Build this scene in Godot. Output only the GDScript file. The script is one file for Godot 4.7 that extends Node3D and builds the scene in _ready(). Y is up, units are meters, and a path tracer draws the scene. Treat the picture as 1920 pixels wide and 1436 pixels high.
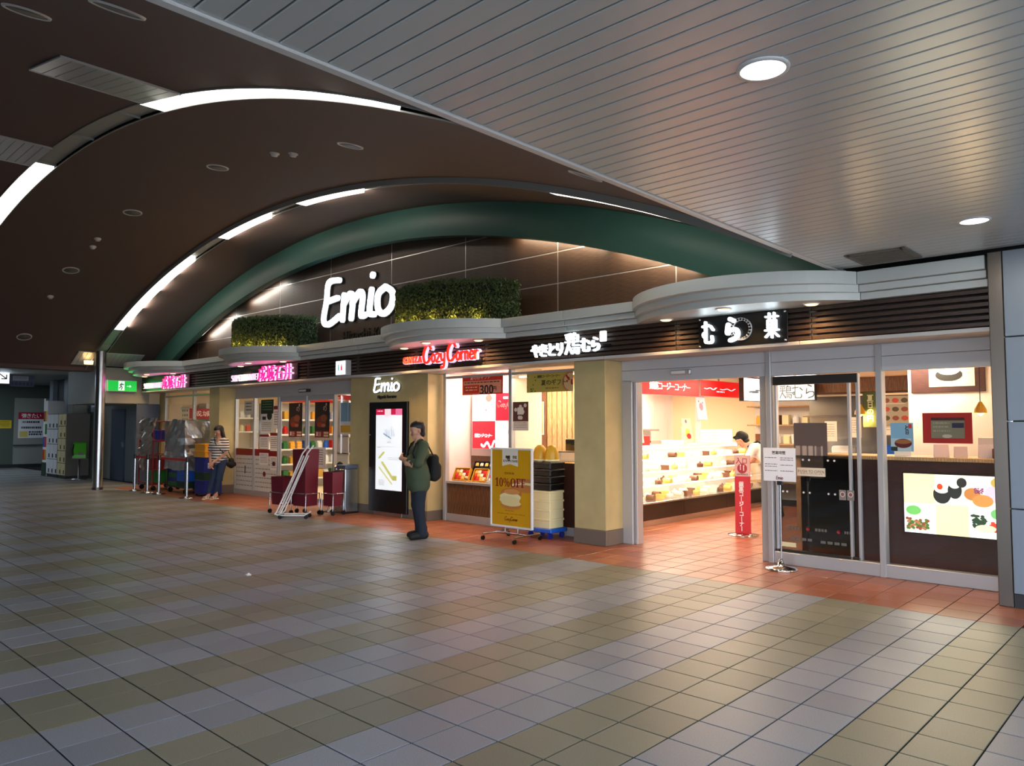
extends Node3D
# Station concourse with a barrel-vaulted ceiling and a row of lit shops. x runs along the shop front, z towards the viewer, y up.

const VX := -12.1      # vault axis
const VA := 5.47       # vault crown height
const VR := 20.27      # vault radius
const CEIL := 3.18     # flat slatted ceiling
const BULGES := [-19.8, -14.6, -9.0, -4.0]

var m := {}
var taken := {}
var box_cache := {}
var rng := RandomNumberGenerator.new()
var cam: Camera3D

func _ready() -> void:
	rng.seed = 7
	view_and_light()
	materials()
	floors()
	ceilings()
	upper_wall()
	facade()
	cornice()
	end_walls()
	shop_shells()
	signs()
	hedges()
	supermarket()
	kiosk_wall()
	cake_window()
	cake_shop()
	rice_shop()
	concourse_things()
	far_corridor()
	people()

func view_and_light() -> void:
	cam = Camera3D.new()
	cam.name = "camera"
	cam.position = Vector3(0, 1.6, 8.6)
	cam.rotation_degrees = Vector3(3.145, 43.1, 0)
	cam.fov = 53.65
	cam.near = 0.05
	cam.far = 200.0
	add_child(cam)
	var we := WorldEnvironment.new()
	we.name = "environment"
	var e := Environment.new()
	e.background_mode = Environment.BG_SKY
	var sk := ProceduralSkyMaterial.new()
	sk.sky_top_color = Color(0.66, 0.72, 0.8)
	sk.sky_horizon_color = Color(0.74, 0.78, 0.83)
	sk.ground_bottom_color = Color(0.3, 0.31, 0.32)
	sk.ground_horizon_color = Color(0.42, 0.43, 0.45)
	sk.sky_energy_multiplier = SKY_ENERGY
	sk.ground_energy_multiplier = 5.0
	var s := Sky.new()
	s.sky_material = sk
	e.sky = s
	e.tonemap_mode = Environment.TONE_MAPPER_LINEAR
	e.tonemap_exposure = EXPOSURE
	e.sdfgi_enabled = true
	e.ssao_enabled = true
	e.ssil_enabled = true
	we.environment = e
	add_child(we)

const SKY_ENERGY := 3.2
const EXPOSURE := 1.0

# ------------------------------------------------------------------ naming
func numbered(nm: String) -> String:
	if not taken.has(nm):
		taken[nm] = 0
		return nm
	taken[nm] += 1
	return "%s_%03d" % [nm, taken[nm]]

func tag(o, label := "", category := "", group := "", kind := ""):
	if label: o.set_meta("label", label)
	if category: o.set_meta("category", category)
	if group: o.set_meta("group", group)
	if kind: o.set_meta("kind", kind)
	return o

func thing(nm: String, label: String, category: String, pos := Vector3.ZERO, turn := 0.0, group := "") -> Node3D:
	var o := Node3D.new()
	o.name = numbered(nm)
	o.position = pos
	o.rotation.y = turn
	add_child(o)
	tag(o, label, category, group)
	return o

func struct(nm: String, label := "") -> Node3D:
	var o := Node3D.new()
	o.name = numbered(nm)
	add_child(o)
	o.set_meta("kind", "structure")
	if label: o.set_meta("label", label)
	return o

func part(parent: Node, nm: String, shape, mat, pos := Vector3.ZERO) -> MeshInstance3D:
	var o := MeshInstance3D.new()
	o.name = nm
	o.mesh = done(shape) if shape is SurfaceTool else shape
	o.material_override = m[mat] if mat is String else mat
	o.position = pos
	parent.add_child(o, true)
	return o

func solo(nm: String, shape, mat, label: String, category: String, pos := Vector3.ZERO, turn := 0.0, group := "") -> MeshInstance3D:
	var o := MeshInstance3D.new()
	o.name = numbered(nm)
	o.mesh = done(shape) if shape is SurfaceTool else shape
	o.material_override = m[mat] if mat is String else mat
	o.position = pos
	o.rotation.y = turn
	add_child(o)
	tag(o, label, category, group)
	return o

func copy(src: Node3D, pos: Vector3, turn := 0.0, label := "") -> Node3D:
	var base: String = src.name
	var c: Node3D = src.duplicate()
	c.name = numbered(base)
	add_child(c)
	c.position = pos
	c.rotation.y = turn
	if label: c.set_meta("label", label)
	return c

# ------------------------------------------------------------------ geometry
func S() -> SurfaceTool:
	var st := SurfaceTool.new()
	st.begin(Mesh.PRIMITIVE_TRIANGLES)
	st.set_smooth_group(-1)
	return st

func done(st: SurfaceTool) -> ArrayMesh:
	st.generate_normals()
	st.index()
	return st.commit()

func tri(st: SurfaceTool, a: Vector3, b: Vector3, c: Vector3, ref: Vector3) -> void:
	# faces away from ref; front faces run clockwise
	if (b - a).cross(c - a).dot((a + b + c) / 3.0 - ref) > 0.0:
		st.add_vertex(a); st.add_vertex(c); st.add_vertex(b)
	else:
		st.add_vertex(a); st.add_vertex(b); st.add_vertex(c)

func quad(st: SurfaceTool, a: Vector3, b: Vector3, c: Vector3, d: Vector3, ref: Vector3) -> void:
	tri(st, a, b, c, ref)
	tri(st, a, c, d, ref)

func bx(st: SurfaceTool, lo: Vector3, hi: Vector3, bev := 0.0, xf := Transform3D()) -> void:
	var c := (lo + hi) / 2.0
	var h := (hi - lo) / 2.0
	bev = minf(bev, minf(h.x, minf(h.y, h.z)) * 0.9)
	var cc := xf * c
	st.set_smooth_group(-1)
	if bev <= 0.0:
		for ax in 3:
			for s in [-1.0, 1.0]:
				var p := []
				for uv in [[-1, -1], [1, -1], [1, 1], [-1, 1]]:
					var v := Vector3()
					v[ax] = s * h[ax]
					v[(ax + 1) % 3] = uv[0] * h[(ax + 1) % 3]
					v[(ax + 2) % 3] = uv[1] * h[(ax + 2) % 3]
					p.append(xf * (c + v))
				quad(st, p[0], p[1], p[2], p[3], cc)
		return
	for ax in 3:
		var a1 := (ax + 1) % 3
		var a2 := (ax + 2) % 3
		for s in [-1.0, 1.0]:
			var p := []
			for uv in [[-1, -1], [1, -1], [1, 1], [-1, 1]]:
				p.append(xf * (c + cv(h, bev, ax, s, a1, uv[0], a2, uv[1])))
			quad(st, p[0], p[1], p[2], p[3], cc)
		for s1 in [-1.0, 1.0]:
			for s2 in [-1.0, 1.0]:
				var q1: Vector3 = xf * (c + cv(h, bev, a1, s1, a2, s2, ax, -1))
				var q2: Vector3 = xf * (c + cv(h, bev, a1, s1, a2, s2, ax, 1))
				var q3: Vector3 = xf * (c + cv(h, bev, a2, s2, a1, s1, ax, 1))
				var q4: Vector3 = xf * (c + cv(h, bev, a2, s2, a1, s1, ax, -1))
				quad(st, q1, q2, q3, q4, cc)
	for sx in [-1.0, 1.0]:
		for sy in [-1.0, 1.0]:
			for sz in [-1.0, 1.0]:
				tri(st, xf * (c + cv(h, bev, 0, sx, 1, sy, 2, sz)), xf * (c + cv(h, bev, 1, sy, 0, sx, 2, sz)), xf * (c + cv(h, bev, 2, sz, 0, sx, 1, sy)), cc)

func cv(h: Vector3, b: float, ax: int, s, a1: int, s1, a2: int, s2) -> Vector3:
	var v := Vector3()
	v[ax] = s * h[ax]
	v[a1] = s1 * (h[a1] - b)
	v[a2] = s2 * (h[a2] - b)
	return v

func box(lo: Vector3, hi: Vector3, bev := 0.0) -> ArrayMesh:
	var st := S()
	bx(st, lo, hi, bev)
	return done(st)

# box of a size standing on its own base centre, shared between like things
func block(sx: float, sy: float, sz: float, bev := 0.004) -> ArrayMesh:
	var key := "%f %f %f %f" % [sx, sy, sz, bev]
	if not box_cache.has(key):
		box_cache[key] = box(Vector3(-sx / 2, 0, -sz / 2), Vector3(sx / 2, sy, sz / 2), bev)
	return box_cache[key]

func tube(st: SurfaceTool, pts: Array, r, sides := 8, smooth := true) -> void:
	# r: a radius or a list of radii
	var n := pts.size()
	var rings := []
	var up := Vector3.UP
	for i in n:
		var d: Vector3
		if i == 0: d = pts[1] - pts[0]
		elif i == n - 1: d = pts[n - 1] - pts[n - 2]
		else: d = (pts[i + 1] - pts[i]).normalized() + (pts[i] - pts[i - 1]).normalized()
		d = d.normalized()
		if i == 0:
			up = Vector3.RIGHT if absf(d.y) > 0.9 else Vector3.UP
		var u := (up - d * up.dot(d)).normalized()
		up = u
		var w := d.cross(u)
		var rr: float = r[i] if r is Array else r
		var ring := []
		for k in sides:
			var a := TAU * k / sides
			ring.append(pts[i] + (u * cos(a) + w * sin(a)) * rr)
		rings.append(ring)
	st.set_smooth_group(0 if smooth else -1)
	for i in n - 1:
		var ref: Vector3 = (pts[i] + pts[i + 1]) / 2.0
		for k in sides:
			var k2 := (k + 1) % sides
			quad(st, rings[i][k], rings[i][k2], rings[i + 1][k2], rings[i + 1][k], ref)
	st.set_smooth_group(-1)
	for k in sides:
		var k2 := (k + 1) % sides
		tri(st, pts[0], rings[0][k], rings[0][k2], pts[1])
		tri(st, pts[n - 1], rings[n - 1][k], rings[n - 1][k2], pts[n - 2])

func lathe(st: SurfaceTool, prof: Array, at := Vector3.ZERO, segs := 20, smooth := true) -> void:
	# prof: Vector2(radius, height) from bottom to top, outside surface
	for i in prof.size() - 1:
		var p: Vector2 = prof[i]
		var q: Vector2 = prof[i + 1]
		if p.distance_to(q) < 0.00001: continue
		st.set_smooth_group((i + 1) if not smooth else 0)
		# outward normal in profile plane: (dy, -dr)
		var nn := Vector2(q.y - p.y, -(q.x - p.x))
		for k in segs:
			var a := TAU * k / segs
			var b := TAU * (k + 1) / segs
			var c := (a + b) / 2.0
			var mid := at + Vector3(cos(c) * (p.x + q.x) / 2, (p.y + q.y) / 2, sin(c) * (p.x + q.x) / 2)
			var ref := mid - Vector3(cos(c) * nn.x, nn.y, sin(c) * nn.x)
			var v1 := at + Vector3(cos(a) * p.x, p.y, sin(a) * p.x)
			var v2 := at + Vector3(cos(b) * p.x, p.y, sin(b) * p.x)
			var v3 := at + Vector3(cos(b) * q.x, q.y, sin(b) * q.x)
			var v4 := at + Vector3(cos(a) * q.x, q.y, sin(a) * q.x)
			if p.x > 0.00001: tri(st, v1, v2, v3, ref)
			if q.x > 0.00001: tri(st, v1, v3, v4, ref)

func prism(st: SurfaceTool, poly: PackedVector2Array, y0: float, y1: float, xf := Transform3D()) -> void:
	# polygon in (x, z), extruded from y0 to y1
	st.set_smooth_group(-1)
	var ids := Geometry2D.triangulate_polygon(poly)
	for i in range(0, ids.size(), 3):
		var a := poly[ids[i]]
		var b := poly[ids[i + 1]]
		var c := poly[ids[i + 2]]
		for s in [[y0, 1.0], [y1, -1.0]]:
			var y: float = s[0]
			var ref: Vector3 = xf * (Vector3((a.x + b.x + c.x) / 3, y + s[1], (a.y + b.y + c.y) / 3))
			tri(st, xf * Vector3(a.x, y, a.y), xf * Vector3(b.x, y, b.y), xf * Vector3(c.x, y, c.y), ref)
	var cw := Geometry2D.is_polygon_clockwise(poly)
	for i in poly.size():
		var a := poly[i]
		var b := poly[(i + 1) % poly.size()]
		var d := (b - a)
		var nrm := Vector2(d.y, -d.x).normalized() * (1.0 if not cw else -1.0)
		# is_polygon_clockwise works in a y-up plane, the outward side is to the right of the walk when not clockwise
		var mid := (a + b) / 2.0 - nrm
		quad(st, xf * Vector3(a.x, y0, a.y), xf * Vector3(b.x, y0, b.y), xf * Vector3(b.x, y1, b.y), xf * Vector3(a.x, y1, a.y), xf * Vector3(mid.x, (y0 + y1) / 2, mid.y))

# a printed sheet: a thin plate whose front (+z) carries the picture
func sheet(w: float, h: float) -> ArrayMesh:
	var key := "sheet %f %f" % [w, h]
	if box_cache.has(key): return box_cache[key]
	var st := S()
	var x := w / 2.0
	var y := h / 2.0
	var p := [Vector3(-x, -y, 0), Vector3(x, -y, 0), Vector3(x, y, 0), Vector3(-x, y, 0)]
	var u := [Vector2(0, 1), Vector2(1, 1), Vector2(1, 0), Vector2(0, 0)]
	for i in [0, 2, 1, 0, 3, 2]:
		st.set_uv(u[i])
		st.add_vertex(p[i])
	for i in [0, 1, 2, 0, 2, 3]:
		st.set_uv(Vector2(0.01, 0.01))
		st.add_vertex(p[i] - Vector3(0, 0, 0.003))
	for i in 4:
		var a: Vector3 = p[i]
		var b: Vector3 = p[(i + 1) % 4]
		var dz := Vector3(0, 0, 0.003)
		for v in [a, b, b - dz, a, b - dz, a - dz]:
			st.set_uv(Vector2(0.01, 0.01))
			st.add_vertex(v)
	box_cache[key] = done(st)
	return box_cache[key]

func lamp_area(parent: Node, nm: String, pos: Vector3, rot_deg: Vector3, sx: float, sy: float, col: Color, energy: float) -> void:
	var l := AreaLight3D.new()
	l.name = nm
	l.area_size = Vector2(sx, sy)
	l.light_color = col
	l.light_energy = energy
	l.area_range = 40.0
	l.shadow_enabled = true
	l.position = pos
	l.rotation_degrees = rot_deg
	parent.add_child(l, true)

func lamp_omni(parent: Node, nm: String, pos: Vector3, col: Color, energy: float, size := 0.05) -> void:
	var l := OmniLight3D.new()
	l.name = nm
	l.light_color = col
	l.light_energy = energy
	l.omni_range = 30.0
	l.omni_attenuation = 2.0
	l.light_size = size
	l.shadow_enabled = true
	l.position = pos
	parent.add_child(l, true)

func lamp_spot(parent: Node, nm: String, pos: Vector3, rot_deg: Vector3, col: Color, energy: float, angle := 55.0, size := 0.06) -> void:
	var l := SpotLight3D.new()
	l.name = nm
	l.light_color = col
	l.light_energy = energy
	l.spot_range = 30.0
	l.spot_attenuation = 2.0
	l.spot_angle = angle
	l.light_size = size
	l.shadow_enabled = true
	l.position = pos
	l.rotation_degrees = rot_deg
	parent.add_child(l, true)

# ------------------------------------------------------------------ lettering drawn as strokes on a 10 x 10 grid
const GLYPH := {
	"成": "1,8 9,8;1.5,8 1.5,4 0.3,0;1.5,5.5 4.5,5.5 4.3,2.5 3.3,2;5,10 5.5,6 7,2 9,0 9.6,2;8.5,5.5 7,2.5 4.5,0.3;7,10 8.3,8.8",
	"城": "0.2,7 3,7;1.6,10 1.6,2;0,1.5 3.2,2.8;3.6,8 10,8;4,8 4,4 3.2,0;4,5.5 6,5.5 5.9,2.8 5.2,2.5;6.5,10 7,6 8,2 9.4,0 9.8,2;9,5.5 7.8,2.5 5.5,0.3;8,10 9,9",
	"石": "0.5,9 9.5,9;4.8,9 3,5.5 0.3,3;3,5 9,5 9,0.3 3,0.3 3,5",
	"井": "0.7,7.3 9.3,7.3;0.2,3.7 9.8,3.7;3.3,10 3.3,4 1,0;6.8,10 6.8,0",
	"や": "0.5,5.5 4,7.5 7.5,8 9,6.3 8,4.3 6,4.2;5,10 5.8,8.5;2.5,9 4,5 6,0",
	"き": "1.5,8.3 8,9;1,6 8.7,6.8;4,10 6,6.5 7.8,3.8;7.8,3.8 5,4.2;2.3,3.5 2,1.5 4,0.3 7.5,0.3",
	"と": "3,10 4,6;8.5,7.5 4,5.2 2,2.5 3.2,0.6 8.5,0.5",
	"り": "2.5,9.5 2.2,5.5 3,4.5;7.3,9.8 7.5,5.5 6.5,2.5 4,0",
	"の": "5.5,8.5 4.5,4.5 2.5,2 1,3.5 1.2,6 3.5,8.3 6.5,8.4 9,6.3 9,3.5 7.5,1.3 5.3,0.6",
	"鶏": "0.5,9.3 4.5,9.8;1,8.3 1.5,7.2;2.5,8.6 2.7,7.4;4.3,8.8 3.8,7.3;0.3,6 4.8,6;2.6,7.4 2.5,5 0.3,0.5;2.6,4 4.8,0.8;6.8,10 6.2,9;5.8,9 9,9 9,6 5.8,6;5.8,9 5.8,4.3 9.8,4.3;5.8,7.5 9,7.5;5.8,3 9.6,3 9.4,0.5 8.6,0.3;5.4,1.8 5,0.5;6.4,1.9 6.6,0.8;7.5,1.9 7.8,0.8",
	"む": "0.8,8 5.5,8.5;3,10 3,3.5 2,3 1.2,4.2 2.2,5 3,4;3,3.5 3,1 4,0.4 7.5,0.4 8.3,1.5 8,3.2;7,8 9,6.2",
	"ら": "4,10 6.5,9;2.8,7.5 2.3,3.6 5,5 7.5,5 8.6,3.3 7.5,1.2 4,0.2",
	"銀": "2.5,10 0.2,6.8;2.5,10 4.8,7.2;1.2,6.2 4,6.2;0.5,4.2 4.6,4.2;2.5,6.2 2.5,0.8;0.3,0.4 4.8,1.2;1,3.2 1.4,1.8;4.1,3.2 3.6,1.8;5.6,9.5 9.3,9.5 9.3,5.3 5.6,5.3;5.6,7.4 9.3,7.4;5.6,9.5 5.6,0.5 7.4,1.5;9.6,4 8,3;6.7,5.3 8,2 9.9,0.3",
	"座": "5,10 5,9;0.8,9 9.6,9;1.3,9 1.2,4 0.2,0.3;3.6,8 2,4.3;3.4,6.2 4.6,4.8;7.2,8 5.9,4.3;7.2,6.4 8.9,4.5;5.4,8.3 5.4,0.4;2.4,3.2 8.8,3.2;1.6,0.4 9.7,0.4",
	"コ": "1.5,8.3 8.3,8.3 8.3,1.3;1.3,1.3 8.8,1.3",
	"ー": "0.8,5 9.2,5", "|": "5,9.2 5,0.8",
	"ジ": "1.5,8.8 3.2,7.8;1,6 2.7,5;1.5,1 5,2.5 8.7,6;6.5,9.6 7.3,8.2;8.2,9.8 9,8.4",
	"ナ": "0.8,6.5 9.3,6.5;5.3,9.6 5.2,5 4,2 2,0.3",
	"入": "3,9.5 4.8,9 4.8,7 3,3 0.5,0.5;4.8,7.5 6.5,3.5 9.6,0.5",
	"口": "1.5,8.5 8.5,8.5 8.5,1 1.5,1 1.5,8.5",
	"営": "1.5,9.8 2.3,8.5;4.6,10 5,8.6;8.3,9.8 7.3,8.4;0.8,6.3 1,8 9.2,8 8.8,6.6;2.8,6.8 7.2,6.8 7.2,4.8 2.8,4.8 2.8,6.8;1.6,3.6 8.4,3.6 8.4,0.3 1.6,0.3 1.6,3.6",
	"業": "3.7,10 3.7,8;6.2,10 6.2,8;1.6,9.4 2.4,8.2;8.4,9.4 7.6,8.2;0.7,7.8 9.3,7.8;1,6 9,6;1.8,4.6 8.2,4.6;0.3,3 9.7,3;5,6 5,0;4.6,2.8 0.6,0.4;5.4,2.8 9.5,0.4",
	"時": "0.6,9 3.6,9 3.6,1.6 0.6,1.6 0.6,9;0.6,5.3 3.6,5.3;4.8,8.3 9.3,8.3;7,10 7,6.4;4.3,6.4 9.8,6.4;4.3,4 9.8,4;8,6 8,0.6 6.8,0.8;5.4,3 6.2,1.8",
	"間": "0.8,9.5 4.2,9.5 4.2,6 0.8,6;0.8,9.5 0.8,0;0.8,7.7 4.2,7.7;5.8,6 5.8,9.5 9.2,9.5 9.2,0.4 8.2,0.4;5.8,7.7 9.2,7.7;5.8,6 9.2,6;3,4.8 7,4.8 7,0.8 3,0.8 3,4.8;3,2.8 7,2.8",
	"円": "1,0 1,9 9,9 9,0.5 8,0.5;5,9 5,4.6;1,4.6 9,4.6",
	"夏": "0.8,9.6 9.2,9.6;5,9.4 4.5,8.4;2.4,8.3 7.6,8.3 7.6,4 2.4,4 2.4,8.3;2.4,6.9 7.6,6.9;2.4,5.4 7.6,5.4;4,3.8 1,1.5;3.6,3 7.6,3 5,1 1,0;3,2.2 6,0.8 9.4,0",
	"ギ": "1,7.3 8,8.2;0.6,4.3 9,5.3;4,9.6 5.6,0.3;7.4,9.9 8,8.8;8.8,10 9.4,8.9",
	"フ": "1.2,8.6 8.6,8.6 7.4,4.3 5,1.6 2.4,0.3",
	"ト": "3.6,9.8 3.6,0.2;3.8,6.2 8,4.2",
	"毎": "2.6,10 0.6,7.4;1.8,8.6 9,8.6;2.2,6.8 1.6,1.6 8.2,1.6;2.2,6.8 8.2,6.8 7.6,0;0.3,4.2 9.8,4.2",
	"月": "2.4,9.5 2.3,4 0.8,0.2;2.4,9.5 8,9.5 8,0.5 7,0.5;2.4,6.7 8,6.7;2.4,4 8,4",
	"日": "2,9.3 8,9.3 8,0.6 2,0.6 2,9.3;2,5 8,5",
	"は": "1.8,9.5 1.3,5 1.8,0.5;4,7 9,7.3;6.8,9.8 6.8,2 5.5,0.6 4.2,1.5 5.5,2.8 9.2,1",
	"ス": "1.5,8.5 7.8,8.5 5,3.5 1,0.3;5.2,4 9,0.4",
	"レ": "2.5,9.3 2.5,0.7 6,2.5 9,5.6",
	"ッ": "1.5,6.5 2.2,4.8;4,7 4.6,5.2;8,6.6 7,3 3.6,0.5",
	"ワ": "1.3,5.4 1.3,8.6 8.8,8.6 8,4 4,0.3",
	"ル": "2.8,9 2.7,4 0.6,0.5;5.8,9.4 5.8,0.6 9.6,4",
	"た": "1,8 6,8.4;4,10 1,0.5;5.6,5.5 9,5.5;5.4,2.6 5.8,0.8 9.4,0.6",
	"い": "1.2,8.5 1.4,3 3,0.8 4,2.5;7.3,8 9.2,4",
	"菓": "1,8.6 9,8.6;3.3,10 3.3,7.6;6.7,10 6.7,7.6;2.3,7 7.7,7 7.7,3.9 2.3,3.9 2.3,7;2.3,5.4 7.7,5.4;5,7 5,0;0.6,3 9.4,3;4.8,2.8 0.8,0.3;5.2,2.8 9.3,0.3",
	"弾": "0.5,9.3 3.6,9.3 3.6,7 0.7,7 0.6,4.6 3.6,4.6 3.4,1 2.2,0.6;5,9.8 5.6,8.5;7,10 7.2,8.6;9.2,9.8 8.4,8.5;5,8 9.3,8 9.3,4 5,4 5,8;5,6 9.3,6;7.2,8 7.2,0;4.2,2.2 9.9,2.2",
}

func strokes(src: String) -> Array:
	var out := []
	for line in src.split(";"):
		var pl := PackedVector2Array()
		for p in line.split(" ", false):
			var xy := p.split(",")
			pl.append(Vector2(float(xy[0]), float(xy[1])))
		out.append(pl)
	return out

# raised strokes: rounded bars of a width, from z0 to z1
func rounded(pl: PackedVector2Array) -> PackedVector2Array:
	# the stroke with its corners rounded
	if pl.size() < 3: return pl
	var out := PackedVector2Array()
	for i in pl.size() - 1:
		var p0 := pl[maxi(i - 1, 0)]
		var p3 := pl[mini(i + 2, pl.size() - 1)]
		for k in 4: out.append(pl[i].cubic_interpolate(pl[i + 1], p0, p3, k / 4.0))
	out.append(pl[pl.size() - 1])
	return out

func bars(st: SurfaceTool, src: String, at: Vector2, sx: float, sy: float, w: float, z0: float, z1: float, smooth := false) -> void:
	for raw in strokes(src):
		var pl: PackedVector2Array = rounded(raw) if smooth else raw
		var n: int = pl.size()
		for i in n:
			var p := at + Vector2(pl[i].x * sx, pl[i].y * sy)
			var disc := PackedVector2Array()
			for k in 8:
				disc.append(p + Vector2.from_angle(TAU * (k + 0.5) / 8) * w / 2.0)
			flat_prism(st, disc, z0, z1)
			if i + 1 < n:
				var q := at + Vector2(pl[i + 1].x * sx, pl[i + 1].y * sy)
				var d := (q - p).normalized()
				var o := Vector2(-d.y, d.x) * w / 2.0 * 0.97
				flat_prism(st, PackedVector2Array([p - o, q - o, q + o, p + o]), z0, z1)

func flat_prism(st: SurfaceTool, poly: PackedVector2Array, z0: float, z1: float) -> void:
	# convex polygon in (x, y), extruded along z
	var c := Vector2()
	for p in poly: c += p
	c /= poly.size()
	var ref := Vector3(c.x, c.y, (z0 + z1) / 2)
	st.set_smooth_group(-1)
	for i in poly.size():
		var a := poly[i]
		var b := poly[(i + 1) % poly.size()]
		quad(st, Vector3(a.x, a.y, z0), Vector3(b.x, b.y, z0), Vector3(b.x, b.y, z1), Vector3(a.x, a.y, z1), ref)
		tri(st, Vector3(c.x, c.y, z1), Vector3(a.x, a.y, z1), Vector3(b.x, b.y, z1), ref)
		tri(st, Vector3(c.x, c.y, z0), Vector3(a.x, a.y, z0), Vector3(b.x, b.y, z0), ref)

func word_bars(st: SurfaceTool, word: String, at: Vector2, size: float, w: float, z0: float, z1: float, squeeze := 1.0, pitch := 1.1, down := false) -> void:
	var x := 0.0
	for ch in word:
		if GLYPH.has(ch):
			bars(st, GLYPH[ch], at + (Vector2(0, -x) if down else Vector2(x, 0)), size / 10.0 * squeeze, size / 10.0, w, z0, z1)
		x += size * pitch * (1.0 if down else squeeze)

func text_part(parent: Node, nm: String, word: String, height: float, mat, pos: Vector3, depth := 0.003, font := "Droid Sans", bold := true, squeeze := 1.0) -> MeshInstance3D:
	var t := TextMesh.new()
	var f := SystemFont.new()
	f.font_names = PackedStringArray([font])
	f.font_weight = 700 if bold else 400
	t.font = f
	t.text = word
	t.font_size = 64
	t.pixel_size = height / 46.0
	t.depth = depth
	t.curve_step = 2.0
	var o := part(parent, nm, t, mat, pos)
	o.scale.x = squeeze
	return o

# ------------------------------------------------------------------ pictures for flat print
func picture(w: int, h: int, bg: Color) -> Image:
	var im := Image.create_empty(w, h, false, Image.FORMAT_RGB8)
	im.fill(bg)
	return im

func rect(im: Image, x0: float, y0: float, x1: float, y1: float, c: Color) -> void:
	var w := im.get_width()
	var h := im.get_height()
	im.fill_rect(Rect2i(int(x0 * w), int(y0 * h), maxi(1, int((x1 - x0) * w)), maxi(1, int((y1 - y0) * h))), c)

func oval(im: Image, cx: float, cy: float, rx: float, ry: float, c: Color) -> void:
	var w := im.get_width()
	var h := im.get_height()
	var y0 := int((cy - ry) * h)
	var y1 := int((cy + ry) * h)
	for y in range(maxi(0, y0), mini(h, y1 + 1)):
		var t := (float(y) / h - cy) / ry
		if absf(t) > 1.0: continue
		var half := sqrt(1.0 - t * t) * rx
		var x0 := clampi(int((cx - half) * w), 0, w)
		var x1 := clampi(int((cx + half) * w), 0, w)
		if x1 > x0: im.fill_rect(Rect2i(x0, y, x1 - x0, 1), c)

func write(im: Image, word: String, x: float, y: float, size: float, c: Color, pen := 2, pitch := 1.08, down := false) -> void:
	# x, y: top left in fractions of the width and height; size in fractions of the height
	var w := im.get_width()
	var h := im.get_height()
	var px := size * h
	var ox := x * w
	var oy := y * h
	for ch in word:
		if GLYPH.has(ch):
			for pl in strokes(GLYPH[ch]):
				for i in pl.size() - 1:
					var a := Vector2(ox + pl[i].x * px / 10, oy + (10 - pl[i].y) * px / 10)
					var b := Vector2(ox + pl[i + 1].x * px / 10, oy + (10 - pl[i + 1].y) * px / 10)
					var n := maxi(1, int(a.distance_to(b)))
					for k in n + 1:
						var p := a.lerp(b, float(k) / n)
						im.fill_rect(Rect2i(int(p.x) - pen / 2, int(p.y) - pen / 2, pen, pen), c)
		if down: oy += px * pitch
		else: ox += px * pitch

func lines(im: Image, x0: float, y0: float, x1: float, y1: float, rows: int, c: Color, thick := 0.4) -> void:
	# small print too fine to read
	var dy := (y1 - y0) / rows
	for r in rows:
		var x := x0
		while x < x1 - 0.02:
			var w := minf(rng.randf_range(0.02, 0.09), x1 - x)
			rect(im, x, y0 + r * dy, x + w, y0 + (r + thick) * dy, c)
			x += w + 0.015
		if rng.randf() < 0.2: continue

func print_mat(im: Image, rough := 0.5, glow := 0.0) -> StandardMaterial3D:
	var t := ImageTexture.create_from_image(im)
	var k := StandardMaterial3D.new()
	k.albedo_texture = t
	k.roughness = rough
	k.texture_repeat = false
	if glow > 0.0:
		k.emission_enabled = true
		k.emission = Color.WHITE
		k.emission_texture = t
		k.emission_operator = BaseMaterial3D.EMISSION_OP_MULTIPLY
		k.emission_energy_multiplier = glow
	return k

# ------------------------------------------------------------------ materials
func M(key: String, col: Color, rough: float, metal := 0.0, tex: Texture2D = null, sc := Vector3.ONE) -> StandardMaterial3D:
	var k := StandardMaterial3D.new()
	k.resource_name = key
	k.albedo_color = col
	k.roughness = rough
	k.metallic = metal
	if tex:
		k.albedo_texture = tex
		k.uv1_triplanar = true
		k.uv1_world_triplanar = true
		k.uv1_scale = sc
	m[key] = k
	return k

func glow(key: String, col: Color, energy: float) -> StandardMaterial3D:
	var k := M(key, col, 0.5)
	k.emission_enabled = true
	k.emission = col
	k.emission_energy_multiplier = energy
	return k

func clear(key: String, col: Color, alpha: float, rough := 0.02) -> StandardMaterial3D:
	var k := M(key, Color(col.r, col.g, col.b, alpha), rough)
	k.transparency = BaseMaterial3D.TRANSPARENCY_ALPHA
	return k

func noise_tex(freq: float, lo: float, hi: float, sd: int, octaves := 3, kind := FastNoiseLite.TYPE_SIMPLEX_SMOOTH) -> NoiseTexture2D:
	var f := FastNoiseLite.new()
	f.seed = sd
	f.noise_type = kind
	f.frequency = freq
	f.fractal_octaves = octaves
	var t := NoiseTexture2D.new()
	t.width = 512
	t.height = 512
	t.seamless = true
	t.noise = f
	var g := Gradient.new()
	g.set_color(0, Color(lo, lo, lo))
	g.set_color(1, Color(hi, hi, hi))
	t.color_ramp = g
	return t

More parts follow.
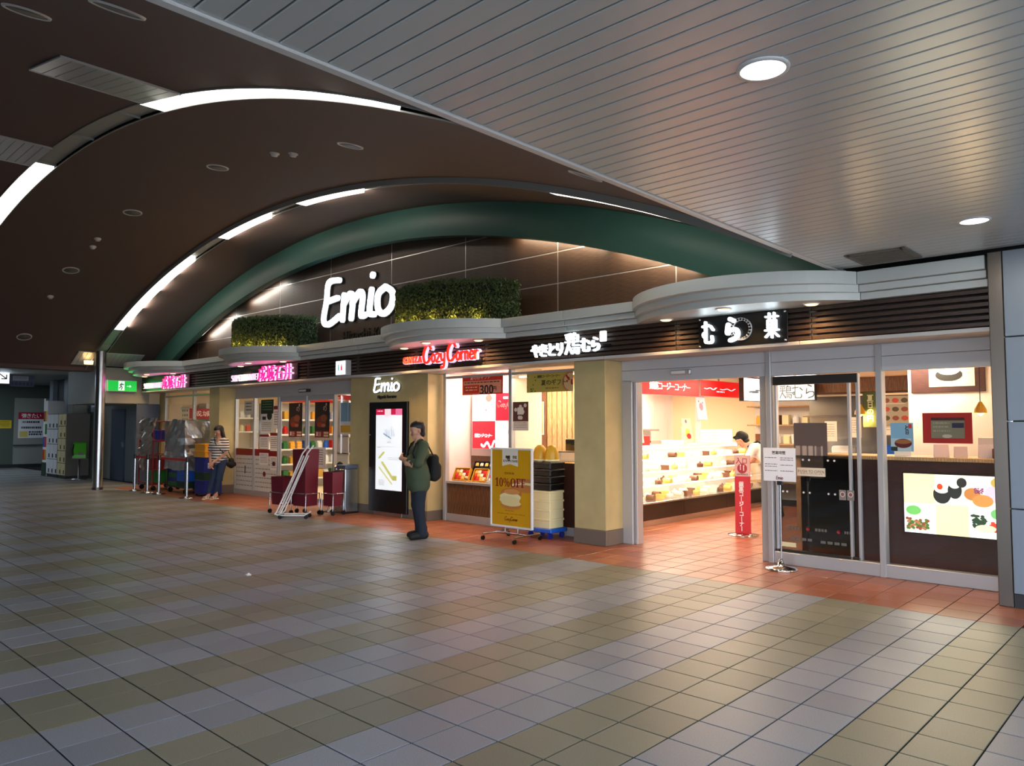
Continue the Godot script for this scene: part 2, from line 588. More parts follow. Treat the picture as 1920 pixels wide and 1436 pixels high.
func materials() -> void:
	var speck := noise_tex(0.12, 0.72, 1.0, 3, 4)
	var cloud := noise_tex(0.012, 0.92, 1.0, 5, 4)
	var grain := noise_tex(0.03, 0.45, 1.0, 9, 4)
	var fine := noise_tex(0.2, 0.85, 1.0, 12, 2)
	m["speck"] = speck
	M("grout", Color(0.07, 0.065, 0.06), 0.95)
	M("tile_any", Color(1, 1, 1), 0.42, 0.0, speck, Vector3(2.3, 2.3, 2.3)).vertex_color_use_as_albedo = true
	for c in TILE:
		for k in TILE[c].size():
			M("%s%d" % [c, k], TILE[c][k], 0.3 if c == "orange" else 0.42, 0.0, speck, Vector3(2.3, 2.3, 2.3))
	M("vault", Color(0.38, 0.318, 0.302), 0.8, 0.0, fine, Vector3(1.5, 1.5, 1.5))
	M("slat_metal", Color(0.74, 0.765, 0.775), 0.3, 0.3)
	M("dark_gap", Color(0.05, 0.05, 0.055), 0.9)
	M("white_metal", Color(0.8, 0.8, 0.8), 0.4, 0.2)
	M("cove_metal", Color(0.62, 0.63, 0.62), 0.5, 0.2)
	M("green_arch", Color(0.2, 0.365, 0.335), 0.5)
	M("brown_panel", Color(0.34, 0.245, 0.19), 0.5, 0.0, grain, Vector3(0.35, 14, 0.35))
	M("joint_strip", Color(0.75, 0.75, 0.75), 0.3, 0.7)
	M("slat_wood", Color(0.33, 0.24, 0.19), 0.45, 0.0, grain, Vector3(0.5, 9, 9))
	M("slat_back", Color(0.1, 0.08, 0.075), 0.7)
	M("cornice", Color(0.78, 0.8, 0.79), 0.4, 0.1)
	M("soffit", Color(0.72, 0.71, 0.7), 0.5)
	M("header", Color(0.76, 0.76, 0.765), 0.42, 0.1)
	M("frame_metal", Color(0.72, 0.72, 0.72), 0.35, 0.35)
	M("dark_frame", Color(0.2, 0.19, 0.18), 0.4, 0.4)
	M("cream", Color(0.76, 0.69, 0.49), 0.7, 0.0, cloud, Vector3(0.4, 0.4, 0.4))
	M("plinth_stone", Color(0.5, 0.45, 0.4), 0.5, 0.0, speck, Vector3(3, 3, 3))
	M("wall_grey", Color(0.47, 0.51, 0.555), 0.4, 0.1)
	M("edge_steel", Color(0.42, 0.39, 0.36), 0.3, 0.8)
	M("plinth_dark", Color(0.12, 0.12, 0.13), 0.5)
	M("room_white", Color(0.88, 0.85, 0.8), 0.8)
	M("room_cream", Color(0.9, 0.82, 0.68), 0.8)
	M("room_pink", Color(0.92, 0.84, 0.82), 0.8)
	M("wood_pale", Color(0.95, 0.78, 0.55), 0.5, 0.0, grain, Vector3(6, 0.35, 6))
	M("wood_mid", Color(0.58, 0.4, 0.26), 0.5, 0.0, grain, Vector3(5, 0.3, 5))
	M("wood_dark", Color(0.32, 0.14, 0.095), 0.6, 0.0, grain, Vector3(0.5, 8, 8))
	M("wood_black", Color(0.14, 0.1, 0.085), 0.3, 0.0, grain, Vector3(0.5, 8, 8))
	clear("glass", Color(0.2, 0.22, 0.22), 0.03)
	clear("smoke_glass", Color(0.05, 0.04, 0.04), 0.5, 0.05)
	var fr := clear("frost", Color(0.86, 0.86, 0.84), 0.86, 0.6)
	fr.roughness = 0.6
	var pl := clear("plastic_sheet", Color(0.9, 0.9, 0.9), 0.22, 0.2)
	pl.roughness = 0.2
	M("steel", Color(0.72, 0.72, 0.72), 0.25, 0.95)
	M("chrome", Color(0.85, 0.85, 0.86), 0.12, 1.0)
	M("black", Color(0.04, 0.04, 0.045), 0.35)
	M("black_soft", Color(0.06, 0.06, 0.065), 0.8)
	M("white", Color(0.9, 0.9, 0.9), 0.5)
	M("paper", Color(0.9, 0.9, 0.88), 0.8)
	M("red", Color(0.8, 0.08, 0.09), 0.45)
	M("red_deep", Color(0.52, 0.08, 0.1), 0.5)
	M("maroon", Color(0.42, 0.07, 0.14), 0.6)
	M("orange_red", Color(0.86, 0.22, 0.1), 0.5)
	M("yellow", Color(0.95, 0.66, 0.1), 0.45)
	M("mustard", Color(0.82, 0.62, 0.12), 0.4)
	M("cream_plastic", Color(0.9, 0.85, 0.66), 0.5)
	M("blue", Color(0.08, 0.13, 0.5), 0.4)
	M("blue_light", Color(0.1, 0.35, 0.75), 0.4)
	M("green", Color(0.1, 0.42, 0.12), 0.45)
	M("green_dark", Color(0.04, 0.2, 0.1), 0.5)
	M("phone_green", Color(0.28, 0.72, 0.12), 0.4)
	M("locker_white", Color(0.86, 0.86, 0.87), 0.4)
	M("locker_beige", Color(0.86, 0.8, 0.6), 0.45)
	M("locker_side", Color(0.38, 0.37, 0.34), 0.5)
	M("door_blue", Color(0.3, 0.35, 0.44), 0.45)
	M("far_green", Color(0.3, 0.34, 0.31), 0.6)
	M("far_grey", Color(0.55, 0.56, 0.53), 0.6)
	M("back_grey", Color(0.2, 0.19, 0.18), 0.9)
	M("foil", Color(0.74, 0.74, 0.73), 0.28, 0.88)
	M("skin", Color(0.78, 0.58, 0.47), 0.6)
	M("hair", Color(0.05, 0.04, 0.04), 0.5)
	M("jeans", Color(0.16, 0.23, 0.34), 0.85)
	M("jeans_dark", Color(0.11, 0.14, 0.19), 0.85)
	M("shirt_green", Color(0.28, 0.325, 0.24), 0.9)
	M("shoe_dark", Color(0.1, 0.09, 0.085), 0.7)
	M("lettering_dark", Color(0.13, 0.12, 0.11), 0.45)
	M("leaf_core", Color(0.06, 0.09, 0.04), 0.9)
	M("leaf", Color(1, 1, 1), 0.6).vertex_color_use_as_albedo = true
	M("cake_cream", Color(0.96, 0.93, 0.84), 0.6)
	M("cake_brown", Color(0.42, 0.22, 0.1), 0.5)
	M("cake_yellow", Color(0.95, 0.76, 0.36), 0.55)
	M("berry", Color(0.75, 0.06, 0.08), 0.35)
	glow("tube_white", Color(1.0, 0.98, 0.94), 3.2)
	glow("tube_warm", Color(1.0, 0.9, 0.72), 3.0)
	glow("lamp_white", Color(0.97, 0.98, 1.0), 3.0)
	glow("lamp_warm", Color(1.0, 0.86, 0.62), 2.6)
	glow("letter_white", Color(0.95, 0.98, 1.0), 1.25)
	glow("letter_pink", Color(1.0, 0.12, 0.55), 0.9)
	glow("letter_rose", Color(1.0, 0.86, 0.95), 0.8)
	glow("letter_red", Color(0.95, 0.22, 0.14), 0.8)
	glow("exit_green", Color(0.0, 0.72, 0.25), 0.9)
	glow("exit_white", Color(0.85, 1.0, 0.9), 1.0)
	glow("panel_white", Color(0.97, 0.98, 1.0), 1.2)
	glow("led_warm", Color(1.0, 0.9, 0.66), 3.0)

const TILE := {
	"bluish": [Color(0.585, 0.605, 0.65), Color(0.56, 0.58, 0.625), Color(0.61, 0.63, 0.675)],
	"tan": [Color(0.535, 0.53, 0.455), Color(0.51, 0.505, 0.435), Color(0.56, 0.55, 0.475)],
	"orange": [Color(0.70, 0.42, 0.30), Color(0.66, 0.385, 0.27), Color(0.74, 0.45, 0.32)],
}

# ------------------------------------------------------------------ floor
func seen(p: Vector3) -> float:
	# size of a patch at p in the picture, 0 outside it
	var l := cam.transform.affine_inverse() * p
	if l.z > -0.3: return 0.0
	var t := tan(deg_to_rad(cam.fov / 2.0))
	if absf(l.x / l.z) > t * 1.36 or absf(l.y / l.z) > t * 1.03: return 0.0
	return absf(p.y - cam.position.y) / pow(l.length(), 3.0)

func tile_field(node: Node3D, cells: Array, most: int) -> void:
	# cells: [centre, colour key]; the ones that show largest are parts of their own, the rest one part
	var mesh := box(Vector3(-0.1481, -0.012, -0.1512), Vector3(0.1481, 0, 0.1512), 0.0018)
	for c in cells: c.append(seen(c[0]))
	cells.sort_custom(func(a, b): return a[2] > b[2])
	var r := RandomNumberGenerator.new()
	r.seed = 21
	for i in mini(most, cells.size()):
		part(node, "tile", mesh, "%s%d" % [cells[i][1], r.randi() % 3], cells[i][0] + Vector3(0, r.randf_range(-0.0006, 0.0004), 0))
	if cells.size() <= most: return
	var mm := MultiMesh.new()
	mm.transform_format = MultiMesh.TRANSFORM_3D
	mm.use_colors = true
	mm.mesh = mesh
	mm.instance_count = cells.size() - most
	for i in range(most, cells.size()):
		mm.set_instance_transform(i - most, Transform3D(Basis(), cells[i][0]))
		var col: Color = TILE[cells[i][1]][r.randi() % 3]
		mm.set_instance_color(i - most, col.srgb_to_linear())
	var o := MultiMeshInstance3D.new()
	o.name = "more_tiles"
	o.multimesh = mm
	o.material_override = m["tile_any"]
	o.set_meta("kind", "stuff")
	node.add_child(o)

func floors() -> void:
	var f := struct("floor", "concourse floor of square blue-grey and tan tiles laid in stripes")
	part(f, "grout", box(Vector3(-36, -0.2, -9), Vector3(9, -0.006, 15)), "grout")
	var cells := []
	for i in range(-105, 32):
		var x := -1.52 + 0.304 * (i + 0.5)
		var c := "bluish" if posmod(i, 4) >= 2 else "tan"
		for k in 42:
			var z := 1.42 + 0.3115 * (k + 0.5)
			if z > 13.8: continue
			cells.append([Vector3(x, 0, z), c])
		if x < -20.6:
			for k in range(-3, 0):
				cells.append([Vector3(x, 0, 1.42 + 0.3115 * (k + 0.5)), c])
	tile_field(f, cells, 300)
	var g := struct("floor", "orange-red tiled floor strip in front of and inside the shops")
	var oc := []
	for i in range(-63, 1):
		var x := -1.52 + 0.304 * (i + 0.5)
		for k in range(-24, 0):
			var z := 1.42 + 0.3115 * (k + 0.5)
			if x < -20.6 and z < 0.0: continue
			if k < -5 and (x > -1.6 or x < -9.4) and k < -6: continue
			oc.append([Vector3(x, 0, z), "orange"])
	tile_field(g, oc, 300)

# ------------------------------------------------------------------ ceilings
func vault_y(x: float, r := VR) -> float:
	return VA - VR + sqrt(r * r - (x - VX) * (x - VX))

func vault_at(x: float, z: float, r := VR) -> Vector3:
	# the point above or below the vault surface on the same ray from its axis
	var a := asin((x - VX) / VR)
	return Vector3(VX + sin(a) * r, VA - VR + cos(a) * r, z)

func vault_strip(st: SurfaceTool, x0: float, x1: float, z0: float, z1: float, r0: float, r1: float, n: int) -> void:
	for i in n:
		var a := lerpf(x0, x1, float(i) / n)
		var b := lerpf(x0, x1, float(i + 1) / n)
		var low := [vault_at(a, z0, r0), vault_at(b, z0, r0), vault_at(b, z1, r0), vault_at(a, z1, r0)]
		var top := [vault_at(a, z0, r1), vault_at(b, z0, r1), vault_at(b, z1, r1), vault_at(a, z1, r1)]
		var c: Vector3 = (low[0] + top[2]) / 2.0
		st.set_smooth_group(1)
		quad(st, low[0], low[1], low[2], low[3], c)
		st.set_smooth_group(2)
		quad(st, top[0], top[1], top[2], top[3], c)
		st.set_smooth_group(-1)
		quad(st, low[0], low[1], top[1], top[0], c)
		quad(st, low[3], low[2], top[2], top[3], c)
		if i == 0: quad(st, low[0], low[3], top[3], top[0], c)
		if i == n - 1: quad(st, low[1], low[2], top[2], top[1], c)

func tangent(x: float, z: float, r := VR) -> Transform3D:
	# a frame on the vault: local x along the arc, local y away from the axis
	return Transform3D(Basis(Vector3(0, 0, 1), -asin((x - VX) / VR)), vault_at(x, z, r))

func ceilings() -> void:
	var v := struct("ceiling", "dark brown barrel-vaulted ceiling over the concourse")
	var x0 := -21.62
	var x1 := -2.8
	for zz in [[-0.2, 1.53], [1.81, 5.12], [5.40, 8.72], [9.0, 14.0]]:
		var st := S()
		vault_strip(st, x0, x1, zz[0], zz[1], VR, VR + 0.05, 64)
		part(v, "vault_section", st, "vault")
	for z in [1.53, 5.12, 8.72]:
		var st := S()
		vault_strip(st, x0, x1, z - 0.01, z + 0.29, VR + 0.14, VR + 0.16, 48)
		vault_strip(st, x0, x1, z - 0.012, z, VR - 0.012, VR + 0.15, 48)
		vault_strip(st, x0, x1, z + 0.28, z + 0.292, VR - (0.085 if z < 2.0 else 0.012), VR + 0.15, 48)
		part(v, "cove_channel", st, "cove_metal")
		for k in 12:
			var x := x0 + 1.0 + k * 1.6
			var sb := S()
			bx(sb, Vector3(-0.008, 0.0, 0.0), Vector3(0.008, 0.03, 0.28), 0.0, tangent(x, z))
			part(v, "cove_bracket", sb, "cove_metal")
	# lit runs of the coves
	var runs := [[1.53, -19.7, -15.75, "long lit cove light low on the left of the far rib"], [1.53, -14.3, -12.6, "short lit cove light in the far rib left of its crown"], [1.53, -11.45, -9.75, "short lit cove light at the crown of the far rib"], [1.53, -5.8, -3.6, "lit cove light on the right of the far rib above the green arch"], [5.12, -16.5, -12.7, "lit cove light on the left of the near rib at the picture edge"], [5.12, -8.7, -4.4, "long curved lit cove light across the crown of the near rib"], [8.72, -16.0, -12.0, "cove light overhead behind the viewer"]]
	for g in [[1.53, [-21.3, -19.75, -15.7, -14.35, -12.55, -11.5, -9.7, -5.85, -3.55, -2.9]], [5.12, [-21.3, -16.55, -12.65, -8.75, -4.35, -2.9]]]:
		for i in range(0, g[1].size(), 2):
			var st := S()
			vault_strip(st, g[1][i], g[1][i + 1], g[0] + 0.005, g[0] + 0.275, VR + 0.03, VR + 0.045, int((g[1][i + 1] - g[1][i]) * 4) + 2)
			part(v, "unlit_cover", st, "cove_metal")
	for r in runs:
		var t := thing("cove_light", r[3], "ceiling light")
		var st := S()
		vault_strip(st, r[1], r[2], r[0] + (0.06 if r[0] < 2.0 else 0.005), r[0] + 0.275, VR - (0.075 if r[0] < 2.0 else 0.008), VR + 0.03, int((r[2] - r[1]) * 5) + 2)
		part(t, "diffuser", st, "tube_white")
		var n := maxi(1, int(round((r[2] - r[1]) / 1.1)))
		for i in n:
			var x: float = lerpf(r[1], r[2], (i + 0.5) / n)
			var xf := tangent(x, r[0] + 0.14, VR - (0.085 if r[0] < 2.0 else 0.02))
			lamp_area(t, "tube_glow", xf.origin, Vector3(-90, 0, 0), (r[2] - r[1]) / n * 0.95, 0.22, Color(1, 0.97, 0.92), COVE)
			if r[0] < 2.0:
				var side := tangent(x, r[0] + 0.05, VR - 0.06)
				lamp_area(t, "tube_side_glow", side.origin, Vector3(30, 0, rad_to_deg(-asin((x - VX) / VR))), (r[2] - r[1]) / n * 0.95, 0.05, Color(1, 0.93, 0.85), COVE * 1.6)
	# round recessed fittings along the vault, unlit
	var k := 0
	for q in [[-20.47, 3.5], [-17.29, 3.5], [-14.04, 3.5], [-10.78, 3.5], [-7.5, 3.42], [-3.97, 3.42], [-6.25, 7.1], [-4.73, 7.0]]:
		var t := thing("round_ceiling_fitting", ["dark round ceiling fitting lowest on the left of the vault", "second round ceiling fitting from the left end of the vault", "third round ceiling fitting from the left end of the vault", "round ceiling fitting with a bright rim near the middle of the vault", "pale blue-grey round ceiling fitting right of the vault crown", "flattened round ceiling fitting beside the slatted ceiling edge", "thin round ceiling fitting in the top left corner", "long thin round ceiling fitting at the top near the slats"][k], "ceiling fitting", Vector3.ZERO, 0.0, "round fittings in the vault")
		t.transform = tangent(q[0], q[1])
		var ring := S()
		lathe(ring, [Vector2(0.135, -0.012), Vector2(0.155, -0.012), Vector2(0.16, 0.002)], Vector3.ZERO, 28)
		lathe(ring, [Vector2(0.135, 0.03), Vector2(0.135, -0.012)], Vector3.ZERO, 28)
		part(t, "rim", ring, "white_metal")
		var disc := S()
		lathe(disc, [Vector2(0.0, -0.004), Vector2(0.136, -0.006), Vector2(0.136, 0.01)], Vector3.ZERO, 28)
		part(t, "grille" if k != 4 else "lens", disc, "door_blue" if k == 4 else "locker_side")
		k += 1
	k = 0
	for q in [[-9.2, 3.46], [-8.93, 3.34], [-15.62, 3.55], [-16.03, 3.5], [-18.6, 3.5]]:
		var st := S()
		lathe(st, [Vector2(0.0, -0.045), Vector2(0.04, -0.045), Vector2(0.05, -0.02), Vector2(0.065, -0.015), Vector2(0.065, 0.004)], Vector3.ZERO, 18)
		var o := solo("smoke_detector", st, "white_metal", ["small ceiling detector left of its twin near the vault crown", "small ceiling detector right of its twin near the vault crown", "upper of two small detectors on the left of the vault", "lower of two small detectors on the left of the vault", "single small detector far left on the vault"][k], "detector", Vector3.ZERO, 0.0, "small detectors on the vault")
		o.transform = tangent(q[0], q[1])
		k += 1
	# slatted service panels set into the vault
	k = 0
	for q in [[-8.1, 5.95, 1.0, 1.1], [-12.3, 5.95, 1.0, 1.1], [-21.2, 1.4, 0.62, 1.6]]:
		var t := struct("trim_1" if k == 0 else "trim_%d" % (k + 1), ["pale slatted panel set in the vault at the top left", "pale slatted panel at the left edge of the vault", "pale slatted panel at the foot of the vault above the steel column"][k])
		t.transform = tangent(q[0], q[1], VR - 0.012)
		var n := int(q[3] / 0.11)
		for i in n:
			var z: float = -q[3] / 2 + q[3] * i / n
			part(t, "slat", box(Vector3(-q[2] / 2, -0.012, z + 0.003), Vector3(q[2] / 2, 0.006, z + q[3] / n - 0.003), 0.002), "slat_metal")
		var fr := S()
		for s in [-1, 1]:
			bx(fr, Vector3(s * q[2] / 2 - 0.012, -0.016, -q[3] / 2), Vector3(s * q[2] / 2 + 0.012, 0.01, q[3] / 2))
		part(t, "edge", fr, "white_metal")
		k += 1
	# flat ceiling of long metal slats
	var c := struct("ceiling", "flat ceiling of long pale grey metal slats")
	part(c, "backing", box(Vector3(-2.84, CEIL + 0.025, -0.3), Vector3(8.5, CEIL + 0.2, 14)), "dark_gap")
	var sl := box(Vector3(-2.8, CEIL, -0.0555), Vector3(8.4, CEIL + 0.02, 0.0555), 0.004)
	for i in 110:
		part(c, "slat", sl, "slat_metal", Vector3(0, 0, 0.78 + i * 0.119))
	var ed := S()
	bx(ed, Vector3(-2.855, CEIL - 0.012, 0.5), Vector3(-2.802, CEIL + 0.3, 14), 0.005)
	part(c, "edge_trim", ed, "white_metal")
	# lit round downlights in the slats
	k = 0
	for q in [[-1.43, 5.44], [-1.34, 1.93], [2.1, 5.44], [2.1, 1.93], [-1.43, 8.95], [2.1, 8.95]]:
		var t := thing("downlight", ["large lit round downlight in the slatted ceiling", "small-looking lit round downlight above the grey wall", "lit downlight outside the picture to the right", "lit downlight outside the picture over the grey wall", "lit downlight overhead behind the viewer", "lit downlight behind the viewer to the right"][k], "downlight", Vector3(q[0], CEIL, q[1]), 0.0, "lit downlights in the slatted ceiling")
		var st := S()
		lathe(st, [Vector2(0.0, -0.008), Vector2(0.098, -0.008), Vector2(0.098, 0.01)], Vector3.ZERO, 32)
		part(t, "lens", st, "lamp_white")
		var rg := S()
		lathe(rg, [Vector2(0.098, -0.01), Vector2(0.112, -0.012), Vector2(0.116, 0.002)], Vector3.ZERO, 32)
		part(t, "rim", rg, "white_metal")
		lamp_area(t, "downlight_glow", Vector3(0, -0.02, 0), Vector3(-90, 0, 0), 0.17, 0.17, Color(1, 0.97, 0.93), DOWN)
		k += 1
	var g := thing("ceiling_vent", "dusty square air vent in the slatted ceiling by the cornice", "vent", Vector3(-2.26, CEIL, 1.09))
	var fr := S()
	for s in [-1, 1]:
		bx(fr, Vector3(s * 0.24 - 0.025, -0.014, -0.27), Vector3(s * 0.24 + 0.025, 0.0, 0.27), 0.003)
		bx(fr, Vector3(-0.24, -0.014, s * 0.245 - 0.025), Vector3(0.24, 0.0, s * 0.245 + 0.025), 0.003)
	part(g, "frame", fr, "locker_side")
	for i in 7:
		part(g, "louvre", box(Vector3(-0.22, -0.012, -0.21 + i * 0.06), Vector3(0.22, -0.002, -0.17 + i * 0.06)), "locker_side")

const COVE := 0.35
const DOWN := 1.6

# ------------------------------------------------------------------ upper wall and green arch
func upper_wall() -> void:
	var w := struct("wall_upper", "brown wood-grain panel wall under the arch behind the lit name")
	part(w, "backing", box(Vector3(-22, 2.5, -0.35), Vector3(-1.4, 3.2, -0.16)), "dark_gap")
	part(w, "end_panel", box(Vector3(-3.3, 2.9, -0.3), Vector3(-1.3, 3.4, -0.1)), "dark_gap")
	var cols := [-21.3, -19.27, -17.25, -15.23, -13.23, -11.23, -9.22, -7.2, -5.18, -3.16]
	var rows := [3.0, 3.72, 4.2, 4.68, 5.2]
	for i in cols.size() - 1:
		for k in rows.size() - 1:
			var top: float = maxf(vault_y(cols[i]), vault_y(cols[i + 1])) if cols[i] > VX or cols[i + 1] < VX else VA
			if rows[k] > top: continue
			part(w, "panel", box(Vector3(cols[i] + 0.008, rows[k] + 0.008, -0.16), Vector3(cols[i + 1] - 0.008, rows[k + 1] - 0.008, -0.1), 0.004), "brown_panel")
	for x in cols.slice(1, 9):
		part(w, "joint_strip", box(Vector3(x - 0.009, 3.0, -0.15), Vector3(x + 0.009, minf(5.2, vault_y(x)), -0.105)), "joint_strip")
	for y in rows.slice(1, 4):
		var half := sqrt(VR * VR - pow(y - VA + VR, 2.0))
		part(w, "joint_strip", box(Vector3(VX - half, y - 0.009, -0.15), Vector3(VX + half, y + 0.009, -0.105)), "joint_strip")
	var a := struct("trim_4", "broad dark green arch under the vault above the shops")
	var st := S()
	var n := 72
	var prof := []
	for j in 9:
		var t := j / 8.0
		prof.append(Vector2(VR - 0.005 - 0.53 * t, 0.25 + 0.07 * sin(PI * (0.12 + 0.8 * t))))
	for i in n:
		var xa := lerpf(-21.6, -2.82, float(i) / n)
		var xb := lerpf(-21.6, -2.82, float(i + 1) / n)
		for j in 8:
			var p: Vector2 = prof[j]
			var q: Vector2 = prof[j + 1]
			st.set_smooth_group(1)
			var ref := vault_at(xa, -1.0, (p.x + q.x) / 2)
			quad(st, vault_at(xa, p.y, p.x), vault_at(xb, p.y, p.x), vault_at(xb, q.y, q.x), vault_at(xa, q.y, q.x), ref)
		st.set_smooth_group(2)
		var e: Vector2 = prof[8]
		quad(st, vault_at(xa, e.y, e.x), vault_at(xb, e.y, e.x), vault_at(xb, 0.1, e.x), vault_at(xa, 0.1, e.x), vault_at(xa, 0.1, VR))
		quad(st, vault_at(xa, 0.1, e.x), vault_at(xb, 0.1, e.x), vault_at(xb, 0.1, VR - 0.005), vault_at(xa, 0.1, VR - 0.005), vault_at(xa, 1.0, VR - 0.3))
	part(a, "arch", st, "green_arch")
	# lamps behind the arch that wash the wall
	var k := 0
	for q in [[-18.9, -17.5, 1.3], [-16.7, -15.2, 1.3], [-7.9, -6.2, 1.3], [-6.0, -4.7, 1.2]]:
		var t := thing("wall_washer", ["lowest lit tube behind the left foot of the green arch", "second lit tube behind the left of the green arch", "lit tube behind the right of the green arch by the bare panels", "lowest lit tube behind the right foot of the green arch"][k], "wall light", Vector3.ZERO, 0.0, "tubes behind the green arch")
		var sb := S()
		for i in 8:
			var xa := lerpf(q[0], q[1], i / 8.0)
			var xb := lerpf(q[0], q[1], (i + 1) / 8.0)
			tube(sb, [vault_at(xa, 0.05, VR - 0.47), vault_at(xb, 0.05, VR - 0.47)], 0.015, 8)
		part(t, "tube", sb, "tube_white" if k < 2 else "tube_warm")
		var mid: float = (q[0] + q[1]) / 2
		var fr := tangent(mid, 0.03, VR - 0.5)
		var dir := (-fr.basis.y * 0.85 + Vector3(0, 0, -0.5)).normalized()
		lamp_area(t, "tube_glow", fr.origin, Vector3.ZERO, q[1] - q[0], 0.03, Color(1, 0.98, 0.93) if k < 2 else Color(1, 0.9, 0.75), q[2])
		t.get_node("tube_glow").basis = Basis(fr.basis.x, (-dir).cross(fr.basis.x), -dir)
		k += 1

# ------------------------------------------------------------------ facade
func pane(parent: Node, x0: float, x1: float, y0: float, y1: float, z: float, mat := "glass") -> MeshInstance3D:
	return part(parent, "pane", box(Vector3(x0, y0, z - 0.004), Vector3(x1, y1, z + 0.004)), mat)

func facade() -> void:
	# slats over the shop fronts
	var f := struct("wall_fascia", "band of dark brown horizontal slats above the shop fronts")
	part(f, "backing", box(Vector3(-21.4, 2.5, 0.3), Vector3(-1.5, 2.9, 0.43)), "slat_back")
	var cuts := []
	for i in 13: cuts.append(lerpf(-21.4, -1.52, i / 12.0))
	for i in 12:
		var sl := box(Vector3(cuts[i] + 0.004, 0, 0.45), Vector3(cuts[i + 1] - 0.004, 0.042, 0.5), 0.004)
		for k in 6:
			part(f, "slat", sl, "slat_wood", Vector3(0, 2.512 + k * 0.062, 0))
	var clip := box(Vector3(-0.035, -0.012, 0.43), Vector3(0.035, 0.012, 0.47))
	for i in range(1, 12):
		for k in 5:
			part(f, "slat_clip", clip, "locker_side", Vector3(cuts[i], 2.564 + k * 0.062, 0))
	var s := struct("trim_5", "pale soffit under the slat band")
	var sx := [-21.4, -17.2, -12.0, -9.6, -5.9, -3.3, -1.45]
	for i in 6:
		part(s, "soffit_panel", box(Vector3(sx[i] + 0.003, 2.46, -0.12), Vector3(sx[i + 1] - 0.003, 2.5, 0.53), 0.003), "soffit")
	# cream pillars on stone plinths
	var k := 0
	for q in [[-17.45, -16.95], [-6.49, -5.96]]:
		var p := struct("wall_pillar", ["square cream pillar behind the waiting woman", "square cream pillar left of the open shop entrance"][k])
		part(p, "shaft", box(Vector3(q[0], 0.2, -0.08), Vector3(q[1], 2.46, 0.42), 0.008), "cream")
		part(p, "plinth", box(Vector3(q[0] - 0.008, 0, -0.08), Vector3(q[1] + 0.008, 0.2, 0.428), 0.006), "plinth_stone")
		k += 1
	# right-hand shop front: header, posts, sill
	var h := struct("wall_front", "grey metal header panels and posts over the right shop front")
	for q in [[-5.96, -3.9], [-3.84, -2.68], [-2.62, -1.53]]:
		part(h, "header_panel", box(Vector3(q[0], 2.33, -0.05), Vector3(q[1], 2.46, 0.04), 0.003), "header")
		part(h, "header_panel", box(Vector3(q[0], 2.17, -0.05), Vector3(q[1], 2.326, 0.04), 0.003), "header")
	for q in [[-3.9, -3.84], [-2.68, -2.62]]:
		part(h, "post", box(Vector3(q[0], 0, -0.06), Vector3(q[1], 2.46, 0.07), 0.004), "frame_metal")
	part(h, "post", box(Vector3(-5.96, 0, -0.1), Vector3(-5.8, 2.2, 0.04), 0.004), "frame_metal")
	part(h, "post", box(Vector3(-5.79, 0, -0.14), Vector3(-5.75, 2.17, 0.0), 0.004), "frame_metal")
	part(h, "post", box(Vector3(-4.0, 0, -0.14), Vector3(-3.905, 2.17, 0.02), 0.004), "frame_metal")
	part(h, "post", box(Vector3(-1.56, 0, -0.06), Vector3(-1.5, 2.46, 0.07), 0.004), "frame_metal")
	part(h, "sill", box(Vector3(-3.84, 0, -0.05), Vector3(-1.53, 0.14, 0.06), 0.006), "frame_metal")
	var se := S()
	bx(se, Vector3(-5.17, 2.235, 0.04), Vector3(-4.88, 2.3, 0.1), 0.012)
	var sen := solo("door_sensor", se, "frame_metal", "silver motion sensor over the open entrance", "sensor")
	part(sen, "window", box(Vector3(-5.15, 2.25, 0.098), Vector3(-4.95, 2.285, 0.104), 0.002), "white")
	# sliding door of the right shop with dark lower film
	var d := struct("door_1", "glass sliding door with dark brown film on its lower half")
	var fr := S()
	bx(fr, Vector3(-3.83, 2.06, -0.03), Vector3(-2.88, 2.16, 0.035), 0.003)
	bx(fr, Vector3(-3.83, 0.14, -0.03), Vector3(-2.88, 0.17, 0.03), 0.003)
	part(d, "rail", fr, "dark_frame")
	var st := S()
	bx(st, Vector3(-3.82, 0.14, -0.03), Vector3(-3.79, 2.06, 0.03), 0.003)
	bx(st, Vector3(-2.99, 0.14, -0.03), Vector3(-2.965, 2.06, 0.03), 0.003)
	bx(st, Vector3(-2.9, 0.14, -0.03), Vector3(-2.87, 2.16, 0.03), 0.003)
	part(d, "stile", st, "frame_metal")
	pane(d, -3.79, -2.9, 0.17, 2.06, 0.0)
	part(d, "film", box(Vector3(-3.79, 0.17, -0.012), Vector3(-2.99, 1.25, -0.006)), "smoke_glass")
	for y in [1.2, 0.83]:
		for x in [-3.74, -3.69, -3.5, -3.43, -3.22, -3.15]:
			var dot := S()
			lathe(dot, [Vector2(0.0, 0.0), Vector2(0.012, 0.0), Vector2(0.012, 0.002)], Vector3.ZERO, 10)
			var o := part(d, "warning_dot", dot, "white", Vector3(x, y, 0.005))
			o.rotation_degrees.x = 90
	var w := struct("window_1", "tall fixed glass panes of the right shop front")
	pane(w, -2.87, -2.68, 0.14, 2.17, 0.0)
	pane(w, -2.62, -1.56, 0.14, 2.17, 0.0)
	# left part of the entrance wall: the cake window frame
	var cw := struct("window_2", "two-pane shop window with metal frame over a wooden base")
	part(cw, "base_panel", box(Vector3(-9.58, 0.12, -0.05), Vector3(-8.1, 0.62, -0.01), 0.003), "wood_mid")
	part(cw, "base_panel", box(Vector3(-8.02, 0.12, -0.05), Vector3(-6.52, 1.04, -0.01), 0.003), "wood_dark")
	part(cw, "kick_plate", box(Vector3(-9.62, 0, -0.05), Vector3(-6.49, 0.12, 0.02), 0.004), "frame_metal")
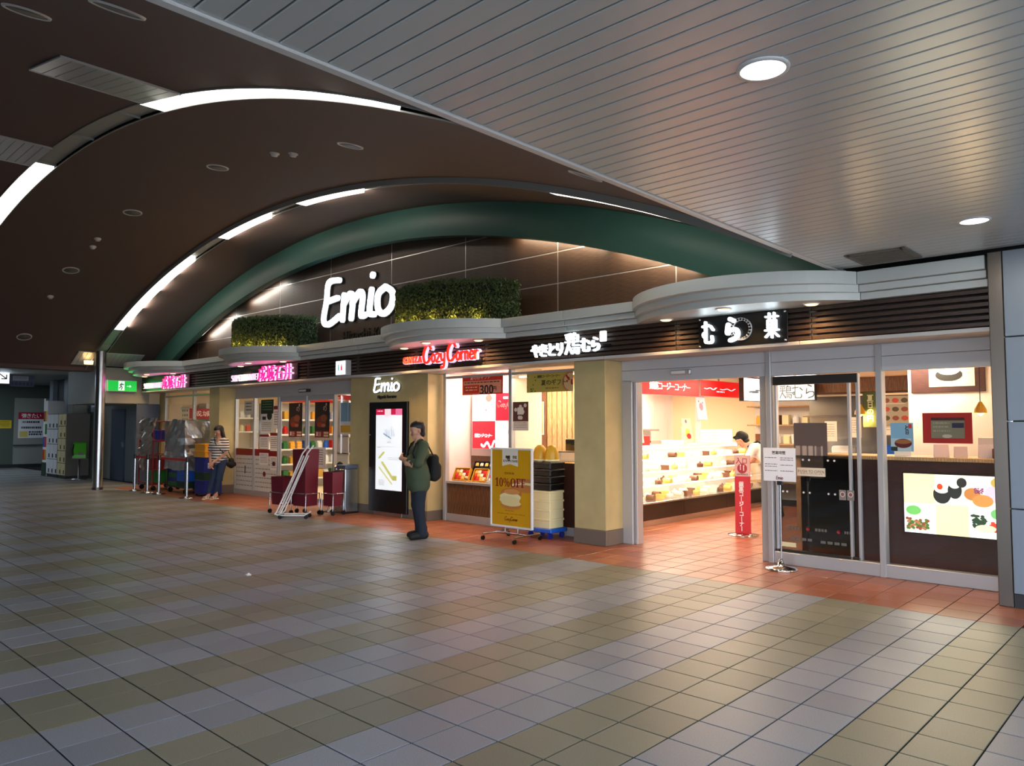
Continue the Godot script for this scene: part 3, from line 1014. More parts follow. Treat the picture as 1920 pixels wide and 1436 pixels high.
	for x in [-9.62, -8.1, -6.56]:
		part(cw, "post", box(Vector3(x, 0, -0.06), Vector3(x + 0.07, 2.46, 0.03), 0.004), "frame_metal")
	part(cw, "transom", box(Vector3(-9.62, 2.37, -0.05), Vector3(-6.5, 2.41, 0.025), 0.003), "frame_metal")
	part(cw, "sill", box(Vector3(-9.58, 0.62, -0.05), Vector3(-8.1, 0.66, 0.02), 0.003), "frame_metal")
	pane(cw, -9.55, -8.1, 0.66, 2.37, 0.0)
	pane(cw, -8.03, -6.56, 1.04, 2.37, 0.0)
	# beige wall with the screen
	var e := struct("wall_kiosk", "plain beige wall section with the lit name and the map screen")
	part(e, "wall", box(Vector3(-11.92, 0.16, -0.1), Vector3(-9.7, 2.46, 0.3), 0.006), "cream")
	part(e, "plinth", box(Vector3(-11.93, 0, -0.1), Vector3(-9.69, 0.16, 0.306), 0.004), "plinth_stone")
	# supermarket front
	var sf := struct("wall_market_front", "grey metal header over the supermarket doors")
	part(sf, "header_panel", box(Vector3(-16.95, 2.2, -0.05), Vector3(-11.92, 2.46, 0.03), 0.003), "header")
	for x in [-16.95, -16.07, -15.0, -13.9, -12.88, -12.0]:
		part(sf, "post", box(Vector3(x - 0.02, 0.0, -0.05), Vector3(x + 0.03, 2.2, 0.03), 0.003), "frame_metal")
	part(sf, "kick_plate", box(Vector3(-16.95, 0, -0.04), Vector3(-14.98, 0.12, 0.025), 0.003), "frame_metal")
	part(sf, "kick_plate", box(Vector3(-12.86, 0, -0.04), Vector3(-11.95, 0.12, 0.025), 0.003), "frame_metal")
	var s2 := S()
	bx(s2, Vector3(-14.1, 2.27, 0.03), Vector3(-13.7, 2.34, 0.09), 0.012)
	var sn := solo("door_sensor", s2, "dark_frame", "black motion sensor over the supermarket doors", "sensor")
	part(sn, "window", box(Vector3(-14.07, 2.285, 0.088), Vector3(-13.8, 2.325, 0.094), 0.002), "white")
	var win := struct("window_3", "frosted supermarket front panes with a red band")
	for q in [[-16.92, -16.09], [-16.04, -15.02]]:
		pane(win, q[0], q[1], 1.05, 2.2, -0.01)
		part(win, "red_band", box(Vector3(q[0], 0.9, -0.014), Vector3(q[1], 1.05, 0.0)), "red_deep")
		part(win, "frosted_pane", box(Vector3(q[0], 0.12, -0.014), Vector3(q[1], 0.9, -0.004)), "frost")
		for r in 7:
			var x: float = q[0] + 0.04
			while x < q[1] - 0.1:
				var l := rng.randf_range(0.04, 0.12)
				part(win, "window_print", box(Vector3(x, 0.2 + r * 0.1, -0.004), Vector3(x + l, 0.222 + r * 0.1, -0.002)), "far_grey")
				x += l + 0.03
	var mk := S()
	lathe(mk, [Vector2(0, 0), Vector2(0.06, 0), Vector2(0.06, 0.002)], Vector3.ZERO, 14)
	var o1 := part(win, "window_print", mk, "red_deep", Vector3(-15.6, 0.5, 0.0))
	o1.rotation_degrees.x = 90
	part(win, "window_print", box(Vector3(-16.5, 0.48, -0.004), Vector3(-16.46, 0.66, 0.0), 0.004), "black")
	pane(win, -12.84, -12.02, 0.12, 2.2, -0.01)
	var dd := struct("door_2", "pair of glass sliding doors into the supermarket")
	for q in [[-14.97, -13.93], [-13.87, -12.9]]:
		var df := S()
		bx(df, Vector3(q[0], 0.02, -0.03), Vector3(q[0] + 0.04, 2.15, 0.0), 0.003)
		bx(df, Vector3(q[1] - 0.04, 0.02, -0.03), Vector3(q[1], 2.15, 0.0), 0.003)
		bx(df, Vector3(q[0], 2.1, -0.03), Vector3(q[1], 2.2, 0.0), 0.003)
		bx(df, Vector3(q[0], 0.01, -0.03), Vector3(q[1], 0.1, 0.0), 0.003)
		part(dd, "door_frame", df, "frame_metal")
		pane(dd, q[0] + 0.04, q[1] - 0.04, 0.1, 2.1, -0.015)
	var lw := struct("window_4", "supermarket side window left of the cream pillar")
	part(lw, "side_panel", box(Vector3(-21.4, 0, -0.1), Vector3(-20.95, 2.46, -0.02), 0.004), "cream")
	for x in [-20.95, -19.22, -17.5]:
		part(lw, "post", box(Vector3(x - 0.03, 0, -0.06), Vector3(x + 0.03, 2.46, 0.02), 0.003), "frame_metal")
	part(lw, "transom", box(Vector3(-20.95, 2.33, -0.05), Vector3(-17.45, 2.37, 0.015)), "frame_metal")
	pane(lw, -20.92, -19.25, 1.05, 2.33, 0.0)
	pane(lw, -19.19, -17.53, 1.05, 2.33, 0.0)
	part(lw, "red_band", box(Vector3(-20.92, 0.9, -0.01), Vector3(-17.53, 1.05, 0.0)), "red_deep")
	part(lw, "frosted_pane", box(Vector3(-20.92, 0.1, -0.01), Vector3(-17.53, 0.9, 0.0)), "frost")

# ------------------------------------------------------------------ stepped cornice with four rounded bays
func bay(cx: float, z0: float, depth: float, half: float) -> PackedVector2Array:
	var out := PackedVector2Array()
	var r := (half * half + depth * depth) / (2.0 * depth)
	var a := asin(half / r)
	for i in 25:
		var t := lerpf(-a, a, i / 24.0)
		out.append(Vector2(cx + r * sin(t), z0 + depth - r + r * cos(t)))
	return out

const TIERS := [[3.02, 3.15, 0.66, 0.76], [2.945, 3.02, 0.61, 0.69], [2.87, 2.945, 0.56, 0.62]]

func cornice() -> void:
	var c := struct("trim_6", "pale grey stepped cornice with rounded bays above the slat band")
	for cx in BULGES:
		var st := S()
		for t in TIERS:
			var poly := bay(cx, t[2], t[3], 1.35)
			poly.append(Vector2(poly[24].x, -0.1))
			poly.append(Vector2(poly[0].x, -0.1))
			prism(st, poly, t[0], t[1])
		part(c, "bay", st, "cornice")
	var ends := [[-18.45, -15.95, 2], [-13.25, -10.35, 3], [-7.65, -5.35, 2], [-2.65, -1.52, 1], [-21.5, -21.15, 1]]
	for q in ends:
		for i in q[2]:
			var xa: float = lerpf(q[0], q[1], float(i) / q[2]) + 0.005
			var xb: float = lerpf(q[0], q[1], float(i + 1) / q[2]) - 0.005
			for t in TIERS:
				part(c, "cornice_panel", box(Vector3(xa, t[0] + 0.002, -0.1), Vector3(xb, t[1] - 0.002, t[2]), 0.004), "cornice")
	# warm downlights under each bay
	var wh := ["leftmost bay", "planted bay over the supermarket doors", "planted bay over the cake shop", "rightmost bay"]
	for b in 4:
		var spots := [[-0.86, 0.68, "left"], [0.05, 0.98, "front"], [0.9, 0.68, "right"]]
		for q in spots:
			var t := thing("bay_downlight", "warm %s downlight under the %s" % [q[2], wh[b]], "downlight", Vector3(BULGES[b] + q[0], 2.868, q[1]), 0.0, "warm downlights under the cornice bays")
			var st := S()
			lathe(st, [Vector2(0.0, -0.02), Vector2(0.05, -0.018), Vector2(0.075, 0.0), Vector2(0.075, 0.004)], Vector3.ZERO, 20)
			part(t, "lens", st, "lamp_warm")
			var rg := S()
			lathe(rg, [Vector2(0.075, -0.008), Vector2(0.088, -0.009), Vector2(0.09, 0.002)], Vector3.ZERO, 20)
			part(t, "rim", rg, "white_metal")
			lamp_spot(t, "downlight_glow", Vector3(0, -0.035, 0), Vector3(-90, 0, 0), Color(1, 0.8, 0.55), BAY, 75.0, 0.08)

const BAY := 1.5

# ------------------------------------------------------------------ end walls
func end_walls() -> void:
	var r := struct("wall_right", "pale blue-grey panel wall at the right edge")
	var ys := [0.12, 0.86, 1.63, 2.38, 3.16]
	for i in 4:
		for k in 4:
			part(r, "wall_panel", box(Vector3(-1.38 + k * 2.4, ys[i] + 0.005, 0.45), Vector3(-1.38 + (k + 1) * 2.4 - 0.008, ys[i + 1] - 0.005, 0.7), 0.004), "wall_grey")
	part(r, "plinth", box(Vector3(-1.38, 0, 0.45), Vector3(8.2, 0.12, 0.69)), "plinth_dark")
	part(r, "backing", box(Vector3(-1.36, 0, 0.4), Vector3(8.2, CEIL + 0.1, 0.6)), "dark_gap")
	part(r, "corner_post", box(Vector3(-1.5, 0, 0.3), Vector3(-1.385, 3.16, 0.69), 0.006), "edge_steel")
	# closing walls of the concourse outside the picture
	var b := struct("wall_back", "closing wall of the concourse behind the viewer")
	part(b, "wall", box(Vector3(-33.2, 0, 14.0), Vector3(-3.5, 5.6, 14.2)), "back_grey")
	part(b, "lintel", box(Vector3(-3.5, 2.9, 14.0), Vector3(8.5, 5.6, 14.2)), "back_grey")
	part(b, "roof", box(Vector3(-34, 5.75, -9), Vector3(8.6, 5.9, 14.3)), "back_grey")

# ------------------------------------------------------------------ shells of the shops
func ceiling_panel(x: float, z: float, y: float, sx: float, sz: float, col: Color, energy: float, label: String, mat := "lamp_white") -> void:
	var t := thing("ceiling_panel_light", label, "ceiling light", Vector3(x, y, z), 0.0, "light panels in the shop ceilings")
	part(t, "diffuser", box(Vector3(-sx / 2, -0.012, -sz / 2), Vector3(sx / 2, 0, sz / 2)), mat)
	var fr := S()
	for s in [-1, 1]:
		bx(fr, Vector3(s * sx / 2 - 0.015, -0.018, -sz / 2), Vector3(s * sx / 2 + 0.015, 0, sz / 2))
		bx(fr, Vector3(-sx / 2, -0.018, s * sz / 2 - 0.015), Vector3(sx / 2, 0, s * sz / 2 + 0.015))
	part(t, "frame", fr, "white_metal")
	lamp_area(t, "panel_glow", Vector3(0, -0.03, 0), Vector3(-90, 0, 0), sx * 0.95, sz * 0.95, col, energy)

func shop_shells() -> void:
	var a := struct("wall_shop", "inner walls and ceiling of the cake shop and the rice ball shop")
	part(a, "ceiling", box(Vector3(-9.75, 2.5, -7.4), Vector3(-1.4, 2.62, -0.13)), "room_white")
	part(a, "back_wall", box(Vector3(-9.75, 0, -7.5), Vector3(-1.4, 2.62, -7.35)), "room_cream")
	part(a, "side_wall", box(Vector3(-9.76, 0, -7.4), Vector3(-9.64, 2.62, -0.1)), "room_pink")
	part(a, "side_wall", box(Vector3(-1.5, 0, -7.4), Vector3(-1.4, 2.62, 0.4)), "room_white")
	part(a, "inner_wall", box(Vector3(-5.0, 0, -6.3), Vector3(-1.5, 2.62, -6.2)), "room_cream")
	var b := struct("wall_market", "inner walls, floor and ceiling of the supermarket")
	part(b, "ceiling", box(Vector3(-21.5, 2.5, -8.2), Vector3(-9.76, 2.62, -0.13)), "room_white")
	part(b, "back_wall", box(Vector3(-21.5, 0, -8.3), Vector3(-9.76, 2.62, -8.2)), "room_cream")
	part(b, "side_wall", box(Vector3(-21.6, 0, -8.2), Vector3(-21.42, 2.62, 0.3)), "room_cream")
	part(b, "floor_slab", box(Vector3(-21.5, -0.02, -8.2), Vector3(-9.76, 0.001, -0.06)), "room_cream")
	for q in [[-19.4, -1.6, "supermarket ceiling light behind the side window", 0.35], [-15.6, -1.4, "supermarket ceiling light behind the frosted panes", 0.8], [-13.6, -1.6, "supermarket ceiling light behind the sliding doors", 0.8], [-14.6, -4.5, "supermarket ceiling light over the shelves", 1.0], [-18.6, -4.8, "supermarket ceiling light at the far back left", 1.0], [-11.4, -4.0, "supermarket ceiling light at the back right", 1.0]]:
		ceiling_panel(q[0], q[1], 2.5, 1.3, 0.6, Color(1, 0.93, 0.8), MARKET * q[3], q[2])
	for q in [[-8.8, -0.35, "shop ceiling light over the gift box display", 0.6], [-7.2, -1.2, "shop ceiling light over the cash desk", 0.8], [-8.8, -1.55, "shop ceiling light before the wood panelled wall", 0.9], [-9.0, -5.6, "shop ceiling light at the back of the cake shop", 1.2], [-8.5, -3.8, "shop ceiling light behind the cake counter", 1.6], [-5.7, -2.2, "shop ceiling light over the entrance aisle", 1.4], [-5.7, -4.8, "shop ceiling light over the end of the aisle", 1.4], [-2.9, -1.6, "shop ceiling light in the rice ball shop", 0.9], [-3.2, -4.4, "shop ceiling light over the rice ball kitchen", 0.9]]:
		ceiling_panel(q[0], q[1], 2.5, 1.0, 0.35, Color(1, 0.9, 0.78), SHOP * q[3], q[2])

const MARKET := 5.0
const SHOP := 7.0

# ------------------------------------------------------------------ lit signs
const EMIO := "5.6,9.3 2.6,9.2 2,5.5 1.2,1.6 2.6,0.5 5.8,1.9;2,5.3 5.2,5.7;7,6 6.6,1;6.8,4 8.6,6 9.4,5 9,1;9.2,4 11.2,6 12,5 11.6,1.4 12.7,1.3;14.3,6 13.8,1.7 15,1.1;14.5,8.7 14.6,8.9;17.8,6 16,4.9 15.9,2.2 17.2,0.9 19.1,2 19.5,4.6 17.8,6"
const SCRIPT := {
	"C": ["8.5,8 7,9.6 4,9.4 1.5,6.5 1,3.5 2.5,1 5.5,1 8,3", 8.8], "o": ["2.5,5 1,3.8 1,2 2.3,0.8 3.8,1.8 4,3.8 2.5,5", 4.8],
	"z": ["0.5,4.8 4,4.8 1,0.9 4.3,0.9", 4.9], "y": ["0.5,4.8 1,2 2.5,1.2 4,2.5;4.2,4.9 4,1 3.2,-2 1.5,-2.6 0.8,-1.6", 5.2],
	"r": ["0.6,4.9 0.8,1;0.8,3.5 2.2,4.9 3.2,4.6", 3.7], "n": ["0.6,4.9 0.8,1;0.8,3.6 2.4,4.9 3.4,4 3.4,1", 4.6],
	"e": ["0.8,3 3.8,3.2 3.2,4.8 1.8,4.9 0.8,3.2 1.2,1.3 2.8,0.8 4,1.8", 4.8], " ": ["", 1.0],
}

func script_bars(st: SurfaceTool, word: String, at: Vector2, sx: float, sy: float, w: float, z0: float, z1: float) -> void:
	for ch in word:
		if SCRIPT[ch][0]: bars(st, SCRIPT[ch][0], at, sx, sy, w * (1.35 if ch == "C" else 1.0), z0, z1, true)
		at.x += SCRIPT[ch][1] * sx

func signs() -> void:
	# big name on the upper wall
	var t := thing("name_sign", "large glowing white handwritten name on the brown panel wall", "sign", Vector3(-13.5, 3.58, -0.1))
	var st := S()
	bars(st, EMIO, Vector2(0, 0), 0.124, 0.098, 0.115, 0.05, 0.11, true)
	part(t, "lit_letters", st, "letter_white")
	var rim := S()
	bars(rim, EMIO, Vector2(0, 0), 0.124, 0.098, 0.14, 0.0, 0.045, true)
	part(t, "letter_backs", rim, "lettering_dark")
	lamp_area(t, "sign_glow", Vector3(1.2, 0.45, 0.2), Vector3(0, 180, 0), 2.2, 0.8, Color(0.95, 0.98, 1), 0.5)
	text_part(t, "small_lettering", "Higashi-Kurume", 0.2, "lettering_dark", Vector3(1.75, -0.24, 0.02), 0.03, "Droid Sans", false)
	# small name over the screen
	var q := thing("name_sign", "small glowing white name on the beige wall above the screen", "sign", Vector3(-11.2, 2.17, 0.3))
	st = S()
	bars(st, EMIO, Vector2(0, 0), 0.039, 0.027, 0.032, 0.015, 0.035, true)
	part(q, "lit_letters", st, "letter_white")
	rim = S()
	bars(rim, EMIO, Vector2(0.006, -0.006), 0.039, 0.027, 0.036, 0.0, 0.013, true)
	part(q, "letter_backs", rim, "lettering_dark")
	text_part(q, "small_lettering", "Higashi-Kurume", 0.055, "lettering_dark", Vector3(0.4, -0.075, 0.008), 0.01, "Droid Sans", false)
	# the two pink supermarket signs
	for k in 2:
		var x: float = [-20.95, -16.05][k]
		var s := thing("market_sign", ["glowing pink and white supermarket sign on the slats at the far left", "glowing pink and white supermarket sign over the sliding doors"][k], "sign", Vector3(x, 2.49, 0.5), 0.0)
		part(s, "board", box(Vector3(-0.1, 0.0, 0.0), Vector3(2.65, 0.34, 0.03), 0.004), "black")
		text_part(s, "lit_lettering", "SUPERMARKET", 0.14, "letter_rose", Vector3(0.56, 0.13, 0.06), 0.03, "Droid Sans", false, 0.95)
		st = S()
		word_bars(st, "成城石井", Vector2(1.2, 0.035), 0.29, 0.022, 0.075, 0.1, 1.06, 1.1)
		part(s, "lit_characters", st, "letter_pink")
		rim = S()
		word_bars(rim, "成城石井", Vector2(1.2, 0.035), 0.29, 0.034, 0.035, 0.07, 1.06, 1.1)
		part(s, "letter_sides", rim, "letter_rose")
		lamp_area(s, "sign_glow", Vector3(1.3, 0.2, 0.14), Vector3(0, 180, 0), 2.4, 0.3, Color(1, 0.45, 0.8), 0.18)
	# cake shop script
	var c := thing("cake_shop_sign", "red script sign with white edges on the slats under the planted bay", "sign", Vector3(-10.0, 2.5, 0.5))
	part(c, "board", box(Vector3(0.1, 0.02, 0.0), Vector3(1.8, 0.12, 0.02)), "black")
	text_part(c, "lit_lettering", "GINZA", 0.11, "letter_red", Vector3(0.22, 0.17, 0.07), 0.03, "Droid Serif", true, 0.95)
	text_part(c, "letter_sides", "GINZA", 0.12, "letter_rose", Vector3(0.22, 0.165, 0.045), 0.03, "Droid Serif", true, 0.98)
	st = S()
	script_bars(st, "Cozy Corner", Vector2(0.5, 0.08), 0.0236, 0.031, 0.026, 0.07, 0.1)
	part(c, "lit_characters", st, "letter_red")
	rim = S()
	script_bars(rim, "Cozy Corner", Vector2(0.5, 0.08), 0.0236, 0.031, 0.044, 0.02, 0.07)
	part(c, "letter_sides", rim, "letter_rose")
	lamp_area(c, "sign_glow", Vector3(0.9, 0.2, 0.14), Vector3(0, 180, 0), 1.5, 0.25, Color(1, 0.7, 0.75), 0.12)
	# white brush lettering
	var y := thing("brush_sign", "white glowing brush lettering with a white square on the slats", "sign", Vector3(-7.15, 2.53, 0.5))
	st = S()
	word_bars(st, "やきとり", Vector2(0.0, 0.03), 0.16, 0.026, 0.03, 0.075, 0.95, 0.98)
	bars(st, GLYPH["鶏"], Vector2(0.62, 0.02), 0.024, 0.029, 0.022, 0.03, 0.075)
	word_bars(st, "むら", Vector2(0.89, 0.05), 0.17, 0.03, 0.03, 0.075, 0.95, 1.0)
	bx(st, Vector3(1.21, 0.16, 0.03), Vector3(1.31, 0.3, 0.075), 0.01)
	part(y, "lit_characters", st, "letter_white")
	part(y, "rail", box(Vector3(-0.05, 0.1, 0.0), Vector3(1.35, 0.13, 0.03)), "black")
	lamp_area(y, "sign_glow", Vector3(0.65, 0.16, 0.12), Vector3(0, 180, 0), 1.3, 0.25, Color(0.95, 1, 0.98), 0.15)
	# board with ring
	var r := thing("ring_sign", "dark see-through board with a white ring between two glowing characters", "sign", Vector3(-4.5, 2.5, 0.53))
	part(r, "board", box(Vector3(0.0, 0.0, 0.0), Vector3(1.08, 0.36, 0.012), 0.002), "black")
	st = S()
	bars(st, GLYPH["む"], Vector2(0.06, 0.05), 0.016, 0.025, 0.03, 0.02, 0.06, true)
	bars(st, GLYPH["菓"], Vector2(0.83, 0.06), 0.017, 0.027, 0.022, 0.02, 0.06)
	bars(st, GLYPH["ら"], Vector2(0.34, 0.06), 0.02, 0.025, 0.05, 0.02, 0.06, true)
	part(r, "lit_characters", st, "letter_white")
	var ring := ""
	for i in 21: ring += "%.2f,%.2f " % [5 + 4.6 * cos(TAU * i / 20), 5 + 4.6 * sin(TAU * i / 20)]
	st = S()
	bars(st, ring, Vector2(0.42, 0.06), 0.025, 0.025, 0.03, 0.014, 0.04)
	part(r, "ring", st, "white")
	for p in [[0.02, 0.02], [1.06, 0.02], [0.02, 0.34], [1.06, 0.34]]:
		var bo := S()
		lathe(bo, [Vector2(0, 0), Vector2(0.012, 0), Vector2(0.012, 0.03)], Vector3.ZERO, 10)
		var b := part(r, "stand_off", bo, "chrome", Vector3(p[0], p[1], 0.03))
		b.rotation_degrees.x = -90
	lamp_area(r, "sign_glow", Vector3(0.54, 0.2, 0.1), Vector3(0, 180, 0), 0.95, 0.25, Color(0.9, 0.97, 1), 0.15)
	# projecting lit sign
	var w := thing("projecting_sign", "small white lit box sign with teal symbols on the slats", "sign", Vector3(-11.78, 2.5, 0.5))
	part(w, "case", box(Vector3(-0.17, 0.0, 0.0), Vector3(0.17, 0.28, 0.12), 0.01), "white_metal")
	var im := picture(96, 96, Color(0.92, 0.97, 0.97))
	oval(im, 0.3, 0.3, 0.05, 0.06, Color(0.1, 0.5, 0.5)); rect(im, 0.25, 0.38, 0.35, 0.7, Color(0.1, 0.5, 0.5))
	oval(im, 0.62, 0.3, 0.05, 0.06, Color(0.75, 0.2, 0.3)); rect(im, 0.55, 0.38, 0.7, 0.7, Color(0.75, 0.2, 0.3))
	part(w, "lit_face", sheet(0.3, 0.25), print_mat(im, 0.4, 1.3), Vector3(0, 0.14, 0.125))

# ------------------------------------------------------------------ hedges in the two middle bays
func hedges() -> void:
	var leaf := S()
	for s in [1, -1]:
		for v in [Vector3(0, -0.02, 0), Vector3(0.011 * s, 0.002, 0.004), Vector3(0, 0.024, 0)]: leaf.add_vertex(v)
	var lm := done(leaf)
	for b in [1, 2]:
		var cx: float = BULGES[b]
		var h := thing("hedge", ["clipped green hedge on the planted bay over the supermarket sign", "larger-looking clipped hedge on the planted bay over the cake shop sign"][b - 1], "hedge", Vector3(cx, 3.15, 0.3), 0.0, "clipped hedges on the cornice bays")
		var poly := bay(0.0, 0.18, 0.66, 1.22)
		poly.append(Vector2(1.22, -0.2))
		poly.append(Vector2(-1.22, -0.2))
		var core := S()
		var inner := PackedVector2Array()
		for p in poly: inner.append(Vector2(p.x * 0.965, p.y - 0.04 if p.y > 0 else p.y + 0.03))
		prism(core, inner, 0.0, 0.58)
		part(h, "stems", core, "leaf_core")
		var mm := MultiMesh.new()
		mm.transform_format = MultiMesh.TRANSFORM_3D
		mm.use_colors = true
		mm.mesh = lm
		var n := 15000
		mm.instance_count = n
		var total := 0.0
		var lens := []
		for i in poly.size():
			var l := poly[i].distance_to(poly[(i + 1) % poly.size()])
			lens.append(l)
			total += l
		for i in n:
			var pos: Vector3
			if rng.randf() < 0.78:
				var d := rng.randf() * total
				var k := 0
				while d > lens[k] and k < lens.size() - 1:
					d -= lens[k]
					k += 1
				var p := poly[k].lerp(poly[(k + 1) % poly.size()], d / lens[k])
				p = p * rng.randf_range(0.955, 1.012)
				pos = Vector3(p.x, rng.randf_range(0.0, 0.63), p.y)
			else:
				var x := rng.randf_range(-1.22, 1.22)
				var zmax := 0.18 + 0.66 * (1.0 - pow(absf(x) / 1.22, 2.0))
				pos = Vector3(x, rng.randf_range(0.57, 0.66), rng.randf_range(-0.2, zmax))
			var bs := Basis.from_euler(Vector3(rng.randf_range(-1.2, 1.2), rng.randf() * TAU, rng.randf_range(-1, 1))).scaled(Vector3.ONE * rng.randf_range(0.7, 1.35))
			mm.set_instance_transform(i, Transform3D(bs, pos))
			var g := rng.randf_range(0.6, 1.25)
			mm.set_instance_color(i, Color(0.055 * g, 0.1 * g, 0.03 * g))
		var o := MultiMeshInstance3D.new()
		o.name = "foliage"
		o.multimesh = mm
		o.material_override = m["leaf"]
		o.set_meta("kind", "stuff")
		h.add_child(o)
		# string of small warm lamps along the foot of the hedge
		var t := thing("led_string", ["row of small warm lamps along the foot of the supermarket hedge", "row of small warm lamps along the foot of the cake shop hedge"][b - 1], "light string", Vector3(cx, 3.15, 0.3), 0.0, "lamp strings under the hedges")
		var rail := bay(0.0, 0.22, 0.68, 1.24)
		var wire := []
		for p in rail: wire.append(Vector3(p.x, 0.008, p.y))
		var st := S()
		tube(st, wire, 0.004, 5)
		part(t, "cable", st, "black")
		for i in range(1, 24):
			var bl := S()
			lathe(bl, [Vector2(0, -0.008), Vector2(0.008, 0), Vector2(0, 0.012)], Vector3.ZERO, 6)
			part(t, "led_bulb", bl, "led_warm", Vector3(rail[i].x, 0.018, rail[i].y))
			if i % 3 == 0:
				lamp_omni(t, "led_glow", Vector3(rail[i].x, 0.05, rail[i].y + 0.01), Color(1, 0.78, 0.35), HEDGE, 0.02)

const HEDGE := 0.07

# ------------------------------------------------------------------ supermarket inside and in front
func notice(nm: String, im: Image, w: float, h: float, pos: Vector3, label: String, turn := 0.0, glowing := 0.0, cat := "poster") -> MeshInstance3D:
	return solo(nm, sheet(w, h), print_mat(im, 0.6, glowing), label, cat, pos, turn)

const ORD := ["first", "second", "third", "fourth", "fifth", "sixth", "seventh", "eighth", "ninth", "tenth", "eleventh", "twelfth", "thirteenth", "fourteenth", "fifteenth", "sixteenth"]

func shelf_unit(pos: Vector3, w: float, label: String, ys: Array, turn := 0.0) -> Node3D:
	var s := thing("shop_shelf", label, "shelf", pos, turn)
	part(s, "back_panel", box(Vector3(-w / 2, 0, -0.25), Vector3(w / 2, ys[-1] + 0.4, -0.22)), "room_white")
	for x in [-w / 2, w / 2 - 0.03]:
		part(s, "upright", box(Vector3(x, 0, -0.25), Vector3(x + 0.03, ys[-1] + 0.4, 0.22), 0.003), "white_metal")
	for y in ys:
		part(s, "shelf_board", box(Vector3(-w / 2, y - 0.03, -0.22), Vector3(w / 2, y, 0.24), 0.004), "white_metal")
		part(s, "price_rail", box(Vector3(-w / 2, y - 0.035, 0.24), Vector3(w / 2, y + 0.005, 0.248)), "paper")
	return s

func goods(base: Vector3, w: float, ys: Array, grp: String, label: String, tone: Array, step := 0.2, turn := 0.0) -> void:
	var b := Basis(Vector3.UP, turn)
	for row in ys.size():
		var y: float = ys[row]
		var nth := -1
		var x: float = -w / 2 + step / 2 + 0.04
		while x < w / 2 - step / 2:
			nth += 1
			var kind := rng.randi() % 3
			var c: String = tone[rng.randi() % tone.size()]
			var at := base + b * Vector3(x, y + 0.001, 0.08)
			var lab := "%s, %s from left, %s board, %s" % [{"red": "red", "white": "white", "paper": "off-white", "yellow": "yellow", "green": "green", "mustard": "mustard", "blue_light": "blue", "orange_red": "orange", "cake_brown": "brown", "cream_plastic": "cream", "red_deep": "dark red", "cake_cream": "cream", "cake_yellow": "golden"}.get(c, c) + [" carton", " jar", " packet"][kind], ORD[nth], ["lowest", "second", "third", "fourth", "topmost"][row if ys.size() > 3 else row + 2], label]
			if kind == 0:
				solo("carton", block(step * 0.7, 0.2, 0.16, 0.004), c, lab, "carton", at, turn, grp)
			elif kind == 1:
				if not box_cache.has("jar"):
					var st := S()
					lathe(st, [Vector2(0, 0), Vector2(0.06, 0), Vector2(0.065, 0.02), Vector2(0.065, 0.14), Vector2(0.045, 0.17), Vector2(0.045, 0.2), Vector2(0, 0.2)], Vector3.ZERO, 12, false)
					box_cache["jar"] = done(st)
				solo("jar", box_cache["jar"], c, lab, "jar", at, turn, grp)
			else:
				if not box_cache.has("packet"):
					var st := S()
					prism(st, PackedVector2Array([Vector2(-0.065, -0.04), Vector2(0.065, -0.04), Vector2(0.07, 0.0), Vector2(0.06, 0.045), Vector2(-0.06, 0.045), Vector2(-0.07, 0)]), 0, 0.15)
					bx(st, Vector3(-0.065, 0.15, -0.004), Vector3(0.065, 0.19, 0.004))
					box_cache["packet"] = done(st)
				solo("packet", box_cache["packet"], c, lab, "packet", at, turn, grp)
			x += step

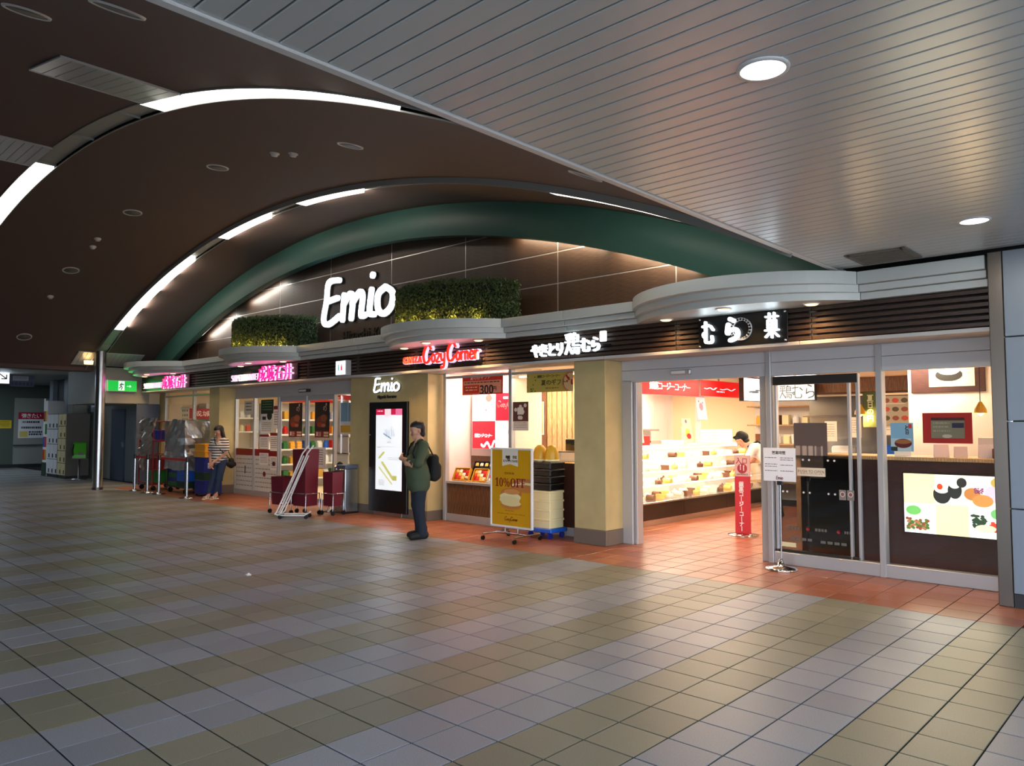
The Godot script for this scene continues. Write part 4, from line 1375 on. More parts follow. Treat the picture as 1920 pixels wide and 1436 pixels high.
func supermarket() -> void:
	var ys := [0.25, 0.62, 0.99, 1.36, 1.73]
	shelf_unit(Vector3(-17.3, 0, -2.2), 2.6, "white grocery shelf seen through the sliding doors", ys, PI / 2)
	goods(Vector3(-17.3, 0, -2.2), 2.6, ys, "groceries on the shelf behind the doors", "shelf behind the sliding doors", ["red", "white", "paper", "yellow", "green", "mustard", "blue_light", "orange_red"], 0.2, PI / 2)
	shelf_unit(Vector3(-21.1, 0, -1.9), 1.6, "white grocery shelf seen through the side window", [0.4, 0.9, 1.4, 1.8], PI / 2)
	goods(Vector3(-21.1, 0, -1.9), 1.6, [1.4, 1.8], "groceries behind the side window", "shelf behind the side window", ["white", "paper", "red", "cream_plastic"], 0.2, PI / 2)
	shelf_unit(Vector3(-14.0, 0, -1.35), 0.8, "narrow chilled shelf behind the right pane by the beige wall", ys, PI / 2)
	goods(Vector3(-14.0, 0, -1.35), 0.8, ys, "chilled goods by the beige wall", "narrow chilled shelf", ["white", "blue_light", "paper", "mustard"], 0.15, PI / 2)
	var im := picture(256, 96, Color(0.62, 0.08, 0.1))
	write(im, "成城石井", 0.2, 0.25, 0.5, Color(0.95, 0.9, 0.85), 4)
	notice("hanging_banner", im, 1.2, 0.28, Vector3(-20.4, 1.9, -0.9), "dark red banner hanging inside the side window", PI / 2)
	im = picture(256, 64, Color(0.7, 0.1, 0.12))
	lines(im, 0.1, 0.3, 0.9, 0.8, 2, Color(0.95, 0.85, 0.8))
	notice("hanging_banner", im, 2.2, 0.22, Vector3(-17.0, 2.27, -2.2), "red banner along the top of the grocery shelf", PI / 2)
	im = picture(128, 160, Color(0.93, 0.92, 0.87))
	for k in 12: oval(im, 0.25 + 0.25 * (k % 3), 0.15 + 0.19 * (k / 3), 0.07, 0.05, Color.from_hsv(rng.randf(), 0.5, 0.6))
	notice("window_poster", im, 0.5, 0.62, Vector3(-19.75, 1.75, -0.012), "cream poster with rows of small pictures in the side window")
	im = picture(96, 96, Color(0.88, 0.87, 0.8))
	lines(im, 0.15, 0.15, 0.8, 0.85, 3, Color(0.2, 0.2, 0.2))
	notice("window_poster", im, 0.4, 0.32, Vector3(-16.35, 1.99, 0.001), "small notice with a few dark marks on the frosted front")
	# posters on the doors
	for k in 2:
		im = picture(160, 256, Color(0.16, 0.1, 0.08))
		oval(im, 0.45, 0.55, 0.35, 0.16, Color(0.45, 0.2, 0.13)); oval(im, 0.62, 0.45, 0.22, 0.1, Color(0.55, 0.3, 0.2))
		oval(im, 0.35, 0.64, 0.2, 0.07, Color(0.62, 0.22, 0.14)); oval(im, 0.6, 0.66, 0.15, 0.05, Color(0.7, 0.4, 0.28))
		write(im, "の", 0.55, 0.1, 0.16, Color(0.85, 0.8, 0.72), 3)
		write(im, "夏", 0.72, 0.04, 0.07, Color(0.85, 0.8, 0.72), 2)
		rect(im, 0, 0.82, 1, 1, Color(0.5, 0.08, 0.08))
		write(im, "夏日", 0.08, 0.85, 0.11, Color(0.95, 0.9, 0.85), 3)
		rect(im, 0.62, 0.84, 0.95, 0.9, Color(0.85, 0.75, 0.6)); rect(im, 0.62, 0.92, 0.95, 0.98, Color(0.85, 0.75, 0.6))
		notice("door_poster", im, 0.53, 0.72, Vector3([-14.33, -13.32][k], 1.7, 0.004), ["dark meat poster on the left sliding door", "dark meat poster on the right sliding door"][k])
	im = picture(128, 224, Color(0.9, 0.9, 0.88))
	rect(im, 0, 0, 1, 0.42, Color(0.1, 0.17, 0.1)); lines(im, 0.1, 0.05, 0.9, 0.36, 4, Color(0.4, 0.62, 0.4)); oval(im, 0.7, 0.48, 0.2, 0.12, Color(0.1, 0.16, 0.1)); rect(im, 0.12, 0.5, 0.42, 0.6, Color(0.15, 0.16, 0.16)); lines(im, 0.1, 0.68, 0.85, 0.97, 5, Color(0.5, 0.5, 0.5))
	notice("window_poster", im, 0.54, 0.75, Vector3(-15.52, 1.78, 0.001), "tall green and white notice on the frosted front")
	var small := [[-15.1, 1.76, 0.26, 0.5, "narrow white notice with a dark red head by the door post"], [-15.62, 1.22, 0.4, 0.32, "upper white calendar sheet with a red head"], [-15.62, 0.86, 0.4, 0.32, "lower white calendar sheet with a red head"], [-15.2, 1.22, 0.32, 0.4, "white boxed notice with a dark red head"], [-15.2, 0.78, 0.28, 0.36, "white notice with a dark shield symbol"]]
	for q in small:
		im = picture(96, 128, Color(0.9, 0.88, 0.87))
		rect(im, 0, 0, 1, 0.16, Color(0.5, 0.06, 0.12))
		lines(im, 0.1, 0.25, 0.9, 0.9, 6, Color(0.4, 0.4, 0.42))
		if q[1] < 0.8: oval(im, 0.55, 0.6, 0.25, 0.14, Color(0.2, 0.08, 0.1))
		notice("window_poster", im, q[2], q[3], Vector3(q[0], q[1], 0.006), q[4])
	im = picture(128, 128, Color(0.92, 0.92, 0.93))
	lines(im, 0.2, 0.12, 0.8, 0.9, 7, Color(0.25, 0.25, 0.28))
	notice("window_poster", im, 0.46, 0.42, Vector3(-13.4, 0.93, 0.004), "white sheet of text taped low on the right sliding door")
	im = picture(96, 128, Color(0.9, 0.9, 0.9))
	rect(im, 0, 0, 0.48, 0.6, Color(0.5, 0.66, 0.75)); rect(im, 0.52, 0, 1, 0.6, Color(0.45, 0.6, 0.72)); rect(im, 0.0, 0.72, 0.9, 0.95, Color(0.85, 0.68, 0.2))
	notice("window_poster", im, 0.5, 0.62, Vector3(-12.42, 1.72, 0.0), "pale blue and yellow stickers on the right pane")
	# maroon rolling bins and a white folded cart
	for q in [[-12.5, 1.32, 0.34, 0.5, 0.3, "low maroon rolling bin on the left of the white cart"], [-12.0, 1.18, 0.36, 1.0, 0.3, "tall maroon rolling bin behind the white cart"], [-11.62, 0.86, 0.26, 0.6, 0.24, "maroon rolling bin half hidden behind the tall one"]]:
		var t := thing("rolling_bin", q[5], "bin", Vector3(q[0], 0, q[1]), 0.12, "maroon rolling bins by the supermarket doors")
		var w: float = q[2] / 2
		var d: float = q[4] / 2
		var st := S()
		var hh: float = q[3]
		var lo := [Vector3(-w * 0.9, 0.16, -d * 0.9), Vector3(w * 0.9, 0.16, -d * 0.9), Vector3(w * 0.9, 0.16, d * 0.9), Vector3(-w * 0.9, 0.16, d * 0.9)]
		var hi := [Vector3(-w, 0.16 + hh, -d), Vector3(w, 0.16 + hh, -d), Vector3(w, 0.16 + hh, d), Vector3(-w, 0.16 + hh, d)]
		var cc := Vector3(0, 0.16 + hh / 2, 0)
		for i in 4: quad(st, lo[i], lo[(i + 1) % 4], hi[(i + 1) % 4], hi[i], cc)
		quad(st, lo[0], lo[1], lo[2], lo[3], cc)
		var ins := []
		for v in hi: ins.append(Vector3(v.x * 0.95, v.y - 0.03, v.z * 0.95))
		for i in 4: quad(st, hi[i], hi[(i + 1) % 4], ins[(i + 1) % 4], ins[i], cc)
		quad(st, ins[0], ins[1], ins[2], ins[3], cc)
		part(t, "bag", st, "maroon")
		var fr := S()
		for s in [-1, 1]:
			tube(fr, [Vector3(s * (w + 0.02), 0.06, -d), Vector3(s * (w + 0.02), 0.38, -d), Vector3(s * (w + 0.02), 0.38, d), Vector3(s * (w + 0.02), 0.06, d)], 0.011, 6)
		tube(fr, [Vector3(-w, 0.38, d + 0.01), Vector3(w, 0.38, d + 0.01)], 0.011, 6)
		part(t, "frame", fr, "chrome")
		for sx in [-1, 1]:
			for sz in [-1, 1]:
				var wh := S()
				tube(wh, [Vector3(sx * (w + 0.02) - 0.012, 0.04, sz * d), Vector3(sx * (w + 0.02) + 0.012, 0.04, sz * d)], 0.04, 12)
				part(t, "wheel", wh, "black")
	var c := thing("folded_cart", "white folded basket cart leaning steeply before the maroon bins", "cart", Vector3(-11.72, 0, 1.68), 0.72)
	for k in 2:
		var st := S()
		var o := Vector3(0.07 * k, 0, -0.05 * k)
		tube(st, [o + Vector3(-0.2, 0.08, 0.1), o + Vector3(-0.2, 0.1, 0.02), o + Vector3(0.02, 0.62, -0.04), o + Vector3(0.2, 1.1, -0.1), o + Vector3(0.3, 1.24, -0.12)], 0.013, 7)
		tube(st, [o + Vector3(-0.22, 0.08, -0.12), o + Vector3(-0.2, 0.1, -0.16), o + Vector3(0.0, 0.62, -0.2), o + Vector3(0.18, 1.06, -0.24)], 0.013, 7)
		for i in 5:
			var f := 0.15 + i * 0.18
			tube(st, [o + Vector3(lerpf(-0.2, 0.2, f), lerpf(0.1, 1.1, f), lerpf(0.02, -0.1, f)), o + Vector3(lerpf(-0.2, 0.18, f), lerpf(0.1, 1.06, f), lerpf(-0.16, -0.24, f))], 0.008, 6)
		part(c, "frame", st, "white")
	var bs := S()
	tube(bs, [Vector3(-0.2, 0.08, 0.1), Vector3(-0.1, 0.06, 0.12), Vector3(0.32, 0.06, 0.1), Vector3(0.36, 0.1, 0.1)], 0.014, 7)
	tube(bs, [Vector3(-0.22, 0.08, -0.12), Vector3(-0.14, 0.06, -0.14), Vector3(0.3, 0.06, -0.16), Vector3(0.34, 0.1, -0.16)], 0.014, 7)
	part(c, "base_rail", bs, "white")
	for q in [Vector3(-0.1, 0.035, 0.12), Vector3(0.34, 0.035, 0.1), Vector3(-0.14, 0.035, -0.14), Vector3(0.32, 0.035, -0.16)]:
		var wh := S()
		tube(wh, [q - Vector3(0, 0, 0.012), q + Vector3(0, 0, 0.012)], 0.035, 12)
		part(c, "wheel", wh, "black")
	# stainless umbrella-bag stand and thin floor stand
	var u := thing("umbrella_stand", "stainless steel umbrella stand box with dark top by the beige wall", "umbrella stand", Vector3(-11.76, 0, 0.5))
	part(u, "body", box(Vector3(-0.1, 0.02, -0.14), Vector3(0.2, 0.8, 0.14), 0.012), "steel")
	part(u, "column", box(Vector3(-0.24, 0.02, -0.1), Vector3(-0.12, 0.86, 0.1), 0.03), "steel")
	part(u, "top", box(Vector3(-0.1, 0.8, -0.14), Vector3(0.2, 0.87, 0.14), 0.01), "door_blue")
	part(u, "label", box(Vector3(0.0, 0.42, 0.14), Vector3(0.1, 0.68, 0.144)), "paper")
	part(u, "foot", box(Vector3(-0.26, 0, -0.15), Vector3(0.21, 0.02, 0.15), 0.004), "black")
	var kn := S()
	lathe(kn, [Vector2(0, 0), Vector2(0.05, 0), Vector2(0.06, 0.02), Vector2(0.03, 0.05), Vector2(0, 0.06)], Vector3(-0.18, 0.86, 0), 10)
	part(u, "funnel", kn, "black")
	var p := thing("floor_stand", "thin dark pole stand on a flat round base beside the doors", "stand", Vector3(-12.1, 0, 0.62))
	var st2 := S()
	lathe(st2, [Vector2(0, 0), Vector2(0.16, 0), Vector2(0.16, 0.012), Vector2(0.03, 0.03), Vector2(0.025, 0.08), Vector2(0, 0.08)], Vector3.ZERO, 20)
	part(p, "base", st2, "steel")
	st2 = S()
	tube(st2, [Vector3(0, 0.05, 0), Vector3(0.03, 0.8, 0)], 0.01, 7)
	part(p, "pole", st2, "dark_frame")
	# roll cages and crates at the far left
	var cg := thing("roll_cage", "red tubular roll cage with a silver sheet hanging from it", "roll cage", Vector3(-19.35, 0, 0.75))
	for s in [-1, 1]:
		var fr := S()
		tube(fr, [Vector3(s * 0.42, 0.1, -0.35), Vector3(s * 0.42, 1.68, -0.35), Vector3(s * 0.42, 1.68, 0.35), Vector3(s * 0.42, 0.1, 0.35)], 0.02, 7)
		for y in [0.5, 0.85, 1.2]:
			tube(fr, [Vector3(s * 0.42, y, -0.35), Vector3(s * 0.42, y, 0.35)], 0.013, 6)
		for z in [-0.17, 0.0, 0.17]:
			tube(fr, [Vector3(s * 0.42, 0.15, z), Vector3(s * 0.42, 1.68, z)], 0.008, 6)
		part(cg, "side_frame", fr, "red_deep")
	for y in [0.16, 1.2]:
		part(cg, "shelf", box(Vector3(-0.42, y, -0.35), Vector3(0.42, y + 0.03, 0.35), 0.004), "red_deep")
	for q in [[-0.35, -0.3], [0.35, -0.3], [-0.35, 0.3], [0.35, 0.3]]:
		var wh := S()
		tube(wh, [Vector3(q[0] - 0.015, 0.06, q[1]), Vector3(q[0] + 0.015, 0.06, q[1])], 0.06, 12)
		part(cg, "wheel", wh, "black")
	part(cg, "hanging_sheet", drape(0.9, 1.15, 0.06, 11), "foil", Vector3(0.35, 0.62, 0.42))
	var cv := thing("roll_cage", "roll cage covered with a crumpled silver sheet", "roll cage", Vector3(-17.95, 0, 0.6))
	part(cv, "silver_cover", drape_box(1.1, 1.15, 0.8, 4), "foil", Vector3(0, 0.55, 0))
	for s in [-1, 1]:
		var fr := S()
		tube(fr, [Vector3(s * 0.5, 0.1, -0.35), Vector3(s * 0.5, 1.65, -0.35), Vector3(s * 0.5, 1.65, 0.35), Vector3(s * 0.5, 0.1, 0.35)], 0.018, 7)
		part(cv, "side_frame", fr, "dark_frame")
	part(cv, "deck", box(Vector3(-0.5, 0.13, -0.36), Vector3(0.5, 0.16, 0.36), 0.004), "dark_frame")
	for q in [[-0.42, -0.3], [0.42, -0.3], [-0.42, 0.3], [0.42, 0.3]]:
		var wh := S()
		tube(wh, [Vector3(q[0] - 0.015, 0.06, q[1]), Vector3(q[0] + 0.015, 0.06, q[1])], 0.06, 12)
		part(cv, "wheel", wh, "black")
	# crates inside and beside the cages
	crate("dark blue crate on the upper shelf of the red roll cage", "blue", Vector3(-19.35, 1.23, 0.75), 0.6, 0.24, 0.5)
	crate("green crate low in the red roll cage", "green", Vector3(-19.35, 0.19, 0.75), 0.6, 0.28, 0.5)
	crate("dark red crate in the middle of the red roll cage", "red_deep", Vector3(-19.35, 0.47, 0.75), 0.6, 0.3, 0.5)
	var cols := ["green", "blue", "green", "blue"]
	for k in 4:
		crate(["lowest green crate of the stack under the silver cover", "second crate, blue, of the stack under the silver cover", "third crate, green, of the stack under the silver cover", "topmost blue crate of the stack under the silver cover"][k], cols[k], Vector3(-18.2, 0.16 + k * 0.1, 0.72), 0.5, 0.1, 0.4)
	for k in 3:
		crate(["dark green crate under the two light blue crates", "lower light blue crate right of the green and blue stack", "topmost light blue crate right of the green and blue stack"][k], ["green_dark", "blue_light", "blue_light"][k], Vector3(-17.68, 0.16 + k * 0.13, 0.75), 0.48, 0.13, 0.4)
	var tall := [["blue", 0.06, 0.3, "lowest blue crate of the tall stack beside the woman"], ["green_dark", 0.36, 0.18, "dark green crate in the tall stack beside the woman"], ["blue", 0.54, 0.33, "upper blue crate of the tall stack beside the woman"], ["yellow", 0.87, 0.14, "lower yellow crate of the tall stack beside the woman"], ["yellow", 1.01, 0.16, "topmost yellow crate of the tall stack beside the woman"]]
	for q in tall:
		crate(q[3], q[0], Vector3(-16.78, q[1], 0.72), 0.5, q[2], 0.42)
	var dl := thing("crate_dolly", "low dark wheeled dolly under the tall crate stack", "dolly", Vector3(-16.78, 0, 0.72))
	part(dl, "deck", box(Vector3(-0.26, 0.04, -0.22), Vector3(0.26, 0.06, 0.22), 0.004), "black")
	for q in [[-0.2, -0.17], [0.2, -0.17], [-0.2, 0.17], [0.2, 0.17]]:
		var wh := S()
		tube(wh, [Vector3(q[0] - 0.01, 0.02, q[1]), Vector3(q[0] + 0.01, 0.02, q[1])], 0.02, 10)
		part(dl, "wheel", wh, "black")
	# belt posts
	var posts := [[-19.3, 1.37, "leftmost steel belt post"], [-18.48, 1.39, "second steel belt post from the left"], [-18.0, 1.32, "third steel belt post from the left"], [-16.52, 1.32, "steel belt post nearest the woman"]]
	for i in 4:
		var q = posts[i]
		var t := thing("belt_post", q[2], "belt post", Vector3(q[0], 0, q[1]), 0.0, "steel belt posts before the supermarket window")
		var st := S()
		lathe(st, [Vector2(0, 0), Vector2(0.16, 0), Vector2(0.16, 0.012), Vector2(0.05, 0.03), Vector2(0.035, 0.05)], Vector3.ZERO, 20)
		part(t, "base", st, "steel")
		st = S()
		lathe(st, [Vector2(0.032, 0.04), Vector2(0.032, 0.8)], Vector3.ZERO, 14)
		part(t, "pole", st, "steel")
		st = S()
		lathe(st, [Vector2(0.036, 0.78), Vector2(0.036, 0.88), Vector2(0.03, 0.895), Vector2(0, 0.9)], Vector3.ZERO, 14, false)
		part(t, "head", st, "dark_frame")
		if i == 0 or i == 2:
			var nx = posts[i + 1]
			var bl := S()
			quad(bl, Vector3(0.03, 0.8, 0), Vector3(nx[0] - q[0] - 0.03, 0.8, nx[1] - q[1]), Vector3(nx[0] - q[0] - 0.03, 0.85, nx[1] - q[1]), Vector3(0.03, 0.85, 0), Vector3(0, 0.8, -5))
			quad(bl, Vector3(0.03, 0.8, -0.003), Vector3(nx[0] - q[0] - 0.03, 0.8, nx[1] - q[1] - 0.003), Vector3(nx[0] - q[0] - 0.03, 0.85, nx[1] - q[1] - 0.003), Vector3(0.03, 0.85, -0.003), Vector3(0, 0.8, 5))
			part(t, "belt", bl, "red")

func drape(w: float, h: float, d: float, sd: int) -> ArrayMesh:
	# a crumpled hanging sheet
	var f := FastNoiseLite.new()
	f.seed = sd
	f.frequency = 2.2
	var st := S()
	st.set_smooth_group(-1)
	var nx := 14
	var ny := 18
	var g := []
	for j in ny + 1:
		for i in nx + 1:
			var u := float(i) / nx
			var v := float(j) / ny
			var x := (u - 0.5) * w * (0.35 + 0.75 * pow(v, 0.8)) - 0.35 * (1.0 - v)
			g.append(Vector3(x, h * v - 0.15 * (1 - v) * sin(u * 3), d * f.get_noise_2d(u * 1.4, v * 1.6) * 2.0 + 0.02))
	for j in ny:
		for i in nx:
			var k := j * (nx + 1) + i
			quad(st, g[k], g[k + 1], g[k + nx + 2], g[k + nx + 1], Vector3(0, h / 2, -5))
	return done(st)

func drape_box(w: float, h: float, d: float, sd: int) -> ArrayMesh:
	var f := FastNoiseLite.new()
	f.seed = sd
	f.frequency = 2.0
	var st := S()
	var n := 14
	for face in 5:
		var g := []
		for j in n + 1:
			for i in n + 1:
				var u := float(i) / n - 0.5
				var v := float(j) / n - 0.5
				var p: Vector3
				match face:
					0: p = Vector3(u * w, (v + 0.5) * h, d / 2)
					1: p = Vector3(u * w, (v + 0.5) * h, -d / 2)
					2: p = Vector3(w / 2, (v + 0.5) * h, u * d)
					3: p = Vector3(-w / 2, (v + 0.5) * h, u * d)
					4: p = Vector3(u * w, h, v * d)
				var o := Vector3(f.get_noise_3dv(p), f.get_noise_3dv(p + Vector3(9, 0, 0)), f.get_noise_3dv(p + Vector3(0, 9, 0))) * 0.06
				g.append(p + o)
		for j in n:
			for i in n:
				var k := j * (n + 1) + i
				quad(st, g[k], g[k + 1], g[k + n + 2], g[k + n + 1], Vector3(0, h / 2, 0))
	return done(st)

func crate(label: String, mat: String, pos: Vector3, w: float, h: float, d: float) -> void:
	var t := thing("crate", label, "crate", pos)
	var st := S()
	var x := w / 2
	var z := d / 2
	bx(st, Vector3(-x * 0.94, 0, -z * 0.94), Vector3(x * 0.94, 0.02, z * 0.94))
	for s in [-1, 1]:
		bx(st, Vector3(-x * 0.95, 0.0, s * z * 0.95 - 0.008), Vector3(x * 0.95, h - 0.005, s * z * 0.95 + 0.008), 0.003)
		bx(st, Vector3(s * x * 0.95 - 0.008, 0.0, -z * 0.95), Vector3(s * x * 0.95 + 0.008, h - 0.005, z * 0.95), 0.003)
	part(t, "body", st, mat)
	var rim := S()
	for s in [-1, 1]:
		bx(rim, Vector3(-x, h - 0.03, s * z - 0.012), Vector3(x, h - 0.001, s * z + 0.012), 0.004)
		bx(rim, Vector3(s * x - 0.012, h - 0.03, -z), Vector3(s * x + 0.012, h - 0.001, z), 0.004)
	part(t, "rim", rim, mat)

# ------------------------------------------------------------------ map screen in the beige wall
func kiosk_wall() -> void:
	var t := thing("map_screen", "tall black framed touch screen showing a white station map", "screen", Vector3(-10.72, 0.07, 0.3))
	part(t, "frame", box(Vector3(-0.54, 0, 0), Vector3(0.54, 1.93, 0.05), 0.006), "black")
	var im := picture(192, 368, Color(0.93, 0.96, 0.98))
	rect(im, 0, 0, 1, 0.075, Color(0.78, 0.1, 0.28)); rect(im, 0.34, 0.0, 0.58, 0.1, Color(0.95, 0.85, 0.88)); rect(im, 0.76, 0.0, 1, 0.08, Color(0.88, 0.45, 0.62)); lines(im, 0.05, 0.02, 0.3, 0.05, 1, Color(0.95, 0.9, 0.9))
	for k in 26:
		var x := rng.randf_range(0.32, 0.75)
		rect(im, x, 0.22 + rng.randf() * 0.1, x + 0.015, 0.34, Color(0.72, 0.78, 0.86))
	for k in 10: rect(im, 0.3 + k * 0.03, 0.3 + 0.006 * k, 0.33 + k * 0.03, 0.32 + 0.006 * k, Color(0.45, 0.55, 0.68))
	lines(im, 0.45, 0.4, 0.6, 0.43, 2, Color(0.6, 0.6, 0.62)); rect(im, 0.03, 0.465, 0.97, 0.468, Color(0.7, 0.72, 0.74)); lines(im, 0.06, 0.475, 0.22, 0.49, 1, Color(0.4, 0.4, 0.45))
	for k in 60:
		var u := k / 60.0
		rect(im, 0.22 + 0.42 * u, 0.65 + 0.2 * u, 0.29 + 0.42 * u, 0.675 + 0.2 * u, Color(0.78, 0.78, 0.45))
		rect(im, 0.12 + 0.5 * u, 0.72 + 0.2 * u, 0.17 + 0.5 * u, 0.735 + 0.2 * u, Color(0.82, 0.82, 0.56))
	for k in 8: rect(im, 0.1 + 0.025 * k, 0.6 - 0.01 * k, 0.18 + 0.025 * k, 0.62 - 0.01 * k, Color(0.78, 0.78, 0.45))
	for k in 40: rect(im, rng.randf_range(0.08, 0.8), rng.randf_range(0.55, 0.95), 0.0, 0.0, Color(0.35, 0.36, 0.4))
	rect(im, 0.66, 0.82, 0.82, 0.88, Color(0.74, 0.74, 0.4))
	lines(im, 0.5, 0.6, 0.9, 0.64, 2, Color(0.65, 0.65, 0.68)); lines(im, 0.12, 0.88, 0.36, 0.96, 4, Color(0.45, 0.45, 0.5))
	part(t, "screen", sheet(0.74, 1.42), print_mat(im, 0.3, 0.75), Vector3(0.04, 1.095, 0.054))
	lamp_area(t, "screen_glow", Vector3(0.04, 1.095, 0.09), Vector3(0, 180, 0), 0.72, 1.4, Color(0.95, 0.98, 1), 0.6)
	for y in [0.75, 1.35]:
		var b := S()
		lathe(b, [Vector2(0, 0), Vector2(0.012, 0), Vector2(0.012, 0.004)], Vector3.ZERO, 8)
		var o := part(t, "lock", b, "chrome", Vector3(-0.5, y, 0.05))
		o.rotation_degrees.x = 90
	part(t, "foot_plate", box(Vector3(-0.4, -0.07, 0.006), Vector3(0.4, 0.0, 0.04), 0.003), "steel")

# ------------------------------------------------------------------ cake shop window
func wave_logo(im: Image, x: float, y: float, s: float, c: Color) -> void:
	for i in 80:
		var u := i / 80.0
		oval(im, x + u * s, y + sin(u * 11.0) * 0.05 * (0.4 + u), 0.018, 0.025, c)

func cake_window() -> void:
	var w := struct("wall_display", "pink back wall and shelf of the gift display")
	part(w, "back_wall", box(Vector3(-9.64, 0.0, -0.72), Vector3(-8.1, 2.5, -0.66)), "room_pink")
	part(w, "wood_back", box(Vector3(-9.63, 0.66, -0.66), Vector3(-8.1, 1.06, -0.645)), "wood_mid")
	part(w, "shelf", box(Vector3(-9.63, 0.6, -0.66), Vector3(-8.1, 0.64, -0.05)), "room_white")
	part(w, "partition", box(Vector3(-8.1, 0.0, -0.72), Vector3(-8.06, 2.5, -0.06)), "room_white")
	part(w, "corner_tube_cover", box(Vector3(-9.62, 0.66, -0.08), Vector3(-9.59, 2.36, -0.05)), "white")
	var im := picture(320, 288, Color(0.97, 0.96, 0.95))
	for q in [[0.1, 0.1, 0.05, 0.05, Color(0.7, 0.62, 0.6)], [0.36, 0.08, 0.07, 0.07, Color(0.55, 0.4, 0.38)], [0.14, 0.32, 0.09, 0.08, Color(0.9, 0.82, 0.75)], [0.14, 0.29, 0.07, 0.05, Color(0.97, 0.93, 0.88)], [0.3, 0.3, 0.02, 0.02, Color(0.6, 0.4, 0.4)]]:
		oval(im, q[0], q[1], q[2], q[3], q[4])
	rect(im, 0.5, 0, 1, 0.5, Color(0.86, 0.06, 0.16))
	rect(im, 0, 0.5, 0.5, 1, Color(0.86, 0.06, 0.16))
	write(im, "銀座コージーコーナー", 0.05, 0.73, 0.065, Color.WHITE, 3, 0.62)
	wave_logo(im, 0.2, 0.93, 0.28, Color.WHITE)
	for k in 14: oval(im, rng.randf_range(0.55, 0.95), rng.randf_range(0.56, 0.95), 0.03, 0.025, Color(0.72, 0.72, 0.75))
	rect(im, 0.495, 0, 0.505, 1, Color(0.8, 0.8, 0.8)); rect(im, 0, 0.495, 1, 0.505, Color(0.8, 0.8, 0.8))
	var lb := thing("light_box", "four-part red and white light box in the gift display", "light box", Vector3(-8.98, 1.17, -0.64))
	part(lb, "case", box(Vector3(-0.58, 0, -0.005), Vector3(0.58, 0.98, 0.05), 0.004), "white_metal")
	part(lb, "lit_face", sheet(1.12, 0.94), print_mat(im, 0.4, 1.25), Vector3(0, 0.49, 0.054))
	var sb := S()
	script_bars(sb, "Cozy Corner", Vector2(0.04, 0.72), 0.0098, 0.011, 0.012, 0.058, 0.061)
	part(lb, "lettering", sb, "white")
	text_part(lb, "lettering", "GINZA", 0.045, "white", Vector3(0.28, 0.88, 0.059))
	lamp_area(lb, "light_box_glow", Vector3(0, 0.49, 0.08), Vector3(0, 180, 0), 1.1, 0.92, Color(1, 0.82, 0.84), 0.5)
	# boxes of sweets
	var boxes := [[-9.12, 0.7, -0.36, 0.4, 0.34, "black", "dark gift box of assorted sweets standing at the back"], [-9.36, 0.66, -0.14, 0.32, 0.22, "mustard", "yellow gift box of red and orange sweets"], [-8.94, 0.66, -0.16, 0.28, 0.22, "mustard", "open yellow gift box with white cards"], [-8.6, 0.66, -0.16, 0.26, 0.2, "white", "white gift box at the right of the display"], [-8.36, 0.7, -0.36, 0.3, 0.32, "black", "second dark gift box at the back right"]]
	for q in boxes:
		var t := thing("gift_box", q[6], "gift box", Vector3(q[0], 0.64, q[2]), 0.15, "gift boxes in the display window")
		var xf := Transform3D(Basis(Vector3(1, 0, 0), deg_to_rad(-28)), Vector3(0, 0.02, 0))
		var st := S()
		bx(st, Vector3(-q[3] / 2, 0, -0.025), Vector3(q[3] / 2, q[4], 0.0), 0.002, xf)
		for s in [-1, 1]:
			bx(st, Vector3(s * q[3] / 2 - 0.006, 0, 0), Vector3(s * q[3] / 2 + 0.006, q[4], 0.035), 0.0, xf)
		bx(st, Vector3(-q[3] / 2, -0.006, 0), Vector3(q[3] / 2, 0.006, 0.035), 0.0, xf)
		bx(st, Vector3(-q[3] / 2, q[4] - 0.006, 0), Vector3(q[3] / 2, q[4] + 0.006, 0.035), 0.0, xf)
		part(t, "tray", st, q[5])
		for i in 4:
			for k in 3:
				var sw := S()
				var c := Vector3(lerpf(-q[3] / 2 + 0.05, q[3] / 2 - 0.05, i / 3.0), lerpf(0.05, q[4] - 0.05, k / 2.0), 0.015)
				bx(sw, c - Vector3(0.032, 0.032, 0.012), c + Vector3(0.032, 0.032, 0.012), 0.01, xf)
				part(t, "sweet", sw, [["cake_cream", "berry", "cake_yellow", "cake_brown"][(i * 2 + k) % 4], ["berry", "orange_red", "cake_yellow", "cake_cream"][(i + k) % 4]][0 if q[5] != "mustard" else 1])
		part(t, "stand", box(Vector3(-q[3] / 2, 0, -0.1), Vector3(q[3] / 2, 0.02, 0.03)), "white")
	for q in [[-9.15, -0.12, "yellow flower cluster between the gift boxes"], [-8.78, -0.1, "yellow flower cluster at the front edge of the shelf"]]:
		var t := thing("flower_cluster", q[2], "flowers", Vector3(q[0], 0.64, q[1]), 0.0, "yellow flowers in the display")
		for i in 7:
			var st := S()
			lathe(st, [Vector2(0.008, -0.01), Vector2(0.03, 0.004), Vector2(0.026, 0.012), Vector2(0.0, 0.008)], Vector3.ZERO, 9)
			part(t, "blossom", st, "yellow" if i % 3 else "mustard", Vector3(rng.randf_range(-0.09, 0.09), 0.02 + rng.randf() * 0.05, rng.randf_range(-0.05, 0.04)))
	# posters on the glass
	im = picture(256, 112, Color(0.86, 0.2, 0.12))
	rect(im, 0.03, 0.32, 0.97, 0.95, Color(0.93, 0.62, 0.5)); rect(im, 0.04, 0.52, 0.43, 0.93, Color(0.88, 0.2, 0.08))
	write(im, "夏の日ギフト", 0.2, 0.08, 0.18, Color(0.98, 0.9, 0.85), 2)
